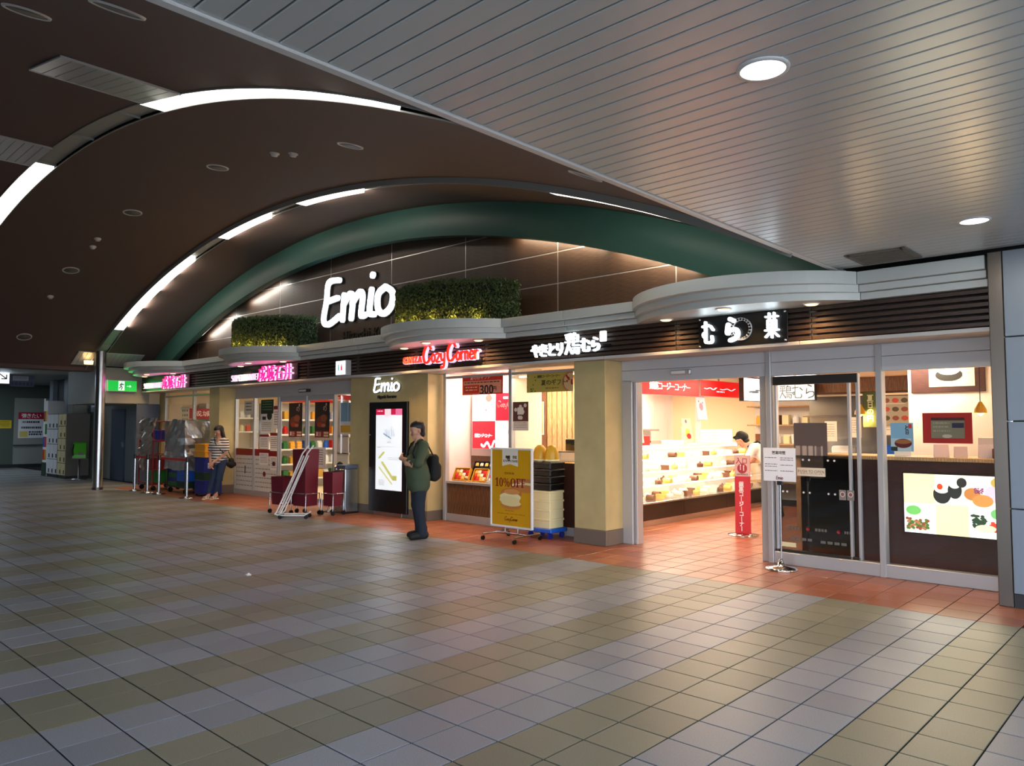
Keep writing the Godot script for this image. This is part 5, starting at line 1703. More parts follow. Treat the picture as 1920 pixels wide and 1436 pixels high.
	lines(im, 0.06, 0.38, 0.94, 0.5, 1, Color(0.3, 0.1, 0.08)); lines(im, 0.08, 0.6, 0.4, 0.88, 2, Color(0.98, 0.85, 0.7))
	write(im, "円", 0.76, 0.62, 0.2, Color(0.25, 0.08, 0.06), 3)
	var rp := notice("window_poster", im, 0.93, 0.33, Vector3(-8.7, 2.25, 0.008), "red price poster hanging in the top of the gift window")
	text_part(rp, "price_lettering", "300", 0.14, "lettering_dark", Vector3(0.1, -0.09, 0.002), 0.001)
	im = picture(256, 112, Color(0.72, 0.66, 0.3))
	oval(im, 0.97, 0.55, 0.2, 0.5, Color(0.75, 0.5, 0.35)); oval(im, 0.97, 0.55, 0.16, 0.42, Color(0.85, 0.75, 0.55))
	for k in 9: oval(im, rng.randf_range(0.86, 0.99), rng.randf_range(0.25, 0.9), 0.02, 0.05, Color(0.6, 0.16, 0.12))
	for k in 12: oval(im, rng.randf_range(0.0, 0.2), rng.randf_range(0.1, 0.95), 0.015, 0.03, Color(0.25, 0.38, 0.12))
	write(im, "銀座コージーコーナー", 0.24, 0.18, 0.12, Color(0.25, 0.22, 0.08), 2, 0.95)
	write(im, "夏のギフト", 0.32, 0.42, 0.24, Color(0.25, 0.22, 0.08), 3, 1.05)
	lines(im, 0.42, 0.8, 0.7, 0.9, 1, Color(0.5, 0.2, 0.1))
	notice("window_poster", im, 0.9, 0.31, Vector3(-7.28, 2.24, 0.008), "olive yellow gift poster across the top of the right pane")
	im = picture(96, 128, Color(0.36, 0.2, 0.18))
	for k in 7: oval(im, rng.randf_range(0.1, 0.9), rng.randf_range(0.08, 0.6), 0.1, 0.07, Color(0.85, 0.8, 0.76))
	rect(im, 0.3, 0.2, 0.7, 0.45, Color(0.88, 0.85, 0.8)); rect(im, 0, 0.68, 1, 1, Color(0.85, 0.8, 0.75)); lines(im, 0.08, 0.72, 0.92, 0.95, 4, Color(0.35, 0.25, 0.24))
	notice("window_poster", im, 0.32, 0.44, Vector3(-7.86, 1.73, 0.008), "small brown and white photo poster beside the middle post")
	# cash desk and the room behind
	var r := struct("wall_cash_desk", "wood panelled wall behind the cash desk")
	part(r, "wall", box(Vector3(-9.64, 0, -2.3), Vector3(-7.55, 2.5, -2.22)), "wood_pale")
	for i in 12:
		part(r, "batten", box(Vector3(-9.2 + i * 0.12, 1.0, -2.22), Vector3(-9.1 + i * 0.12, 2.45, -2.2), 0.004), "wood_pale")
	part(r, "dark_panel", box(Vector3(-9.62, 1.15, -2.22), Vector3(-9.22, 2.4, -2.19), 0.004), "wood_mid")
	var d := thing("cash_desk", "cash desk with a yellow top behind the right pane", "counter", Vector3(-7.3, 0, -0.55))
	part(d, "body", box(Vector3(-0.68, 0, -0.3), Vector3(0.72, 1.0, 0.3), 0.004), "wood_dark")
	part(d, "top", box(Vector3(-0.7, 1.0, -0.32), Vector3(0.74, 1.04, 0.42), 0.006), "mustard")
	var g := thing("cash_register", "grey cash register with a dark screen on the cash desk", "cash register", Vector3(-7.25, 1.04, -0.45), 0.2)
	part(g, "body", box(Vector3(-0.17, 0, -0.16), Vector3(0.17, 0.14, 0.16), 0.01), "white")
	part(g, "keyboard", box(Vector3(-0.15, 0.14, 0.0), Vector3(0.15, 0.16, 0.15), 0.004), "locker_side")
	part(g, "screen", box(Vector3(-0.12, 0.16, -0.1), Vector3(0.1, 0.33, -0.06), 0.006), "black")
	part(g, "display_back", box(Vector3(-0.14, 0.15, -0.12), Vector3(0.12, 0.35, -0.1), 0.006), "cream_plastic")
	solo("card_box", block(0.14, 0.12, 0.1), "red", "red box left of the cash register", "box", Vector3(-7.6, 1.04, -0.4))
	solo("leaflet_holder", block(0.12, 0.2, 0.06), "white", "white leaflet holder at the right end of the cash desk", "leaflet holder", Vector3(-6.8, 1.04, -0.3), 0.3)
	im = picture(96, 128, Color(0.78, 0.62, 0.42))
	rect(im, 0.0, 0.0, 1.0, 0.03, Color.WHITE); rect(im, 0.0, 0.97, 1.0, 1.0, Color.WHITE); rect(im, 0, 0, 0.04, 1, Color.WHITE); rect(im, 0.96, 0, 1, 1, Color.WHITE); lines(im, 0.15, 0.15, 0.85, 0.85, 7, Color(0.5, 0.35, 0.22))
	notice("wall_notice", im, 0.3, 0.62, Vector3(-9.42, 1.72, -2.18), "white framed notice on the dark wood panel")
	# fluorescent light line at the top of the pane
	var fl := thing("window_tube", "bright tube along the top of the right shop window pane", "light", Vector3(-7.3, 2.33, -0.12))
	part(fl, "tube", box(Vector3(-0.7, 0, -0.02), Vector3(0.72, 0.03, 0.02), 0.008), "tube_warm")
	lamp_area(fl, "tube_glow", Vector3(0, -0.01, 0), Vector3(-90, 0, 0), 1.4, 0.05, Color(1, 0.9, 0.7), 0.5)
	# rolling poster stand
	var a := thing("poster_stand", "yellow waffle poster on a white framed rolling stand", "poster stand", Vector3(-7.265, 0, 0.85))
	var fr := S()
	for s in [-1, 1]:
		bx(fr, Vector3(s * 0.385 - 0.014, 0.17, -0.02), Vector3(s * 0.385 + 0.014, 1.27, 0.02), 0.006)
		bx(fr, Vector3(-0.385, 0.72 + s * 0.54 - 0.014, -0.02), Vector3(0.385, 0.72 + s * 0.54 + 0.014, 0.02), 0.006)
	part(a, "frame", fr, "white")
	part(a, "back", box(Vector3(-0.38, 0.18, -0.015), Vector3(0.38, 1.26, 0.0)), "white")
	im = picture(256, 368, Color(0.85, 0.62, 0.1))
	for q in [[0.9, 0.42, 0.36, 0.05, 0.78, 0.5, 0.28], [0.86, 0.47, 0.36, 0.05, 0.95, 0.87, 0.66], [0.84, 0.5, 0.34, 0.05, 0.8, 0.5, 0.26], [0.5, 0.57, 0.27, 0.07, 0.8, 0.5, 0.24], [0.48, 0.62, 0.27, 0.06, 0.96, 0.9, 0.68], [0.46, 0.66, 0.26, 0.05, 0.94, 0.86, 0.62], [0.5, 0.72, 0.27, 0.06, 0.82, 0.52, 0.26], [0.5, 0.7, 0.25, 0.04, 0.95, 0.86, 0.6], [0.52, 0.55, 0.2, 0.035, 0.88, 0.6, 0.34]]:
		oval(im, q[0], q[1], q[2], q[3], Color(q[4], q[5], q[6]))
	rect(im, 0.27, 0.0, 0.68, 0.22, Color(0.9, 0.88, 0.8))
	for k in 14: rect(im, 0.475 - 0.205 * k / 14.0, 0.19 + 0.03 * k / 14.0, 0.475 + 0.205 * k / 14.0, 0.194 + 0.03 * k / 14.0, Color(0.85, 0.62, 0.1))
	write(im, "毎月", 0.36, 0.08, 0.04, Color(0.35, 0.16, 0.05), 3, 1.05); write(im, "日は", 0.54, 0.08, 0.035, Color(0.35, 0.16, 0.05), 3)
	write(im, "スフレワッフルの日", 0.29, 0.135, 0.03, Color(0.35, 0.16, 0.05), 2, 0.98)
	write(im, "スフレワッフル", 0.33, 0.3, 0.026, Color(0.4, 0.2, 0.05), 2, 0.95)
	lines(im, 0.35, 0.8, 0.6, 0.82, 1, Color(0.45, 0.25, 0.05)); lines(im, 0.15, 0.84, 0.85, 0.86, 1, Color(0.45, 0.25, 0.05))
	part(a, "poster", sheet(0.745, 1.06), print_mat(im, 0.3), Vector3(0, 0.72, 0.006))
	text_part(a, "lettering", "8", 0.07, "lettering_dark", Vector3(-0.045, 1.125, 0.008), 0.001)
	text_part(a, "lettering", "10%OFF", 0.12, "red_deep", Vector3(-0.02, 0.79, 0.008), 0.001, "Droid Serif", true, 0.86)
	var cz := S()
	script_bars(cz, "Cozy Corner", Vector2(-0.12, 0.26), 0.0045, 0.006, 0.005, 0.007, 0.009)
	part(a, "lettering", cz, "red_deep")
	var lg := S()
	tube(lg, [Vector3(-0.12, 0.17, 0), Vector3(-0.12, 0.1, 0)], 0.012, 7)
	tube(lg, [Vector3(0.12, 0.17, 0), Vector3(0.12, 0.1, 0)], 0.012, 7)
	tube(lg, [Vector3(-0.3, 0.085, 0), Vector3(0.3, 0.085, 0)], 0.014, 7)
	for s in [-1, 1]: tube(lg, [Vector3(s * 0.3, 0.085, -0.26), Vector3(s * 0.3, 0.085, 0.26)], 0.012, 7)
	part(a, "legs", lg, "chrome")
	for q in [[-0.3, -0.26], [0.3, -0.26], [-0.3, 0.26], [0.3, 0.26]]:
		var wh := S()
		tube(wh, [Vector3(q[0] - 0.012, 0.032, q[1]), Vector3(q[0] + 0.012, 0.032, q[1])], 0.032, 12)
		part(a, "wheel", wh, "black")
	# crates of the cake shop on a blue dolly
	var dl := thing("crate_dolly", "blue wheeled dolly under the cream cake crates", "dolly", Vector3(-7.08, 0, 0.32))
	part(dl, "deck", box(Vector3(-0.24, 0.09, -0.18), Vector3(0.24, 0.15, 0.18), 0.01), "blue_light")
	for q in [[-0.18, -0.13], [0.18, -0.13], [-0.18, 0.13], [0.18, 0.13]]:
		var wh := S()
		tube(wh, [Vector3(q[0] - 0.015, 0.045, q[1]), Vector3(q[0] + 0.015, 0.045, q[1])], 0.045, 12)
		part(dl, "wheel", wh, "blue")
	for k in 4:
		crate(["lowest cream crate behind the yellow poster stand", "second cream crate from the floor behind the poster stand", "third cream crate from the floor behind the poster stand", "topmost cream crate under the black trays"][k], "cream_plastic", Vector3(-7.08, 0.15 + k * 0.13, 0.32), 0.4, 0.13, 0.3)
	for k in 4:
		crate(["lowest black tray on the cream crates", "second black tray on the cream crates", "third black tray on the cream crates", "topmost black tray under the yellow domes"][k], "black", Vector3(-7.08, 0.68 + k * 0.1, 0.32), 0.42, 0.09, 0.31)
	for k in 2:
		var dm := S()
		lathe(dm, [Vector2(0.095, 0), Vector2(0.1, 0.03), Vector2(0.1, 0.12), Vector2(0.08, 0.19), Vector2(0.04, 0.23), Vector2(0, 0.235)], Vector3.ZERO, 20)
		var t := solo("dome_tub", dm, "mustard", ["left rounded yellow tub on top of the black trays", "right rounded yellow tub on top of the black trays"][k], "tub", Vector3(-7.19 + k * 0.22, 1.075, 0.32), 0.0, "yellow tubs on the crates")
		var rm := S()
		lathe(rm, [Vector2(0.095, 0.0), Vector2(0.107, 0.005), Vector2(0.107, 0.03), Vector2(0.1, 0.032)], Vector3.ZERO, 20)
		part(t, "rim", rm, "cream_plastic")

# ------------------------------------------------------------------ cake counter and aisle
func cake_shop() -> void:
	var c := thing("cake_showcase", "long brightly lit glass cake counter with dark base", "showcase", Vector3(-6.6, 0, -3.4))
	part(c, "kick_plate", box(Vector3(-0.72, 0, -2.25), Vector3(-0.04, 0.1, 2.25), 0.003), "steel")
	for k in 3:
		part(c, "base_panel", box(Vector3(-0.75, 0.1, -2.25 + k * 1.5 + 0.003), Vector3(0.0, 0.35, -0.75 + k * 1.5 - 0.003), 0.003), "wood_black")
	part(c, "ledge", box(Vector3(-0.78, 0.35, -2.27), Vector3(0.02, 0.38, 2.27), 0.004), "steel")
	part(c, "top", box(Vector3(-0.8, 1.22, -2.27), Vector3(-0.16, 1.25, 2.27), 0.004), "room_white")
	part(c, "back", box(Vector3(-0.8, 0.38, -2.27), Vector3(-0.78, 1.22, 2.27)), "room_white")
	for s in [-2.26, 2.25]:
		var st := S()
		flat_side(st, s)
		part(c, "end_pane", st, "glass")
	var gl := S()
	var pts := [Vector2(0.0, 0.38), Vector2(-0.02, 0.6), Vector2(-0.06, 0.85), Vector2(-0.12, 1.08), Vector2(-0.17, 1.22)]
	for i in 4:
		var a: Vector2 = pts[i]
		var b: Vector2 = pts[i + 1]
		for off in [0.0, -0.008]:
			quad(gl, Vector3(a.x + off, a.y, -2.25), Vector3(a.x + off, a.y, 2.25), Vector3(b.x + off, b.y, 2.25), Vector3(b.x + off, b.y, -2.25), Vector3(-1 if off == 0.0 else 1, 0.8, 0))
	part(c, "curved_pane", gl, "glass")
	var ys := [0.39, 0.62, 0.84, 1.04]
	var dep := [0.62, 0.55, 0.48, 0.4]
	for k in range(1, 4):
		part(c, "glass_shelf", box(Vector3(-0.76, ys[k] - 0.012, -2.24), Vector3(-0.76 + dep[k], ys[k], 2.24)), "glass")
		part(c, "shelf_lamp", box(Vector3(-0.76 + dep[k] - 0.03, ys[k] - 0.03, -2.2), Vector3(-0.76 + dep[k], ys[k] - 0.014, 2.2)), "tube_white")
	for q in 3:
		lamp_area(c, "shelf_glow", Vector3(-0.42, 1.2, -1.5 + q * 1.5), Vector3(-90, 0, 0), 0.35, 1.4, Color(1, 0.96, 0.9), CASE)
		lamp_area(c, "shelf_glow", Vector3(-0.24, 0.82, -1.5 + q * 1.5), Vector3(-90, 0, 0), 0.05, 1.4, Color(1, 0.96, 0.9), CASE * 0.5)
	part(c, "top_lamp", box(Vector3(-0.26, 1.2, -2.2), Vector3(-0.2, 1.218, 2.2)), "tube_white")
	# cakes row by row
	var names := ["lowest", "second", "third", "top"]
	var kinds := ["slice", "round", "roll"]
	for k in 4:
		for i in 15:
			var z := -1.35 - i * 0.29
			for row in (2 if k < 2 else 1):
				var kind: String = kinds[(i + k + row) % 3]
				var tone: String = ["cake_cream", "cake_yellow", "cake_brown", "cake_cream"][(i * 3 + k + row * 2) % 4]
				var lab := "%s %s, %s from the near end, %s row, %s shelf" % [{"cake_cream": "white", "cake_yellow": "yellow", "cake_brown": "brown"}[tone], {"slice": "cake slice", "round": "round cake", "roll": "roll cake"}[kind], ORD[i], ["front", "back"][row], names[k]]
				cake(kind, tone, lab, Vector3(-6.78 - row * 0.26 - k * 0.04, ys[k] + (0.0 if k else -0.01), z), "cakes on the %s shelf" % names[k])
			if k and i % 2 == 0:
				solo("price_card", block(0.004, 0.05, 0.09, 0.001), "paper", "white price card, %s from the near end, %s cake shelf" % [ORD[i / 2], names[k]], "price card", Vector3(-6.6 - 0.76 + dep[k] - 0.01, ys[k], z - 0.14), 0.0, "price cards on the %s shelf" % names[k])
	# things on top of the counter
	var im := picture(128, 192, Color(0.95, 0.88, 0.72))
	oval(im, 0.5, 0.55, 0.25, 0.12, Color(0.9, 0.78, 0.3)); oval(im, 0.4, 0.7, 0.2, 0.08, Color(0.8, 0.7, 0.2)); oval(im, 0.45, 0.12, 0.12, 0.08, Color(0.5, 0.35, 0.6)); lines(im, 0.1, 0.85, 0.9, 0.95, 2, Color(0.4, 0.3, 0.2))
	var pl := [[-1.75, 0.42, 0.5, 1.57, "tall pale yellow board with a yellow dessert on the cake counter"], [-3.4, 0.3, 0.42, 1.52, "yellow board with a red dessert on the cake counter"], [-3.9, 0.34, 0.48, 1.95, "lilac board hanging above the cake counter"]]
	for k in 3:
		var q = pl[k]
		if k == 1: oval(im, 0.6, 0.75, 0.25, 0.12, Color(0.75, 0.1, 0.1))
		if k == 2: im.fill(Color(0.86, 0.82, 0.9)); oval(im, 0.5, 0.5, 0.2, 0.15, Color(0.8, 0.5, 0.6)); oval(im, 0.3, 0.3, 0.05, 0.04, Color(0.5, 0.3, 0.5)); oval(im, 0.7, 0.35, 0.05, 0.04, Color(0.5, 0.3, 0.5))
		var t := thing("counter_board", q[4], "sign board", Vector3(-6.95, 1.25, q[0]), PI / 2, "boards on the cake counter")
		var o := part(t, "board", sheet(q[1], q[2]), print_mat(im.duplicate(), 0.5), Vector3(0, q[3] - 1.27, 0))
		o.rotation_degrees.x = -8
		part(t, "prop", box(Vector3(-0.01, 0, -0.12), Vector3(0.01, q[3] - 1.2, -0.02)), "white")
	solo("counter_box", block(0.4, 0.26, 0.6, 0.01), "white", "large white box on the cake counter by the aisle end", "box", Vector3(-7.1, 1.25, -4.7))
	solo("counter_box", block(0.2, 0.16, 0.24, 0.006), "red", "red box on the cake counter behind the yellow board", "box", Vector3(-7.2, 1.25, -2.3))
	solo("counter_box", block(0.3, 0.08, 0.26, 0.006), "paper", "flat white tray on the cake counter", "tray", Vector3(-6.95, 1.25, -2.9))
	var cu := thing("plastic_curtain", "clear plastic curtain hanging above the cake counter", "curtain", Vector3(-7.2, 1.32, -2.3))
	var cs := S()
	for i in 24:
		var z0 := 1.0 - i * 0.085
		var z1 := z0 - 0.085
		var xa := 0.025 * sin(i * 1.3)
		var xb := 0.025 * sin((i + 1) * 1.3)
		quad(cs, Vector3(xa, 0, z0), Vector3(xb, 0, z1), Vector3(xb * 0.4, 0.82, z1), Vector3(xa * 0.4, 0.82, z0), Vector3(-5, 0.4, 0))
	part(cu, "sheet", cs, "plastic_sheet")
	var rl := S()
	tube(rl, [Vector3(0, 0.83, 1.0), Vector3(0, 0.83, -1.05)], 0.012, 7)
	part(cu, "rail", rl, "steel")
	# signs above
	im = picture(384, 64, Color(0.85, 0.05, 0.08))
	write(im, "銀座コージーコーナー", 0.18, 0.28, 0.42, Color.WHITE, 4, 0.95)
	var s1 := thing("overhead_sign", "long red sign with white characters above the cake counter", "sign", Vector3(-6.9, 2.1, -2.75))
	part(s1, "case", box(Vector3(-0.08, 0, -1.0), Vector3(-0.004, 0.3, 1.0), 0.004), "white_metal")
	var o1 := part(s1, "lit_face", sheet(1.98, 0.29), print_mat(im, 0.4, 0.9), Vector3(0.0, 0.15, 0))
	o1.rotation.y = PI / 2
	im = picture(256, 64, Color(0.85, 0.05, 0.08))
	wave_logo(im, 0.1, 0.5, 0.3, Color.WHITE); wave_logo(im, 0.5, 0.5, 0.4, Color.WHITE)
	lines(im, 0.4, 0.65, 0.62, 0.85, 1, Color.WHITE)
	var s2 := thing("overhead_sign", "shorter red sign with a white wavy logo above the cake counter", "sign", Vector3(-6.9, 2.12, -4.55))
	part(s2, "case", box(Vector3(-0.08, 0, -0.76), Vector3(-0.004, 0.3, 0.76), 0.004), "white_metal")
	var o2 := part(s2, "lit_face", sheet(1.5, 0.29), print_mat(im, 0.4, 0.9), Vector3(0.0, 0.15, 0))
	o2.rotation.y = PI / 2
	part(s1, "hanger", box(Vector3(-0.05, 0.3, -0.02), Vector3(-0.03, 0.4, 0.02)), "steel")
	part(s2, "hanger", box(Vector3(-0.05, 0.3, -0.02), Vector3(-0.03, 0.38, 0.02)), "steel")
	im = picture(128, 96, Color(0.96, 0.98, 1.0))
	oval(im, 0.45, 0.6, 0.25, 0.06, Color(0.2, 0.22, 0.25)); oval(im, 0.62, 0.52, 0.12, 0.04, Color(0.2, 0.22, 0.25)); rect(im, 0.22, 0.6, 0.3, 0.68, Color(0.2, 0.22, 0.25))
	var s3 := thing("hanging_light_sign", "white lit sign with a dark brush mark at the end of the aisle", "sign", Vector3(-6.45, 2.04, -5.05))
	part(s3, "case", box(Vector3(-0.1, 0, -0.46), Vector3(-0.004, 0.44, 0.46), 0.006), "dark_frame")
	var o3 := part(s3, "lit_face", sheet(0.9, 0.42), print_mat(im, 0.4, 1.4), Vector3(0.0, 0.22, 0))
	o3.rotation.y = PI / 2
	part(s3, "hanger", box(Vector3(-0.06, 0.44, -0.02), Vector3(-0.03, 0.46, 0.02)), "steel")
	# entrance stand
	var e := thing("entrance_stand", "tall narrow red and white entrance sign on a round steel base", "sign stand", Vector3(-5.13, 0, -1.8), 0.35)
	var bs := S()
	lathe(bs, [Vector2(0, 0), Vector2(0.22, 0), Vector2(0.22, 0.012), Vector2(0.04, 0.025), Vector2(0, 0.025)], Vector3.ZERO, 28)
	part(e, "base", bs, "chrome")
	im = picture(96, 448, Color(0.85, 0.05, 0.07))
	rect(im, 0, 0, 1, 0.27, Color(0.96, 0.82, 0.78)); write(im, "入口", 0.1, 0.03, 0.075, Color(0.75, 0.1, 0.1), 4, 1.1)
	oval(im, 0.5, 0.165, 0.32, 0.065, Color(0.75, 0.08, 0.1)); rect(im, 0.36, 0.13, 0.42, 0.19, Color.WHITE); rect(im, 0.56, 0.14, 0.64, 0.2, Color.WHITE); oval(im, 0.39, 0.122, 0.05, 0.009, Color.WHITE); oval(im, 0.6, 0.13, 0.05, 0.009, Color.WHITE)
	write(im, "銀座コ|ジ|コ|ナ|", 0.28, 0.34, 0.058, Color.WHITE, 5, 1.1, true)
	part(e, "board", box(Vector3(-0.11, 0.025, -0.012), Vector3(0.11, 1.15, 0.012), 0.002), "red")
	part(e, "face", sheet(0.215, 1.12), print_mat(im, 0.4), Vector3(0, 0.588, 0.016))
	text_part(e, "lettering", "ENTRANCE", 0.022, "lettering_dark", Vector3(0, 0.875, 0.017), 0.001)
	# rack with papers and the lit back of the shop
	var bk := thing("bread_rack", "white lit wall rack at the end of the shop aisle", "rack", Vector3(-6.3, 0, -7.2))
	part(bk, "back", box(Vector3(-1.2, 0, -0.1), Vector3(1.2, 2.2, -0.06)), "room_white")
	for y in [0.4, 0.8, 1.2, 1.6, 2.0]:
		part(bk, "shelf", box(Vector3(-1.2, y - 0.03, -0.06), Vector3(1.2, y, 0.35), 0.004), "wood_pale")
	goods(Vector3(-6.3, 0, -7.15), 2.3, [0.8, 1.2, 1.6], "packs on the end rack", "rack at the end of the aisle", ["cream_plastic", "paper", "mustard", "white", "cake_brown"], 0.2)
	for k in 4:
		var z := -3.1 - k * 0.75
		solo("wall_carton", block(0.3, 0.42, 0.5, 0.006), ["white", "paper", "cream_plastic", "white"][k], ["white carton on the shelf behind the curtain", "off-white carton on the shelf behind the lilac board", "cream carton on the high shelf behind the counter", "white carton at the far end of the high shelf"][k], "carton", Vector3(-9.3, 1.5, z), 0.0, "cartons behind the cake counter")
	var hs := thing("high_shelf", "wooden wall shelf behind the cake counter", "shelf", Vector3(-9.4, 0, -4.3))
	part(hs, "board", box(Vector3(-0.22, 1.46, -1.6), Vector3(0.3, 1.5, 1.6), 0.004), "wood_mid")
	for z in [-1.4, 0.0, 1.4]:
		part(hs, "bracket", box(Vector3(-0.22, 1.2, z - 0.02), Vector3(0.2, 1.46, z + 0.02), 0.004), "wood_mid")

const CASE := 1.3

func flat_side(st: SurfaceTool, z: float) -> void:
	var pts := PackedVector2Array([Vector2(-0.78, 0.38), Vector2(0, 0.38), Vector2(-0.06, 0.85), Vector2(-0.17, 1.22), Vector2(-0.78, 1.22)])
	flat_prism(st, pts, z, z + 0.006)

func cake(kind: String, tone: String, label: String, pos: Vector3, grp: String) -> void:
	var key := "cake " + kind
	if not box_cache.has(key):
		var st := S()
		if kind == "slice":
			prism(st, PackedVector2Array([Vector2(-0.07, -0.045), Vector2(0.07, 0.0), Vector2(-0.07, 0.045)]), 0, 0.08)
		elif kind == "round":
			lathe(st, [Vector2(0, 0), Vector2(0.055, 0), Vector2(0.058, 0.055), Vector2(0.045, 0.07), Vector2(0.02, 0.075), Vector2(0.012, 0.1), Vector2(0, 0.105)], Vector3.ZERO, 12)
		else:
			tube(st, [Vector3(-0.07, 0.045, 0), Vector3(0.07, 0.045, 0)], 0.045, 10)
			bx(st, Vector3(-0.075, 0, -0.05), Vector3(0.075, 0.006, 0.05))
		box_cache[key] = done(st)
	solo({"slice": "cake_slice", "round": "round_cake", "roll": "roll_cake"}[kind], box_cache[key], tone, label, "cake", pos, 0.0, grp)

# ------------------------------------------------------------------ rice ball shop
func rice_shop() -> void:
	var b := struct("wall_counter", "dark wood counter wall behind the right shop window")
	part(b, "panel", box(Vector3(-2.98, 0.06, -0.3), Vector3(-1.52, 1.22, -0.12), 0.003), "wood_dark")
	part(b, "counter_top", box(Vector3(-3.78, 1.22, -0.75), Vector3(-1.52, 1.26, -0.1), 0.004), "wood_pale")
	part(b, "panel", box(Vector3(-3.78, 0.06, -0.75), Vector3(-2.98, 1.22, -0.6), 0.003), "wood_black")
	var im := picture(384, 264, Color(0.96, 0.88, 0.66))
	rect(im, 0.0, 0.5, 0.33, 1.0, Color(0.98, 0.98, 0.95)); rect(im, 0.66, 0.5, 1.0, 1.0, Color(0.97, 0.97, 0.93)); rect(im, 0.33, 0.0, 1.0, 0.5, Color(0.92, 0.9, 0.82))
	rect(im, 0.36, 0.44, 0.64, 0.5, Color(0.8, 0.8, 0.76))
	for q in [[0.4, 0.33, 0.09, 0.15, 0.09, 0.1, 0.1], [0.4, 0.22, 0.08, 0.09, 0.96, 0.95, 0.9], [0.38, 0.2, 0.03, 0.05, 0.8, 0.25, 0.1], [0.53, 0.25, 0.07, 0.14, 0.1, 0.11, 0.1], [0.53, 0.14, 0.06, 0.08, 0.95, 0.94, 0.9], [0.6, 0.12, 0.05, 0.08, 0.12, 0.12, 0.11], [0.78, 0.18, 0.11, 0.12, 0.86, 0.78, 0.82], [0.93, 0.28, 0.11, 0.14, 0.82, 0.72, 0.8], [0.95, 0.1, 0.07, 0.08, 0.72, 0.62, 0.3], [0.7, 0.3, 0.08, 0.1, 0.7, 0.45, 0.2], [0.8, 0.4, 0.1, 0.1, 0.82, 0.52, 0.26]]:
		oval(im, q[0], q[1], q[2], q[3], Color(q[4], q[5], q[6]))
	for k in 60:
		oval(im, 0.03 + rng.randf() * 0.22, 0.76 + rng.randf() * 0.17, 0.018, 0.024, [Color(0.5, 0.25, 0.15), Color(0.62, 0.42, 0.28), Color(0.25, 0.42, 0.15)][k % 3])
		oval(im, 0.86 + rng.randf() * 0.13, 0.74 + rng.randf() * 0.14, 0.016, 0.02, Color(0.85, 0.2, 0.1))
		oval(im, 0.69 + rng.randf() * 0.13, 0.63 + rng.randf() * 0.2, 0.02, 0.02, Color(0.1, 0.22, 0.12))
		oval(im, 0.72 + rng.randf() * 0.09, 0.2 + rng.randf() * 0.08, 0.006, 0.008, Color(0.45, 0.2, 0.35))
	oval(im, 0.1, 0.62, 0.08, 0.08, Color(0.4, 0.7, 0.35)); oval(im, 0.93, 0.6, 0.06, 0.08, Color(0.4, 0.7, 0.4)); oval(im, 0.82, 0.84, 0.1, 0.06, Color(0.93, 0.8, 0.7))
	var l := thing("menu_light_box", "bright light box with rice ball photographs low in the right window", "light box", Vector3(-2.02, 0.47, -0.12))
	part(l, "case", box(Vector3(-0.46, 0, 0), Vector3(0.46, 0.63, 0.04), 0.004), "black")
	part(l, "lit_face", sheet(0.9, 0.61), print_mat(im, 0.4, 1.25), Vector3(0, 0.315, 0.044))
	lamp_area(l, "light_box_glow", Vector3(0, 0.315, 0.06), Vector3(0, 180, 0), 0.88, 0.6, Color(1, 0.95, 0.82), 0.7)
	# things on and over the counter
	im = picture(160, 96, Color(0.72, 0.12, 0.08))
	rect(im, 0.18, 0.16, 0.86, 0.84, Color(0.55, 0.54, 0.44)); rect(im, 0.18, 0.16, 0.86, 0.26, Color(0.3, 0.1, 0.08)); rect(im, 0.6, 0.34, 0.84, 0.5, Color(0.2, 0.2, 0.32)); lines(im, 0.22, 0.32, 0.56, 0.7, 3, Color(0.7, 0.68, 0.55)); oval(im, 0.5, 0.76, 0.1, 0.06, Color(0.8, 0.78, 0.7))
	notice("framed_menu", im, 0.45, 0.31, Vector3(-2.035, 1.565, -0.03), "red framed menu hanging in the right window")
	im = picture(96, 128, Color(0.55, 0.75, 0.86))
	rect(im, 0, 0.55, 0.9, 1, Color(0.75, 0.85, 0.88)); oval(im, 0.55, 0.72, 0.38, 0.16, Color(0.4, 0.1, 0.08)); oval(im, 0.55, 0.66, 0.36, 0.08, Color(0.66, 0.42, 0.22)); rect(im, 0.0, 0.85, 0.3, 1, Color(0.1, 0.2, 0.1)); write(im, "と", 0.62, 0.1, 0.14, Color(0.15, 0.15, 0.2), 3); write(im, "日", 0.64, 0.26, 0.14, Color(0.15, 0.15, 0.2), 3); rect(im, 0.8, 0.05, 0.95, 0.2, Color(0.85, 0.2, 0.15))
	notice("soup_poster", im, 0.22, 0.3, Vector3(-2.46, 1.47, -0.03), "pale blue soup bowl poster in the right window")
	im = picture(48, 128, Color(0.32, 0.38, 0.18))
	write(im, "夏日の円", 0.3, 0.1, 0.17, Color(0.9, 0.88, 0.7), 3, 1.1, true)
	notice("hanging_banner", im, 0.16, 0.42, Vector3(-3.02, 1.78, -0.8), "narrow green hanging banner behind the door edge")
	im = picture(192, 128, Color(0.62, 0.58, 0.48))
	for k in 12: oval(im, 0.1 + 0.16 * (k % 4), 0.15 + 0.3 * (k / 4), 0.06, 0.08, Color(0.3 + 0.2 * (k % 3), 0.25, 0.15)); lines(im, 0.05 + 0.0 * k, 0.26, 0.6, 0.3, 1, Color(0.9, 0.88, 0.8))
	rect(im, 0.68, 0.06, 0.96, 0.42, Color(0.86, 0.84, 0.76)); rect(im, 0.68, 0.55, 0.96, 0.9, Color(0.86, 0.84, 0.76)); oval(im, 0.85, 0.3, 0.08, 0.08, Color(0.75, 0.2, 0.1)); oval(im, 0.85, 0.78, 0.08, 0.08, Color(0.75, 0.2, 0.1))
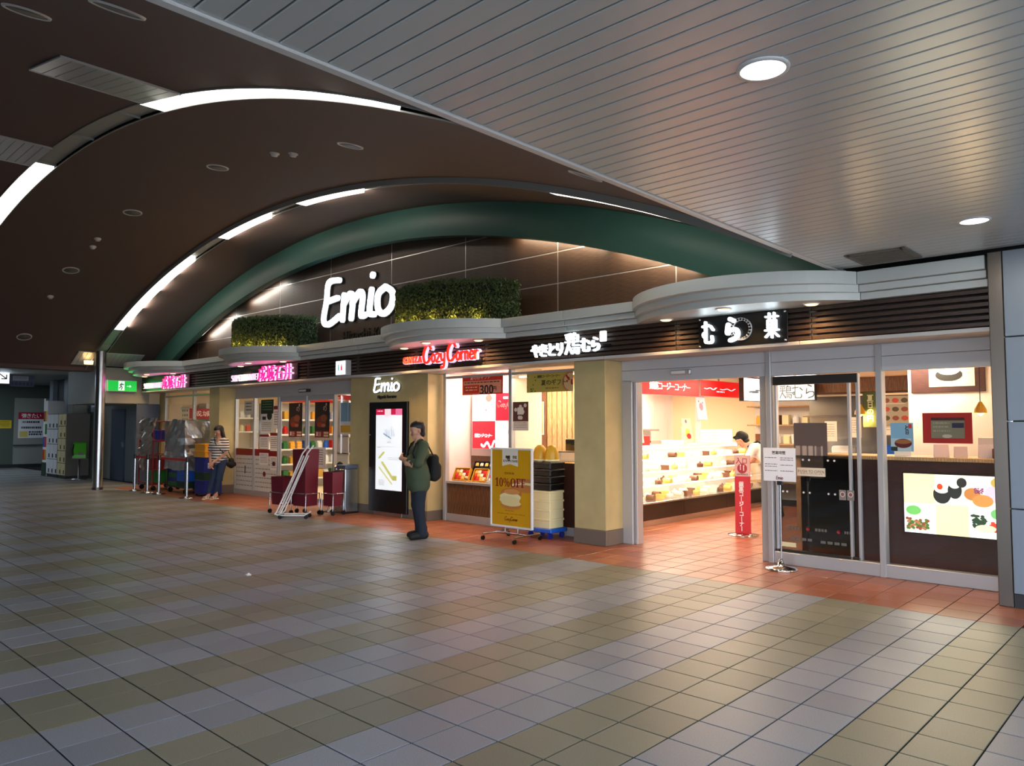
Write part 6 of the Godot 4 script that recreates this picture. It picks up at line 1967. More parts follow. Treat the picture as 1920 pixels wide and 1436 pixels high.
	notice("menu_board", im, 0.75, 0.42, Vector3(-3.32, 1.8, -3.0), "menu board with rows of dish photographs behind the counter")
	im = picture(128, 128, Color(0.93, 0.86, 0.74))
	oval(im, 0.45, 0.6, 0.3, 0.22, Color(0.12, 0.12, 0.1)); oval(im, 0.45, 0.42, 0.25, 0.18, Color(0.96, 0.94, 0.88)); oval(im, 0.45, 0.3, 0.1, 0.06, Color(0.8, 0.2, 0.1)); oval(im, 0.55, 0.24, 0.06, 0.05, Color(0.3, 0.6, 0.2))
	var ph := thing("wall_photo", "brown framed rice ball photograph high on the inner wall", "picture", Vector3(-2.55, 2.05, -1.9))
	part(ph, "frame", box(Vector3(-0.32, -0.05, -0.02), Vector3(0.5, 0.42, 0.0), 0.004), "wood_dark")
	part(ph, "photo", sheet(0.5, 0.36), print_mat(im, 0.5), Vector3(0.14, 0.2, 0.005))
	part(ph, "wall_panel", box(Vector3(-0.36, -1.95, -0.12), Vector3(1.0, 0.45, -0.02)), "room_white")
	for q in [[-1.82, -0.45, 1.72, "small warm pendant lamp by the right window edge"], [-3.1, -0.7, 1.72, "small warm pendant lamp behind the sliding door"]]:
		var t := thing("pendant_lamp", q[3], "pendant lamp", Vector3(q[0], q[2], q[1]), 0.0, "pendant lamps over the counter")
		var sh := S()
		lathe(sh, [Vector2(0.06, 0.0), Vector2(0.055, 0.04), Vector2(0.03, 0.09), Vector2(0.012, 0.12)], Vector3.ZERO, 18)
		lathe(sh, [Vector2(0.01, 0.118), Vector2(0.028, 0.088), Vector2(0.053, 0.04), Vector2(0.058, 0.0)], Vector3.ZERO, 18)
		part(t, "shade", sh, "mustard")
		var bu := S()
		lathe(bu, [Vector2(0, -0.025), Vector2(0.03, -0.01), Vector2(0.035, 0.015), Vector2(0.02, 0.05), Vector2(0, 0.06)], Vector3.ZERO, 12)
		part(t, "bulb", bu, "lamp_warm")
		var co := S()
		tube(co, [Vector3(0, 0.12, 0), Vector3(0, 2.5 - q[2], 0)], 0.004, 5)
		part(t, "cord", co, "black")
		lamp_omni(t, "bulb_glow", Vector3(0, -0.04, 0), Color(1, 0.82, 0.55), 0.35, 0.03)
	for q in [[-1.75, -0.35, 0.16, 0.22, "white folded menu card at the right end of the counter"], [-1.98, -0.3, 0.12, 0.12, "stack of leaflets on the counter under the red menu"], [-2.16, -0.3, 0.14, 0.14, "white card holder on the counter under the red menu"], [-2.55, -0.35, 0.16, 0.12, "white paper stand left on the counter"]]:
		var t := thing("menu_stand", q[4], "menu stand", Vector3(q[0], 1.26, q[1]), 0.3, "small stands on the counter")
		for s in [-1, 1]:
			var st := S()
			bx(st, Vector3(-q[2] / 2, 0, -0.002), Vector3(q[2] / 2, q[3], 0.002), 0.0, Transform3D(Basis(Vector3(1, 0, 0), -0.35 * s), Vector3(0, 0, 0.05 * s)))
			part(t, "leaf", st, "paper")
	solo("napkin_box", block(0.14, 0.1, 0.12, 0.006), "cake_brown", "small brown box at the window end of the counter", "box", Vector3(-1.62, 1.26, -0.3))
	# kitchen seen through the door
	var k := thing("kitchen_bench", "steel kitchen bench with a rear shelf behind the sliding door", "bench", Vector3(-4.0, 0, -3.4))
	part(k, "top", box(Vector3(-0.9, 1.12, -0.35), Vector3(0.9, 1.16, 0.35), 0.006), "steel")
	part(k, "body", box(Vector3(-0.88, 0, -0.33), Vector3(0.88, 1.12, 0.3), 0.004), "wood_pale")
	part(k, "rear_panel", box(Vector3(-0.9, 1.16, -0.36), Vector3(0.9, 2.05, -0.33)), "steel")
	part(k, "shelf", box(Vector3(-0.9, 1.72, -0.33), Vector3(0.9, 1.74, -0.05), 0.004), "steel")
	part(k, "hood", box(Vector3(-1.0, 2.08, -0.36), Vector3(1.3, 2.3, 0.3), 0.01), "wood_mid")
	for q in [[-4.3, 1.5, "white order slip hanging left on the kitchen rail"], [-3.95, 1.56, "white order slip hanging in the middle of the kitchen rail"], [-3.5, 1.6, "larger cream notice hanging right on the kitchen rail"]]:
		im = picture(48, 64, Color(0.9, 0.86, 0.78))
		lines(im, 0.15, 0.15, 0.85, 0.85, 6, Color(0.5, 0.45, 0.42))
		notice("order_slip", im, 0.18 if q[0] < -3.6 else 0.26, 0.3, Vector3(q[0], q[1], -3.02), q[2])
	for q in [[-4.6, 0.2, "white", "white container left on the kitchen bench"], [-4.2, 0.12, "paper", "low white tray on the kitchen bench"], [-3.5, 0.14, "blue_light", "blue and white tub on the kitchen bench"]]:
		solo("kitchen_tub", block(0.28, q[1], 0.24, 0.02), q[2], q[3], "container", Vector3(q[0], 1.16, -3.25))
	im = picture(160, 64, Color(0.96, 0.98, 0.98))
	write(im, "鶏むら", 0.12, 0.1, 0.8, Color(0.3, 0.32, 0.33), 4, 0.95)
	var ls := thing("hanging_light_sign", "white lit sign with grey brush characters behind the sliding door", "sign", Vector3(-4.83, 1.97, -2.98))
	part(ls, "case", box(Vector3(-0.32, 0, -0.08), Vector3(0.32, 0.27, -0.004), 0.006), "dark_frame")
	part(ls, "lit_face", sheet(0.62, 0.25), print_mat(im, 0.4, 0.6), Vector3(0, 0.135, 0))
	part(ls, "hanger", box(Vector3(-0.02, 0.27, -0.05), Vector3(0.02, 0.53, -0.03)), "steel")
	# signs on the sliding door
	im = picture(128, 40, Color(0.86, 0.82, 0.74))
	lines(im, 0.1, 0.72, 0.9, 0.9, 1, Color(0.5, 0.42, 0.36))
	var pu := notice("push_label", im, 0.32, 0.095, Vector3(-3.41, 1.065, 0.012), "cream push label on the sliding door")
	text_part(pu, "lettering", "PUSH TO OPEN", 0.032, "cake_brown", Vector3(0, 0.004, 0.001), 0.001, "Droid Sans", false)
	im = picture(96, 112, Color(0.42, 0.36, 0.34))
	for i in 5: rect(im, 0.06 + 0.19 * i, 0.66, 0.06 + 0.19 * i + (0.14 if i < 3 else 0.06), 0.96, Color(0.75, 0.68, 0.62))
	notice("door_poster", im, 0.38, 0.4, Vector3(-3.42, 1.42, -0.014), "grey-brown sheet seen through the sliding door")
	for i in 2:
		im = picture(48, 64, Color(0.5, 0.47, 0.45))
		oval(im, 0.5, 0.42, 0.35, 0.26, Color(0.8, 0.78, 0.76)); oval(im, 0.5, 0.42, 0.24, 0.18, Color(0.5, 0.3, 0.3))
		notice("door_sticker", im, 0.075, 0.11, Vector3(-3.06 + i * 0.085, 0.83, 0.032), ["left grey no-smoking sticker by the door handle", "right grey no-smoking sticker by the door handle"][i], 0.0, 0.0, "sticker")
	var pr := struct("trim_7", "faint printed rules along the foot of the sliding door")
	for q in [[-3.7, 0.42, 0.16], [-3.38, 0.42, 0.14], [-3.06, 0.42, 0.1], [-3.66, 0.3, 0.26], [-3.32, 0.29, 0.3]]:
		for i in 4:
			part(pr, "print", box(Vector3(q[0] + q[2] * i / 4.0, q[1] - 0.015, 0.0045), Vector3(q[0] + q[2] * (i + 0.75) / 4.0, q[1] + 0.015, 0.0055)), "locker_side")
	for q in [[-3.46, 0.42], [-3.12, 0.42]]:
		var dt := S()
		lathe(dt, [Vector2(0, 0), Vector2(0.022, 0), Vector2(0.022, 0.001)], Vector3.ZERO, 12)
		var o := part(pr, "print", dt, "red_deep", Vector3(q[0], q[1], 0.0055))
		o.rotation_degrees.x = 90
	part(pr, "cream_label", box(Vector3(-3.77, 0.2, 0.005), Vector3(-3.6, 0.25, 0.008)), "cream_plastic")
	# opening hours stand
	var h := thing("hours_stand", "white opening hours board on a steel pole with round chrome base", "sign stand", Vector3(-3.61, 0, 0.39))
	var bs := S()
	lathe(bs, [Vector2(0, 0), Vector2(0.17, 0), Vector2(0.172, 0.015), Vector2(0.15, 0.03), Vector2(0.04, 0.045), Vector2(0.03, 0.1), Vector2(0.012, 0.12)], Vector3.ZERO, 32)
	part(h, "base", bs, "chrome")
	bs = S()
	tube(bs, [Vector3(0, 0.1, -0.01), Vector3(0, 1.0, -0.01)], 0.009, 8)
	part(h, "pole", bs, "steel")
	part(h, "clamp", box(Vector3(-0.03, 0.93, -0.02), Vector3(0.03, 0.99, 0.008), 0.004), "dark_frame")
	part(h, "board", box(Vector3(-0.185, 0.97, -0.004), Vector3(0.185, 1.34, 0.004), 0.002), "white")
	im = picture(256, 256, Color(0.93, 0.93, 0.94))
	write(im, "営業時間", 0.28, 0.08, 0.1, Color(0.12, 0.12, 0.13), 3, 1.08)
	for q in [[0.05, 0.28], [0.05, 0.48], [0.05, 0.55], [0.05, 0.68]]: lines(im, q[0], q[1], 0.45, q[1] + 0.05, 1, Color(0.3, 0.3, 0.33))
	for q in [0.28, 0.34, 0.5, 0.68]: lines(im, 0.54, q, 0.95, q + 0.05, 1, Color(0.3, 0.3, 0.33))
	part(h, "face", sheet(0.36, 0.36), print_mat(im, 0.6), Vector3(0, 1.155, 0.009))
	var em := S()
	bars(em, EMIO, Vector2(-0.04, 0.99), 0.0042, 0.0042, 0.006, 0.009, 0.0105)
	part(h, "logo", em, "red_deep")

# ------------------------------------------------------------------ concourse
func concourse_things() -> void:
	var c := thing("steel_column", "round polished steel column at the left end of the shops", "column", Vector3(-20.3, 0, 1.87))
	var st := S()
	lathe(st, [Vector2(0.115, 0.0), Vector2(0.115, 3.42)], Vector3.ZERO, 28)
	part(c, "shaft", st, "steel")
	st = S()
	lathe(st, [Vector2(0.125, 0.0), Vector2(0.125, 0.06), Vector2(0.116, 0.065)], Vector3.ZERO, 28, false)
	part(c, "foot_ring", st, "edge_steel")
	var d := thing("small_downlight", "small lit downlight beside the steel column", "downlight", Vector3(-21.1, 3.17, 1.9))
	st = S()
	lathe(st, [Vector2(0.0, -0.03), Vector2(0.1, -0.03), Vector2(0.11, 0.06)], Vector3.ZERO, 20)
	part(d, "lens", st, "lamp_warm")
	lamp_spot(d, "downlight_glow", Vector3(0, -0.05, 0), Vector3(-90, 0, 0), Color(1, 0.95, 0.85), 2.0, 70.0, 0.08)
	# exit sign
	var e := thing("exit_sign", "green lit emergency exit sign with a running figure", "exit sign", Vector3(-21.27, 2.47, 1.04), PI / 2)
	part(e, "case", box(Vector3(-0.37, 0, 0), Vector3(0.37, 0.3, 0.09), 0.008), "white_metal")
	part(e, "lit_face", box(Vector3(-0.355, 0.015, 0.09), Vector3(0.355, 0.285, 0.096)), "exit_green")
	part(e, "door_mark", box(Vector3(-0.1, 0.03, 0.096), Vector3(0.05, 0.275, 0.098)), "exit_white")
	st = S()
	bars(st, "5,9 5.4,9;5,7.5 4,5 6,3 4.6,0.5;4.2,5 2.6,2.6 1,2.4;5,7.4 7,6 8,7;4.8,7.2 3,6.8 2.2,5.2", Vector2(-0.1, 0.04), 0.016, 0.023, 0.022, 0.098, 0.1)
	part(e, "running_figure", st, "green_dark")
	st = S()
	bars(st, "0,5 10,5;7,8 10,5 7,2", Vector2(0.12, 0.11), 0.009, 0.007, 0.014, 0.096, 0.098)
	part(e, "arrow", st, "exit_white")
	lamp_area(e, "sign_glow", Vector3(0, 0.15, 0.12), Vector3(0, 180, 0), 0.7, 0.27, Color(0.2, 1, 0.5), 0.15)
	# scrap of paper on the floor
	var s := S()
	var p := [Vector3(-0.05, 0.004, 0.02), Vector3(0.0, 0.004, -0.03), Vector3(0.045, 0.004, 0.0), Vector3(0.02, 0.004, 0.035), Vector3(0.0, 0.03, 0.005)]
	for i in 4:
		tri(s, p[i], p[(i + 1) % 4], p[4], Vector3(0, -1, 0))
		tri(s, p[i], p[(i + 1) % 4], p[4] - Vector3(0, 0.004, 0), Vector3(0, 1, 0))
	solo("paper_scrap", s, "paper", "small crumpled white paper scrap on the tiled floor", "litter", Vector3(-7.63, -0.003, 4.55))

# ------------------------------------------------------------------ far corridor beyond the vault
func far_corridor() -> void:
	var w := struct("wall_left", "grey-green far wall at the end of the corridor")
	for i in 7:
		part(w, "wall_panel", box(Vector3(-33.2, 0.12, -3.0 + i * 2.4), Vector3(-33.0, 3.1, -0.61 + i * 2.4), 0.004), "far_green" if i >= 1 else "far_grey")
	part(w, "wall_panel", box(Vector3(-33.0, 0.12, -2.6), Vector3(-32.97, 2.6, 0.62), 0.004), "far_grey")
	part(w, "plinth", box(Vector3(-33.2, 0, -3.0), Vector3(-32.96, 0.12, 14.0)), "plinth_dark")
	var fc := struct("ceiling", "flat grey ceiling of the far corridor")
	part(fc, "slab", box(Vector3(-33.2, 3.1, -3.0), Vector3(-21.65, 3.25, 14.0)), "far_grey")
	part(fc, "edge_beam", box(Vector3(-22.1, 3.0, 1.6), Vector3(-21.62, 3.3, 14.0), 0.006), "vault")
	for q in [[-27.5, 4.6, "corridor ceiling light nearest the vault"], [-30.5, 2.6, "corridor ceiling light before the far wall"], [-27.5, 9.5, "corridor ceiling light outside the picture"]]:
		ceiling_panel(q[0], q[1], 3.1, 0.6, 0.6, Color(0.86, 0.93, 1), CORRIDOR, q[2])
	var b := struct("wall_side", "grey bulkhead and blue-grey doors left of the supermarket")
	part(b, "bulkhead", box(Vector3(-24.0, 2.16, 0.3), Vector3(-21.3, 3.1, 1.5), 0.006), "far_grey")
	part(b, "wall", box(Vector3(-24.9, 0, 0.1), Vector3(-21.42, 2.16, 0.3)), "far_grey")
	part(b, "side_panel", box(Vector3(-21.42, 0, 0.02), Vector3(-21.3, 2.155, 0.62), 0.004), "door_blue")
	var d := struct("door_3", "dark blue-grey service door in the alcove")
	part(d, "leaf", box(Vector3(-23.9, 0.0, 0.3), Vector3(-22.9, 2.05, 0.35), 0.004), "door_blue")
	part(d, "door_handle", box(Vector3(-23.0, 0.95, 0.35), Vector3(-22.96, 1.1, 0.39), 0.006), "steel")
	part(d, "leaf", box(Vector3(-22.8, 0.0, 0.3), Vector3(-21.9, 2.05, 0.34), 0.004), "wall_grey")
	var x := struct("wall_window", "dark glazed wall above the lockers with pale posts")
	part(x, "wall", box(Vector3(-28.9, 0, 0.3), Vector3(-24.9, 1.98, 0.5)), "far_grey")
	part(x, "return_wall", box(Vector3(-28.95, 0, -2.9), Vector3(-28.85, 3.1, 0.45)), "far_grey")
	part(x, "end_wall", box(Vector3(-33, 0, -3.0), Vector3(-28.9, 3.1, -2.9)), "far_grey")
	part(x, "backing", box(Vector3(-28.9, 1.9, -0.2), Vector3(-24.9, 3.1, -0.1)), "dark_gap")
	for q in [-28.9, -27.4, -25.0]:
		part(x, "post", box(Vector3(q, 1.98, 0.4), Vector3(q + 0.35 if q < -25.5 else q + 0.12, 3.1, 0.6), 0.004), "wall_grey")
	part(x, "dark_pane", box(Vector3(-28.6, 1.98, 0.44), Vector3(-27.4, 3.1, 0.46)), "black")
	part(x, "dark_pane", box(Vector3(-27.1, 1.98, 0.44), Vector3(-25.0, 3.1, 0.46)), "black")
	# posters, sticker, rail
	var im := picture(192, 224, Color(0.9, 0.9, 0.92))
	rect(im, 0, 0, 1, 0.27, Color(0.7, 0.06, 0.2))
	write(im, "弾きたい", 0.12, 0.06, 0.16, Color.WHITE, 4, 1.05)
	lines(im, 0.15, 0.34, 0.85, 0.44, 1, Color(0.2, 0.2, 0.25), 0.8); lines(im, 0.12, 0.56, 0.9, 0.66, 1, Color(0.2, 0.2, 0.25), 0.8); lines(im, 0.42, 0.74, 0.95, 0.92, 2, Color(0.15, 0.15, 0.2), 0.7); rect(im, 0.06, 0.74, 0.38, 0.96, Color(0.85, 0.78, 0.4))
	notice("wall_poster", im, 0.85, 0.97, Vector3(-32.955, 1.58, 0.06), "white music lesson poster with a crimson head on the far wall", PI / 2)
	im = picture(96, 64, Color(0.85, 0.74, 0.12))
	lines(im, 0.1, 0.15, 0.9, 0.85, 4, Color(0.2, 0.18, 0.05))
	notice("wall_sticker", im, 0.5, 0.3, Vector3(-32.96, 1.61, 0.95), "yellow notice on the grey-green far wall", PI / 2)
	var r := thing("handrail", "steel handrail along the far wall under the poster", "handrail", Vector3(-32.9, 0.83, 0.2))
	var st := S()
	tube(st, [Vector3(0, 0, 0.45), Vector3(0, 0, -1.2)], 0.025, 8)
	part(r, "rail", st, "steel")
	for z in [0.35, -0.6]:
		part(r, "bracket", box(Vector3(-0.07, -0.02, z - 0.02), Vector3(0.0, 0.0, z + 0.02)), "steel")
	# lit direction sign and timetable board
	var g := thing("direction_sign", "white lit sign with a black arrow at the left picture edge", "sign", Vector3(-25.9, 2.78, 2.75), PI / 2)
	part(g, "case", box(Vector3(-0.4, 0, -0.1), Vector3(0.28, 0.46, 0), 0.006), "dark_frame")
	part(g, "lit_face", box(Vector3(-0.38, 0.02, 0), Vector3(0.26, 0.44, 0.006)), "panel_white")
	st = S()
	bars(st, "0,9 8,2;8,6 8,2 4,2", Vector2(-0.05, 0.1), 0.03, 0.028, 0.03, 0.006, 0.009)
	part(g, "arrow", st, "black")
	part(g, "hanger", box(Vector3(-0.1, 0.46, -0.06), Vector3(-0.06, 0.5, -0.03)), "steel")
	lamp_area(g, "sign_glow", Vector3(-0.06, 0.23, 0.04), Vector3(0, 180, 0), 0.6, 0.4, Color(0.85, 0.92, 1), 0.6)
	im = picture(160, 96, Color(0.3, 0.32, 0.42))
	rect(im, 0.1, 0.1, 0.75, 0.5, Color(0.62, 0.63, 0.68)); lines(im, 0.15, 0.16, 0.7, 0.45, 3, Color(0.3, 0.3, 0.35))
	for i in 6: rect(im, 0.03 + 0.16 * i, 0.62, 0.15 + 0.16 * i, 0.92, Color(0.2, 0.22, 0.32))
	notice("hanging_board", im, 0.62, 0.34, Vector3(-26.0, 2.9, 2.13), "dim blue-grey board hanging beside the lit arrow sign", PI / 2)
	# lockers
	locker_bank(Vector3(-26.2, 0, 0.9), 3, 4, 0.34, "locker_white", "bank of white coin lockers")
	locker_bank(Vector3(-25.3, 0, 0.9), 2, 5, 0.34, "locker_beige", "bank of beige coin lockers with grey side")
	var br := thing("brochure_rack", "narrow rack covered with colourful leaflets left of the lockers", "rack", Vector3(-26.98, 0, 1.0))
	part(br, "body", box(Vector3(-0.2, 0, -0.25), Vector3(0.2, 2.35, 0.22), 0.006), "white")
	for k in 9:
		part(br, "leaflet", box(Vector3(-0.17 + 0.18 * (k % 2), 0.5 + 0.4 * (k / 2), 0.22), Vector3(-0.02 + 0.18 * (k % 2), 0.82 + 0.4 * (k / 2), 0.228)), ["red", "mustard", "blue_light", "orange_red", "paper", "green", "cake_brown", "yellow", "white"][k])
	part(br, "foot", box(Vector3(-0.2, 0, 0.22), Vector3(0.2, 0.42, 0.24)), "green_dark")
	solo("storage_box", block(0.5, 0.36, 0.4, 0.01), "locker_side", "dull box standing on top of the lockers", "box", Vector3(-25.25, 1.93, 0.85))
	# telephone
	var t := thing("public_telephone", "bright green public telephone on a steel pedestal", "telephone", Vector3(-24.4, 0, 1.02), 1.2)
	st = S()
	lathe(st, [Vector2(0, 0), Vector2(0.2, 0), Vector2(0.2, 0.02), Vector2(0.03, 0.03), Vector2(0.025, 0.6), Vector2(0, 0.6)], Vector3.ZERO, 18)
	part(t, "pedestal", st, "steel")
	part(t, "tray", box(Vector3(-0.22, 0.6, -0.18), Vector3(0.22, 0.63, 0.18), 0.006), "locker_side")
	st = S()
	var xf := Transform3D(Basis(Vector3(0, 1, 0), PI / 2), Vector3(0, 0, 0))
	prism(st, PackedVector2Array([Vector2(-0.14, 0.0), Vector2(0.14, 0.0), Vector2(0.14, 0.1), Vector2(0.0, 0.42), Vector2(-0.14, 0.46)]), -0.17, 0.17, Transform3D(Basis(Vector3(0, 0, -1) * -1, Vector3(1, 0, 0), Vector3(0, 1, 0)), Vector3(0, 0.63, 0)))
	part(t, "body", st, "phone_green")
	st = S()
	tube(st, [Vector3(-0.16, 0.7, 0.16), Vector3(-0.17, 0.86, 0.12), Vector3(-0.16, 1.02, 0.02)], 0.025, 8)
	part(t, "handset", st, "black")
	part(t, "keypad", box(Vector3(-0.02, 0.72, 0.13), Vector3(0.12, 0.8, 0.15), 0.004), "locker_side")

const CORRIDOR := 5.0

func locker_bank(pos: Vector3, cols: int, rows: int, cw: float, mat: String, label: String) -> void:
	var t := thing("coin_lockers", label, "lockers", pos)
	var w := cols * cw / 2
	part(t, "body", box(Vector3(-w, 0.08, -0.32), Vector3(w, 1.93, 0.32), 0.006), "locker_side")
	part(t, "base", box(Vector3(-w, 0, -0.3), Vector3(w, 0.08, 0.31)), "plinth_dark")
	var rh := 1.83 / rows
	for i in cols:
		for k in rows:
			var x := -w + i * cw
			var y := 0.09 + k * rh
			var d := part(t, "door", box(Vector3(x + 0.012, y + 0.01, 0.32), Vector3(x + cw - 0.012, y + rh - 0.01, 0.34), 0.004), mat)
			part(d, "lock", box(Vector3(x + cw - 0.09, y + 0.05, 0.34), Vector3(x + cw - 0.03, y + 0.17, 0.355), 0.004), "black" if mat == "locker_white" else "edge_steel")

# ------------------------------------------------------------------ people
# bones: [from, to, radius at from, radius at to]; the joined distance field is meshed as surface nets
func body_mesh(bones: Array, cell: float, k := 0.04) -> ArrayMesh:
	var lo := Vector3.ONE * 1e9
	var hi := -lo
	for b in bones:
		var r: float = maxf(b[2], b[3]) + k + cell * 2
		for e in 2:
			lo = lo.min(b[e] - Vector3.ONE * r)
			hi = hi.max(b[e] + Vector3.ONE * r)
	var n := Vector3i(((hi - lo) / cell).ceil()) + Vector3i.ONE
	var field := PackedFloat32Array()
	field.resize(n.x * n.y * n.z)
	field.fill(1.0)
	var sy := n.x
	var sz := n.x * n.y
	for b in bones:
		var a: Vector3 = b[0]
		var ba: Vector3 = b[1] - a
		var l2 := maxf(ba.length_squared(), 1e-9)
		var r0: float = b[2]
		var dr: float = b[3] - r0
		var r: float = maxf(b[2], b[3]) + k + cell * 2
		var p0 := Vector3i(((a.min(b[1]) - Vector3.ONE * r - lo) / cell).floor()).max(Vector3i.ZERO)
		var p1 := Vector3i(((a.max(b[1]) + Vector3.ONE * r - lo) / cell).ceil()).min(n - Vector3i.ONE)
		for z in range(p0.z, p1.z + 1):
			for y in range(p0.y, p1.y + 1):
				var at := p0.x + y * sy + z * sz
				var p := lo + Vector3(p0.x, y, z) * cell - a
				for x in range(p0.x, p1.x + 1):
					var t := clampf(p.dot(ba) / l2, 0.0, 1.0)
					var d := (p - ba * t).length() - r0 - dr * t
					var f := field[at]
					var g := maxf(k - absf(f - d), 0.0) / k
					field[at] = minf(f, d) - g * g * k * 0.25
					at += 1
					p.x += cell
	var ids := {}
	var vs := PackedVector3Array()
	var off := [0, 1, sy, sy + 1, sz, sz + 1, sz + sy, sz + sy + 1]
	var cor := [Vector3(0, 0, 0), Vector3(1, 0, 0), Vector3(0, 1, 0), Vector3(1, 1, 0), Vector3(0, 0, 1), Vector3(1, 0, 1), Vector3(0, 1, 1), Vector3(1, 1, 1)]
	var edges := [[0, 1], [2, 3], [4, 5], [6, 7], [0, 2], [1, 3], [4, 6], [5, 7], [0, 4], [1, 5], [2, 6], [3, 7]]
	for z in n.z - 1:
		for y in n.y - 1:
			var at := y * sy + z * sz
			for x in n.x - 1:
				var f0 := field[at + x]
				if f0 < cell * 2.0 and f0 > -cell * 2.0:
					var i := at + x
					var neg := 0
					for o in off:
						if field[i + o] < 0.0: neg += 1
					if neg > 0 and neg < 8:
						var sum := Vector3()
						var cnt := 0
						for e in edges:
							var fa := field[i + off[e[0]]]
							var fb := field[i + off[e[1]]]
							if (fa < 0.0) != (fb < 0.0):
								sum += cor[e[0]].lerp(cor[e[1]], fa / (fa - fb))
								cnt += 1
						ids[i] = vs.size()
						vs.append(lo + (Vector3(x, y, z) + sum / cnt) * cell)
	var st := SurfaceTool.new()
	st.begin(Mesh.PRIMITIVE_TRIANGLES)
	st.set_smooth_group(0)
	for v in vs: st.add_vertex(v)
	for i in ids:
		for ax in 3:
			var s: int = [1, sy, sz][ax]
			var u: int = [sy, sz, 1][ax]
			var w: int = [sz, 1, sy][ax]
			var fa := field[i]
			var fb := field[i + s]
			if (fa < 0.0) == (fb < 0.0): continue
			if not (ids.has(i - u) and ids.has(i - w) and ids.has(i - u - w)): continue
			var q := [ids[i], ids[i - u], ids[i - u - w], ids[i - w]]
			if fa < 0.0: q.reverse()
			for t in [q[0], q[1], q[2], q[0], q[2], q[3]]: st.add_index(t)
	st.generate_normals()
	return st.commit()

func mirror_x(v: Vector3) -> Vector3:
	return Vector3(-v.x, v.y, v.z)

func finger_bones(wrist: Vector3, dir: Vector3, out: Vector3, curl: float) -> Array:
	# dir: along the hand, out: towards the thumb side; the palm faces dir x out
	dir = dir.normalized()
	out = (out - dir * out.dot(dir)).normalized()
	var palm := dir.cross(out)
	var bones := [[wrist, wrist + dir * 0.05, 0.024, 0.026], [wrist + dir * 0.03 + out * 0.018, wrist + dir * 0.085 + out * 0.024, 0.016, 0.014], [wrist + dir * 0.03 - out * 0.016, wrist + dir * 0.08 - out * 0.026, 0.016, 0.013], [wrist + dir * 0.03, wrist + dir * 0.088, 0.018, 0.015]]
	for f in 4:
		var base := wrist + dir * (0.088 - 0.004 * absf(f - 1.0)) + out * (0.029 - 0.019 * f)
		var len: float = [0.07, 0.078, 0.072, 0.056][f]
		var a := curl * (0.8 + 0.1 * f)
		var p1 := base + (dir * cos(a) + palm * sin(a)) * len * 0.45
		var p2 := p1 + (dir * cos(a * 1.9) + palm * sin(a * 1.9)) * len * 0.32
		var p3 := p2 + (dir * cos(a * 2.6) + palm * sin(a * 2.6)) * len * 0.23
		bones += [[base, p1, 0.0088, 0.0082], [p1, p2, 0.0082, 0.0076], [p2, p3, 0.0076, 0.0068]]
	var tb := wrist + dir * 0.03 + out * 0.026
	var t1 := tb + (dir * 0.7 + out * 0.6 + palm * 0.25).normalized() * 0.036
	var t2 := t1 + (dir * 0.85 + out * 0.3 + palm * 0.4).normalized() * 0.03
	bones += [[tb, t1, 0.0115, 0.01], [t1, t2, 0.01, 0.008]]
	return bones

func head_parts(t: Node3D, c: Vector3, face: Vector3, hair_len: float, k: float) -> void:
	# c: middle of the head; face: the way it looks
	face = face.normalized()
	var side := Vector3.UP.cross(face).normalized()
	var up := face.cross(side)
	var b := [[c + up * 0.035 - face * 0.02, c + up * 0.03 + face * 0.02, 0.082, 0.08], [c + up * 0.0, c - up * 0.055 + face * 0.035, 0.07, 0.046], [c - up * 0.03 + face * 0.03, c - up * 0.085 + face * 0.05, 0.05, 0.028],
		[c - up * 0.05 - face * 0.02, c - up * 0.17 - face * 0.03, 0.052, 0.056], [c + up * 0.005 + face * 0.09, c - up * 0.028 + face * 0.108, 0.01, 0.014]]
	for s in [-1, 1]:
		b.append([c + side * s * 0.076 - face * 0.01 + up * 0.01, c + side * s * 0.082 - face * 0.015 - up * 0.025, 0.014, 0.01])
		b.append([c + side * s * 0.045 + face * 0.055 - up * 0.02, c + side * s * 0.04 + face * 0.06 - up * 0.03, 0.03, 0.026])
	part(t, "head", body_mesh(b, 0.006, 0.018), "skin")
	for s in [-1, 1]:
		part(t, "eye", body_mesh([[c + side * s * 0.026 + face * 0.082 + up * 0.008, c + side * s * 0.04 + face * 0.078 + up * 0.008, 0.007, 0.006]], 0.003, 0.002), "hair")
		part(t, "eyebrow", body_mesh([[c + side * s * 0.018 + face * 0.094 + up * 0.03, c + side * s * 0.046 + face * 0.08 + up * 0.03, 0.005, 0.004]], 0.003, 0.002), "hair")
	part(t, "mouth", body_mesh([[c - side * 0.02 + face * 0.083 - up * 0.058, c + side * 0.02 + face * 0.083 - up * 0.058, 0.005, 0.005]], 0.003, 0.002), "red_deep")
	var h := [[c + up * 0.05 - face * 0.035, c + up * 0.055 + face * 0.005, 0.088, 0.082], [c + up * 0.06 + face * 0.03, c + up * 0.06, 0.062, 0.08]]
	h.append([c - face * 0.045 + up * 0.01, c - face * 0.055 - up * hair_len, 0.075, 0.062])
	if hair_len > 0.1:
		for s in [-1, 1]:
			h.append([c + side * s * 0.066 - face * 0.012 + up * 0.03, c + side * s * 0.078 - face * 0.02 - up * hair_len, 0.035, 0.03])
	part(t, "hair", body_mesh(h, 0.007, 0.02), "hair")

func people() -> void:
	man()
	woman()
	shopper()

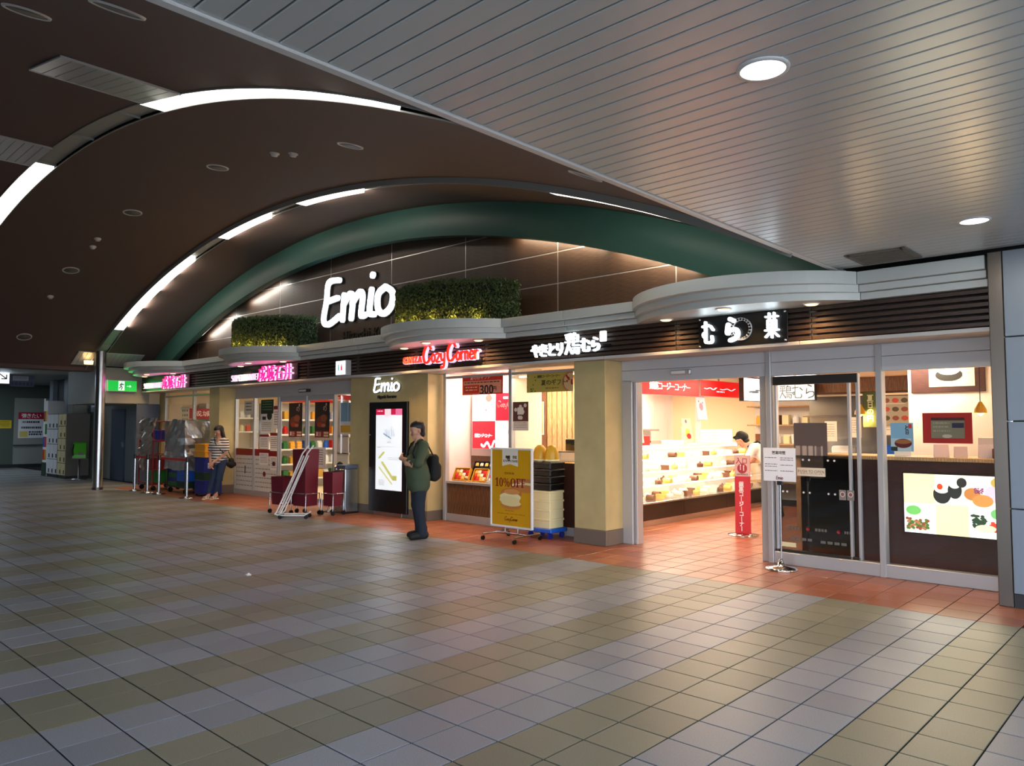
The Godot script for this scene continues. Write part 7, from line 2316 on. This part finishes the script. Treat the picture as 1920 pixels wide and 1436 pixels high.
func man() -> void:
	# stands in profile, arms crossed, facing the picture's left; local +z is the way he faces
	var t := thing("person", "person in a dark green shirt and jeans with folded arms and a backpack", "person", Vector3(-8.36, 0, 1.6), deg_to_rad(-22))
	var sh := {}
	for s in [-1, 1]:
		sh[s] = {"hip": Vector3(0.09 * s, 0.84, 0), "knee": Vector3(0.1 * s, 0.46, 0.03 if s > 0 else 0.0), "ankle": Vector3(0.11 * s, 0.09, -0.02 if s > 0 else -0.06), "shoulder": Vector3(0.18 * s, 1.3, -0.01), "elbow": Vector3(0.285 * s, 1.06, 0.1)}
	var wr := {1: Vector3(-0.12, 1.12, 0.235), -1: Vector3(0.1, 1.05, 0.215)}
	var skin := [[Vector3(0, 0.86, 0), Vector3(0, 1.1, 0.02), 0.1, 0.1], [Vector3(0, 1.1, 0.02), Vector3(0, 1.28, 0), 0.09, 0.085], [Vector3(0, 1.28, -0.01), Vector3(0, 1.42, 0.02), 0.06, 0.055]]
	var shirt := [[Vector3(-0.07, 0.76, 0.01), Vector3(0.07, 0.76, 0.01), 0.145, 0.145], [Vector3(-0.07, 0.86, 0.01), Vector3(0.07, 0.86, 0.01), 0.15, 0.15], [Vector3(0, 0.8, 0.02), Vector3(0, 1.05, 0.05), 0.155, 0.155], [Vector3(-0.06, 0.95, 0.03), Vector3(0.06, 0.95, 0.03), 0.15, 0.15], [Vector3(-0.07, 1.2, 0.0), Vector3(0.07, 1.2, 0.0), 0.125, 0.125], [Vector3(-0.15, 1.31, -0.01), Vector3(0.15, 1.31, -0.01), 0.07, 0.07], [Vector3(0, 1.3, -0.01), Vector3(0, 1.37, 0), 0.085, 0.064]]
	var jeans := [[Vector3(-0.07, 0.82, 0), Vector3(0.07, 0.82, 0), 0.13, 0.13]]
	for s in [-1, 1]:
		var b = sh[s]
		skin += [[b.hip, b.knee, 0.075, 0.05], [b.knee, b.ankle, 0.05, 0.038], [b.ankle, b.ankle + Vector3(0, -0.04, 0.1), 0.04, 0.03], [b.shoulder, b.elbow, 0.05, 0.042], [b.elbow, wr[s], 0.042, 0.03]]
		shirt += [[b.shoulder, b.elbow, 0.072, 0.06], [b.elbow, b.elbow.lerp(wr[s], 0.5), 0.058, 0.05]]
		jeans += [[b.hip, b.knee, 0.105, 0.078], [b.knee, b.ankle + Vector3(0, 0.0, 0), 0.076, 0.064], [b.ankle + Vector3(0, 0.05, 0), b.ankle + Vector3(0, -0.02, 0.01), 0.064, 0.066]]
		part(t, "shoe", body_mesh([[b.ankle + Vector3(0, -0.03, -0.04), b.ankle + Vector3(0.01 * s, -0.048, 0.15), 0.052, 0.042], [b.ankle + Vector3(0, -0.055, -0.05), b.ankle + Vector3(0.01 * s, -0.06, 0.17), 0.03, 0.028]], 0.009, 0.02), "shoe_dark", Vector3(0, 0, 0))
		part(t, "hand", body_mesh(finger_bones(wr[s], Vector3(-s * 0.8, 0.12 if s > 0 else -0.05, -0.55), Vector3(0, 1, 0.3), 0.5 * (1 if s < 0 else -1)), 0.0045, 0.006), "skin")
	part(t, "body", body_mesh(skin, 0.013, 0.04), "skin")
	part(t, "shirt", body_mesh(shirt, 0.012, 0.022), "shirt_green")
	part(t, "jeans", body_mesh(jeans, 0.012, 0.03), "jeans_dark")
	head_parts(t, Vector3(0, 1.515, 0.035), Vector3(0, -0.12, 1), 0.05, 0.0)
	var pack := []
	for sx in [-0.09, 0.0, 0.09]:
		pack.append([Vector3(sx, 0.86, -0.2), Vector3(sx, 1.12, -0.2), 0.07, 0.062])
		pack.append([Vector3(sx, 0.88, -0.25), Vector3(sx, 1.0, -0.25), 0.05, 0.05])
	part(t, "backpack", body_mesh(pack, 0.012, 0.03), "black_soft")
	var st := S()
	for s in [-1, 1]:
		tube(st, [Vector3(0.09 * s, 1.14, -0.19), Vector3(0.1 * s, 1.3, -0.1), Vector3(0.105 * s, 1.385, -0.01), Vector3(0.11 * s, 1.33, 0.085), Vector3(0.12 * s, 1.2, 0.135), Vector3(0.15 * s, 1.05, 0.1)], 0.012, 6)
	part(t, "strap", st, "black_soft")

func woman() -> void:
	# stands facing the picture's left, hands joined low in front, one leg crossed
	var t := thing("person", "person in a black and white striped top and blue jeans with a shoulder bag", "person", Vector3(-15.86, 0, 0.92), deg_to_rad(25))
	var hip := {1: Vector3(0.085, 0.82, 0), -1: Vector3(-0.085, 0.82, 0)}
	var knee := {1: Vector3(0.05, 0.45, 0.05), -1: Vector3(-0.1, 0.45, 0.05)}
	var ank := {1: Vector3(-0.02, 0.07, 0.06), -1: Vector3(-0.16, 0.07, 0.12)}
	var sho := {1: Vector3(0.155, 1.24, 0), -1: Vector3(-0.155, 1.24, 0)}
	var elb := {1: Vector3(0.2, 0.98, 0.03), -1: Vector3(-0.2, 0.98, 0.04)}
	var wr := {1: Vector3(0.0, 0.79, 0.2), -1: Vector3(-0.07, 0.78, 0.19)}
	var skin := [[Vector3(0, 0.84, 0), Vector3(0, 1.05, 0.0), 0.115, 0.1], [Vector3(0, 1.05, 0), Vector3(0, 1.22, 0), 0.1, 0.095], [Vector3(0, 1.22, 0), Vector3(0, 1.36, 0.02), 0.05, 0.045]]
	var jeans := [[Vector3(-0.06, 0.83, 0), Vector3(0.06, 0.83, 0), 0.12, 0.12]]
	for s in [-1, 1]:
		skin += [[hip[s], knee[s], 0.07, 0.045], [knee[s], ank[s], 0.045, 0.033], [ank[s], ank[s] + Vector3(-0.02, -0.035, 0.12), 0.034, 0.026], [sho[s], elb[s], 0.042, 0.036], [elb[s], wr[s], 0.036, 0.026]]
		jeans += [[hip[s], knee[s], 0.1, 0.068], [knee[s], ank[s] + Vector3(0, 0.08, -0.01), 0.066, 0.05]]
		part(t, "hand", body_mesh(finger_bones(wr[s], Vector3(-s * 0.35, -0.9, 0.1), Vector3(-s * 0.5, 0.0, 0.9), 0.35 * s), 0.0045, 0.006), "skin")
		var f: Vector3 = ank[s] + Vector3(0, -0.052, 0.03)
		var so := S()
		bx(so, Vector3(-0.042, -0.018, -0.09), Vector3(0.042, 0.004, 0.14), 0.008, Transform3D(Basis(), f))
		part(t, "sandal_sole", so, "cream_plastic")
		for z in [0.02, 0.07, 0.1]:
			var sb := S()
			tube(sb, [f + Vector3(-0.042, 0.0, z), f + Vector3(-0.03, 0.04, z - 0.01), f + Vector3(0.03, 0.04, z - 0.01), f + Vector3(0.042, 0, z)], 0.008, 6)
			part(t, "sandal_strap", sb, "white")
	part(t, "body", body_mesh(skin, 0.012, 0.035), "skin")
	part(t, "jeans", body_mesh(jeans, 0.012, 0.03), "jeans")
	var top := [[Vector3(-0.05, 0.86, 0.0), Vector3(0.05, 0.86, 0.0), 0.135, 0.135], [Vector3(0, 0.88, 0.01), Vector3(0, 1.08, 0.02), 0.145, 0.13], [Vector3(-0.06, 1.12, 0.02), Vector3(0.06, 1.12, 0.02), 0.125, 0.125], [Vector3(-0.13, 1.25, 0), Vector3(0.13, 1.25, 0), 0.065, 0.065]]
	for s in [-1, 1]: top.append([sho[s], sho[s].lerp(elb[s], 0.62), 0.068, 0.078])
	var im := picture(8, 64, Color(0.88, 0.86, 0.84))
	for k in 2: im.fill_rect(Rect2i(0, k * 32, 8, 13), Color(0.06, 0.06, 0.07))
	var sm := StandardMaterial3D.new()
	sm.albedo_texture = ImageTexture.create_from_image(im)
	sm.uv1_triplanar = true
	sm.uv1_scale = Vector3(9, 9, 9)
	sm.uv1_triplanar_sharpness = 4.0
	sm.roughness = 0.9
	part(t, "striped_top", body_mesh(top, 0.011, 0.045), sm)
	head_parts(t, Vector3(0, 1.445, 0.03), Vector3(-0.2, -0.35, 1), 0.17, 0.0)
	part(t, "shoulder_bag", body_mesh([[Vector3(0.22, 0.82, -0.12), Vector3(0.22, 0.72, -0.12), 0.06, 0.065], [Vector3(0.22, 0.74, -0.2), Vector3(0.22, 0.74, -0.05), 0.055, 0.055]], 0.011, 0.03), "black_soft")
	var st := S()
	tube(st, [Vector3(0.22, 0.84, -0.1), Vector3(0.14, 1.05, 0.12), Vector3(0.0, 1.2, 0.14), Vector3(-0.1, 1.32, 0.05), Vector3(-0.08, 1.3, -0.08), Vector3(0.1, 1.05, -0.15), Vector3(0.21, 0.86, -0.14)], 0.008, 6)
	part(t, "bag_strap", st, "black_soft")
	solo("phone", block(0.07, 0.12, 0.008, 0.003), "white", "small white phone in the hands of the striped-top person", "phone", Vector3(-15.86, 0.66, 1.14), deg_to_rad(25))

func shopper() -> void:
	# bends over the end of the cake counter
	var t := thing("person", "person in a white top and dark cap bending at the cake counter", "person", Vector3(-5.62, 0, -4.1), deg_to_rad(-80))
	var skin := [[Vector3(0, 0.86, 0), Vector3(0, 1.1, 0.22), 0.12, 0.12], [Vector3(0, 1.1, 0.22), Vector3(0, 1.2, 0.36), 0.11, 0.1], [Vector3(0, 1.22, 0.36), Vector3(0, 1.26, 0.5), 0.055, 0.05]]
	var pants := [[Vector3(-0.07, 0.86, 0), Vector3(0.07, 0.86, 0), 0.13, 0.13]]
	var top := [[Vector3(-0.05, 0.92, 0.04), Vector3(0.05, 0.92, 0.04), 0.14, 0.14], [Vector3(0, 0.95, 0.08), Vector3(0, 1.15, 0.28), 0.15, 0.15], [Vector3(-0.14, 1.2, 0.34), Vector3(0.14, 1.2, 0.34), 0.08, 0.08]]
	for s in [-1, 1]:
		var hip := Vector3(0.09 * s, 0.84, -0.02)
		var knee := Vector3(0.1 * s, 0.46, 0.04)
		var ank := Vector3(0.11 * s, 0.08, 0.0)
		var sho := Vector3(0.18 * s, 1.2, 0.36)
		var elb := Vector3(0.22 * s, 0.98, 0.46)
		var wr := Vector3(0.14 * s, 0.86, 0.62)
		skin += [[hip, knee, 0.07, 0.048], [knee, ank, 0.048, 0.036], [ank, ank + Vector3(0, -0.03, 0.1), 0.036, 0.028], [sho, elb, 0.045, 0.04], [elb, wr, 0.04, 0.028]]
		pants += [[hip, knee, 0.1, 0.075], [knee, ank, 0.072, 0.06]]
		top.append([sho, sho.lerp(elb, 0.6), 0.068, 0.066])
		part(t, "hand", body_mesh(finger_bones(wr, Vector3(-s * 0.1, -0.4, 0.9), Vector3(-s, 0, 0), 0.4 * s), 0.0045, 0.006), "skin")
		part(t, "shoe", body_mesh([[ank + Vector3(0, -0.03, -0.03), ank + Vector3(0, -0.04, 0.14), 0.048, 0.038]], 0.01, 0.02), "shoe_dark")
	part(t, "body", body_mesh(skin, 0.014, 0.04), "skin")
	part(t, "trousers", body_mesh(pants, 0.014, 0.03), "black_soft")
	part(t, "top", body_mesh(top, 0.013, 0.05), "paper")
	head_parts(t, Vector3(0, 1.32, 0.6), Vector3(0, -0.7, 1), 0.04, 0.0)
	part(t, "cap", body_mesh([[Vector3(0, 1.38, 0.58), Vector3(0, 1.4, 0.62), 0.095, 0.09], [Vector3(-0.05, 1.37, 0.72), Vector3(0.05, 1.37, 0.72), 0.025, 0.025]], 0.009, 0.03), "black_soft")
	var st := S()
	for s in [-1, 1]: tube(st, [Vector3(0.1 * s, 1.0, -0.1), Vector3(0.11 * s, 1.22, 0.12), Vector3(0.11 * s, 1.31, 0.3), Vector3(0.12 * s, 1.22, 0.46), Vector3(0.13 * s, 1.05, 0.4)], 0.02, 6)
	part(t, "apron_strap", st, "black_soft")
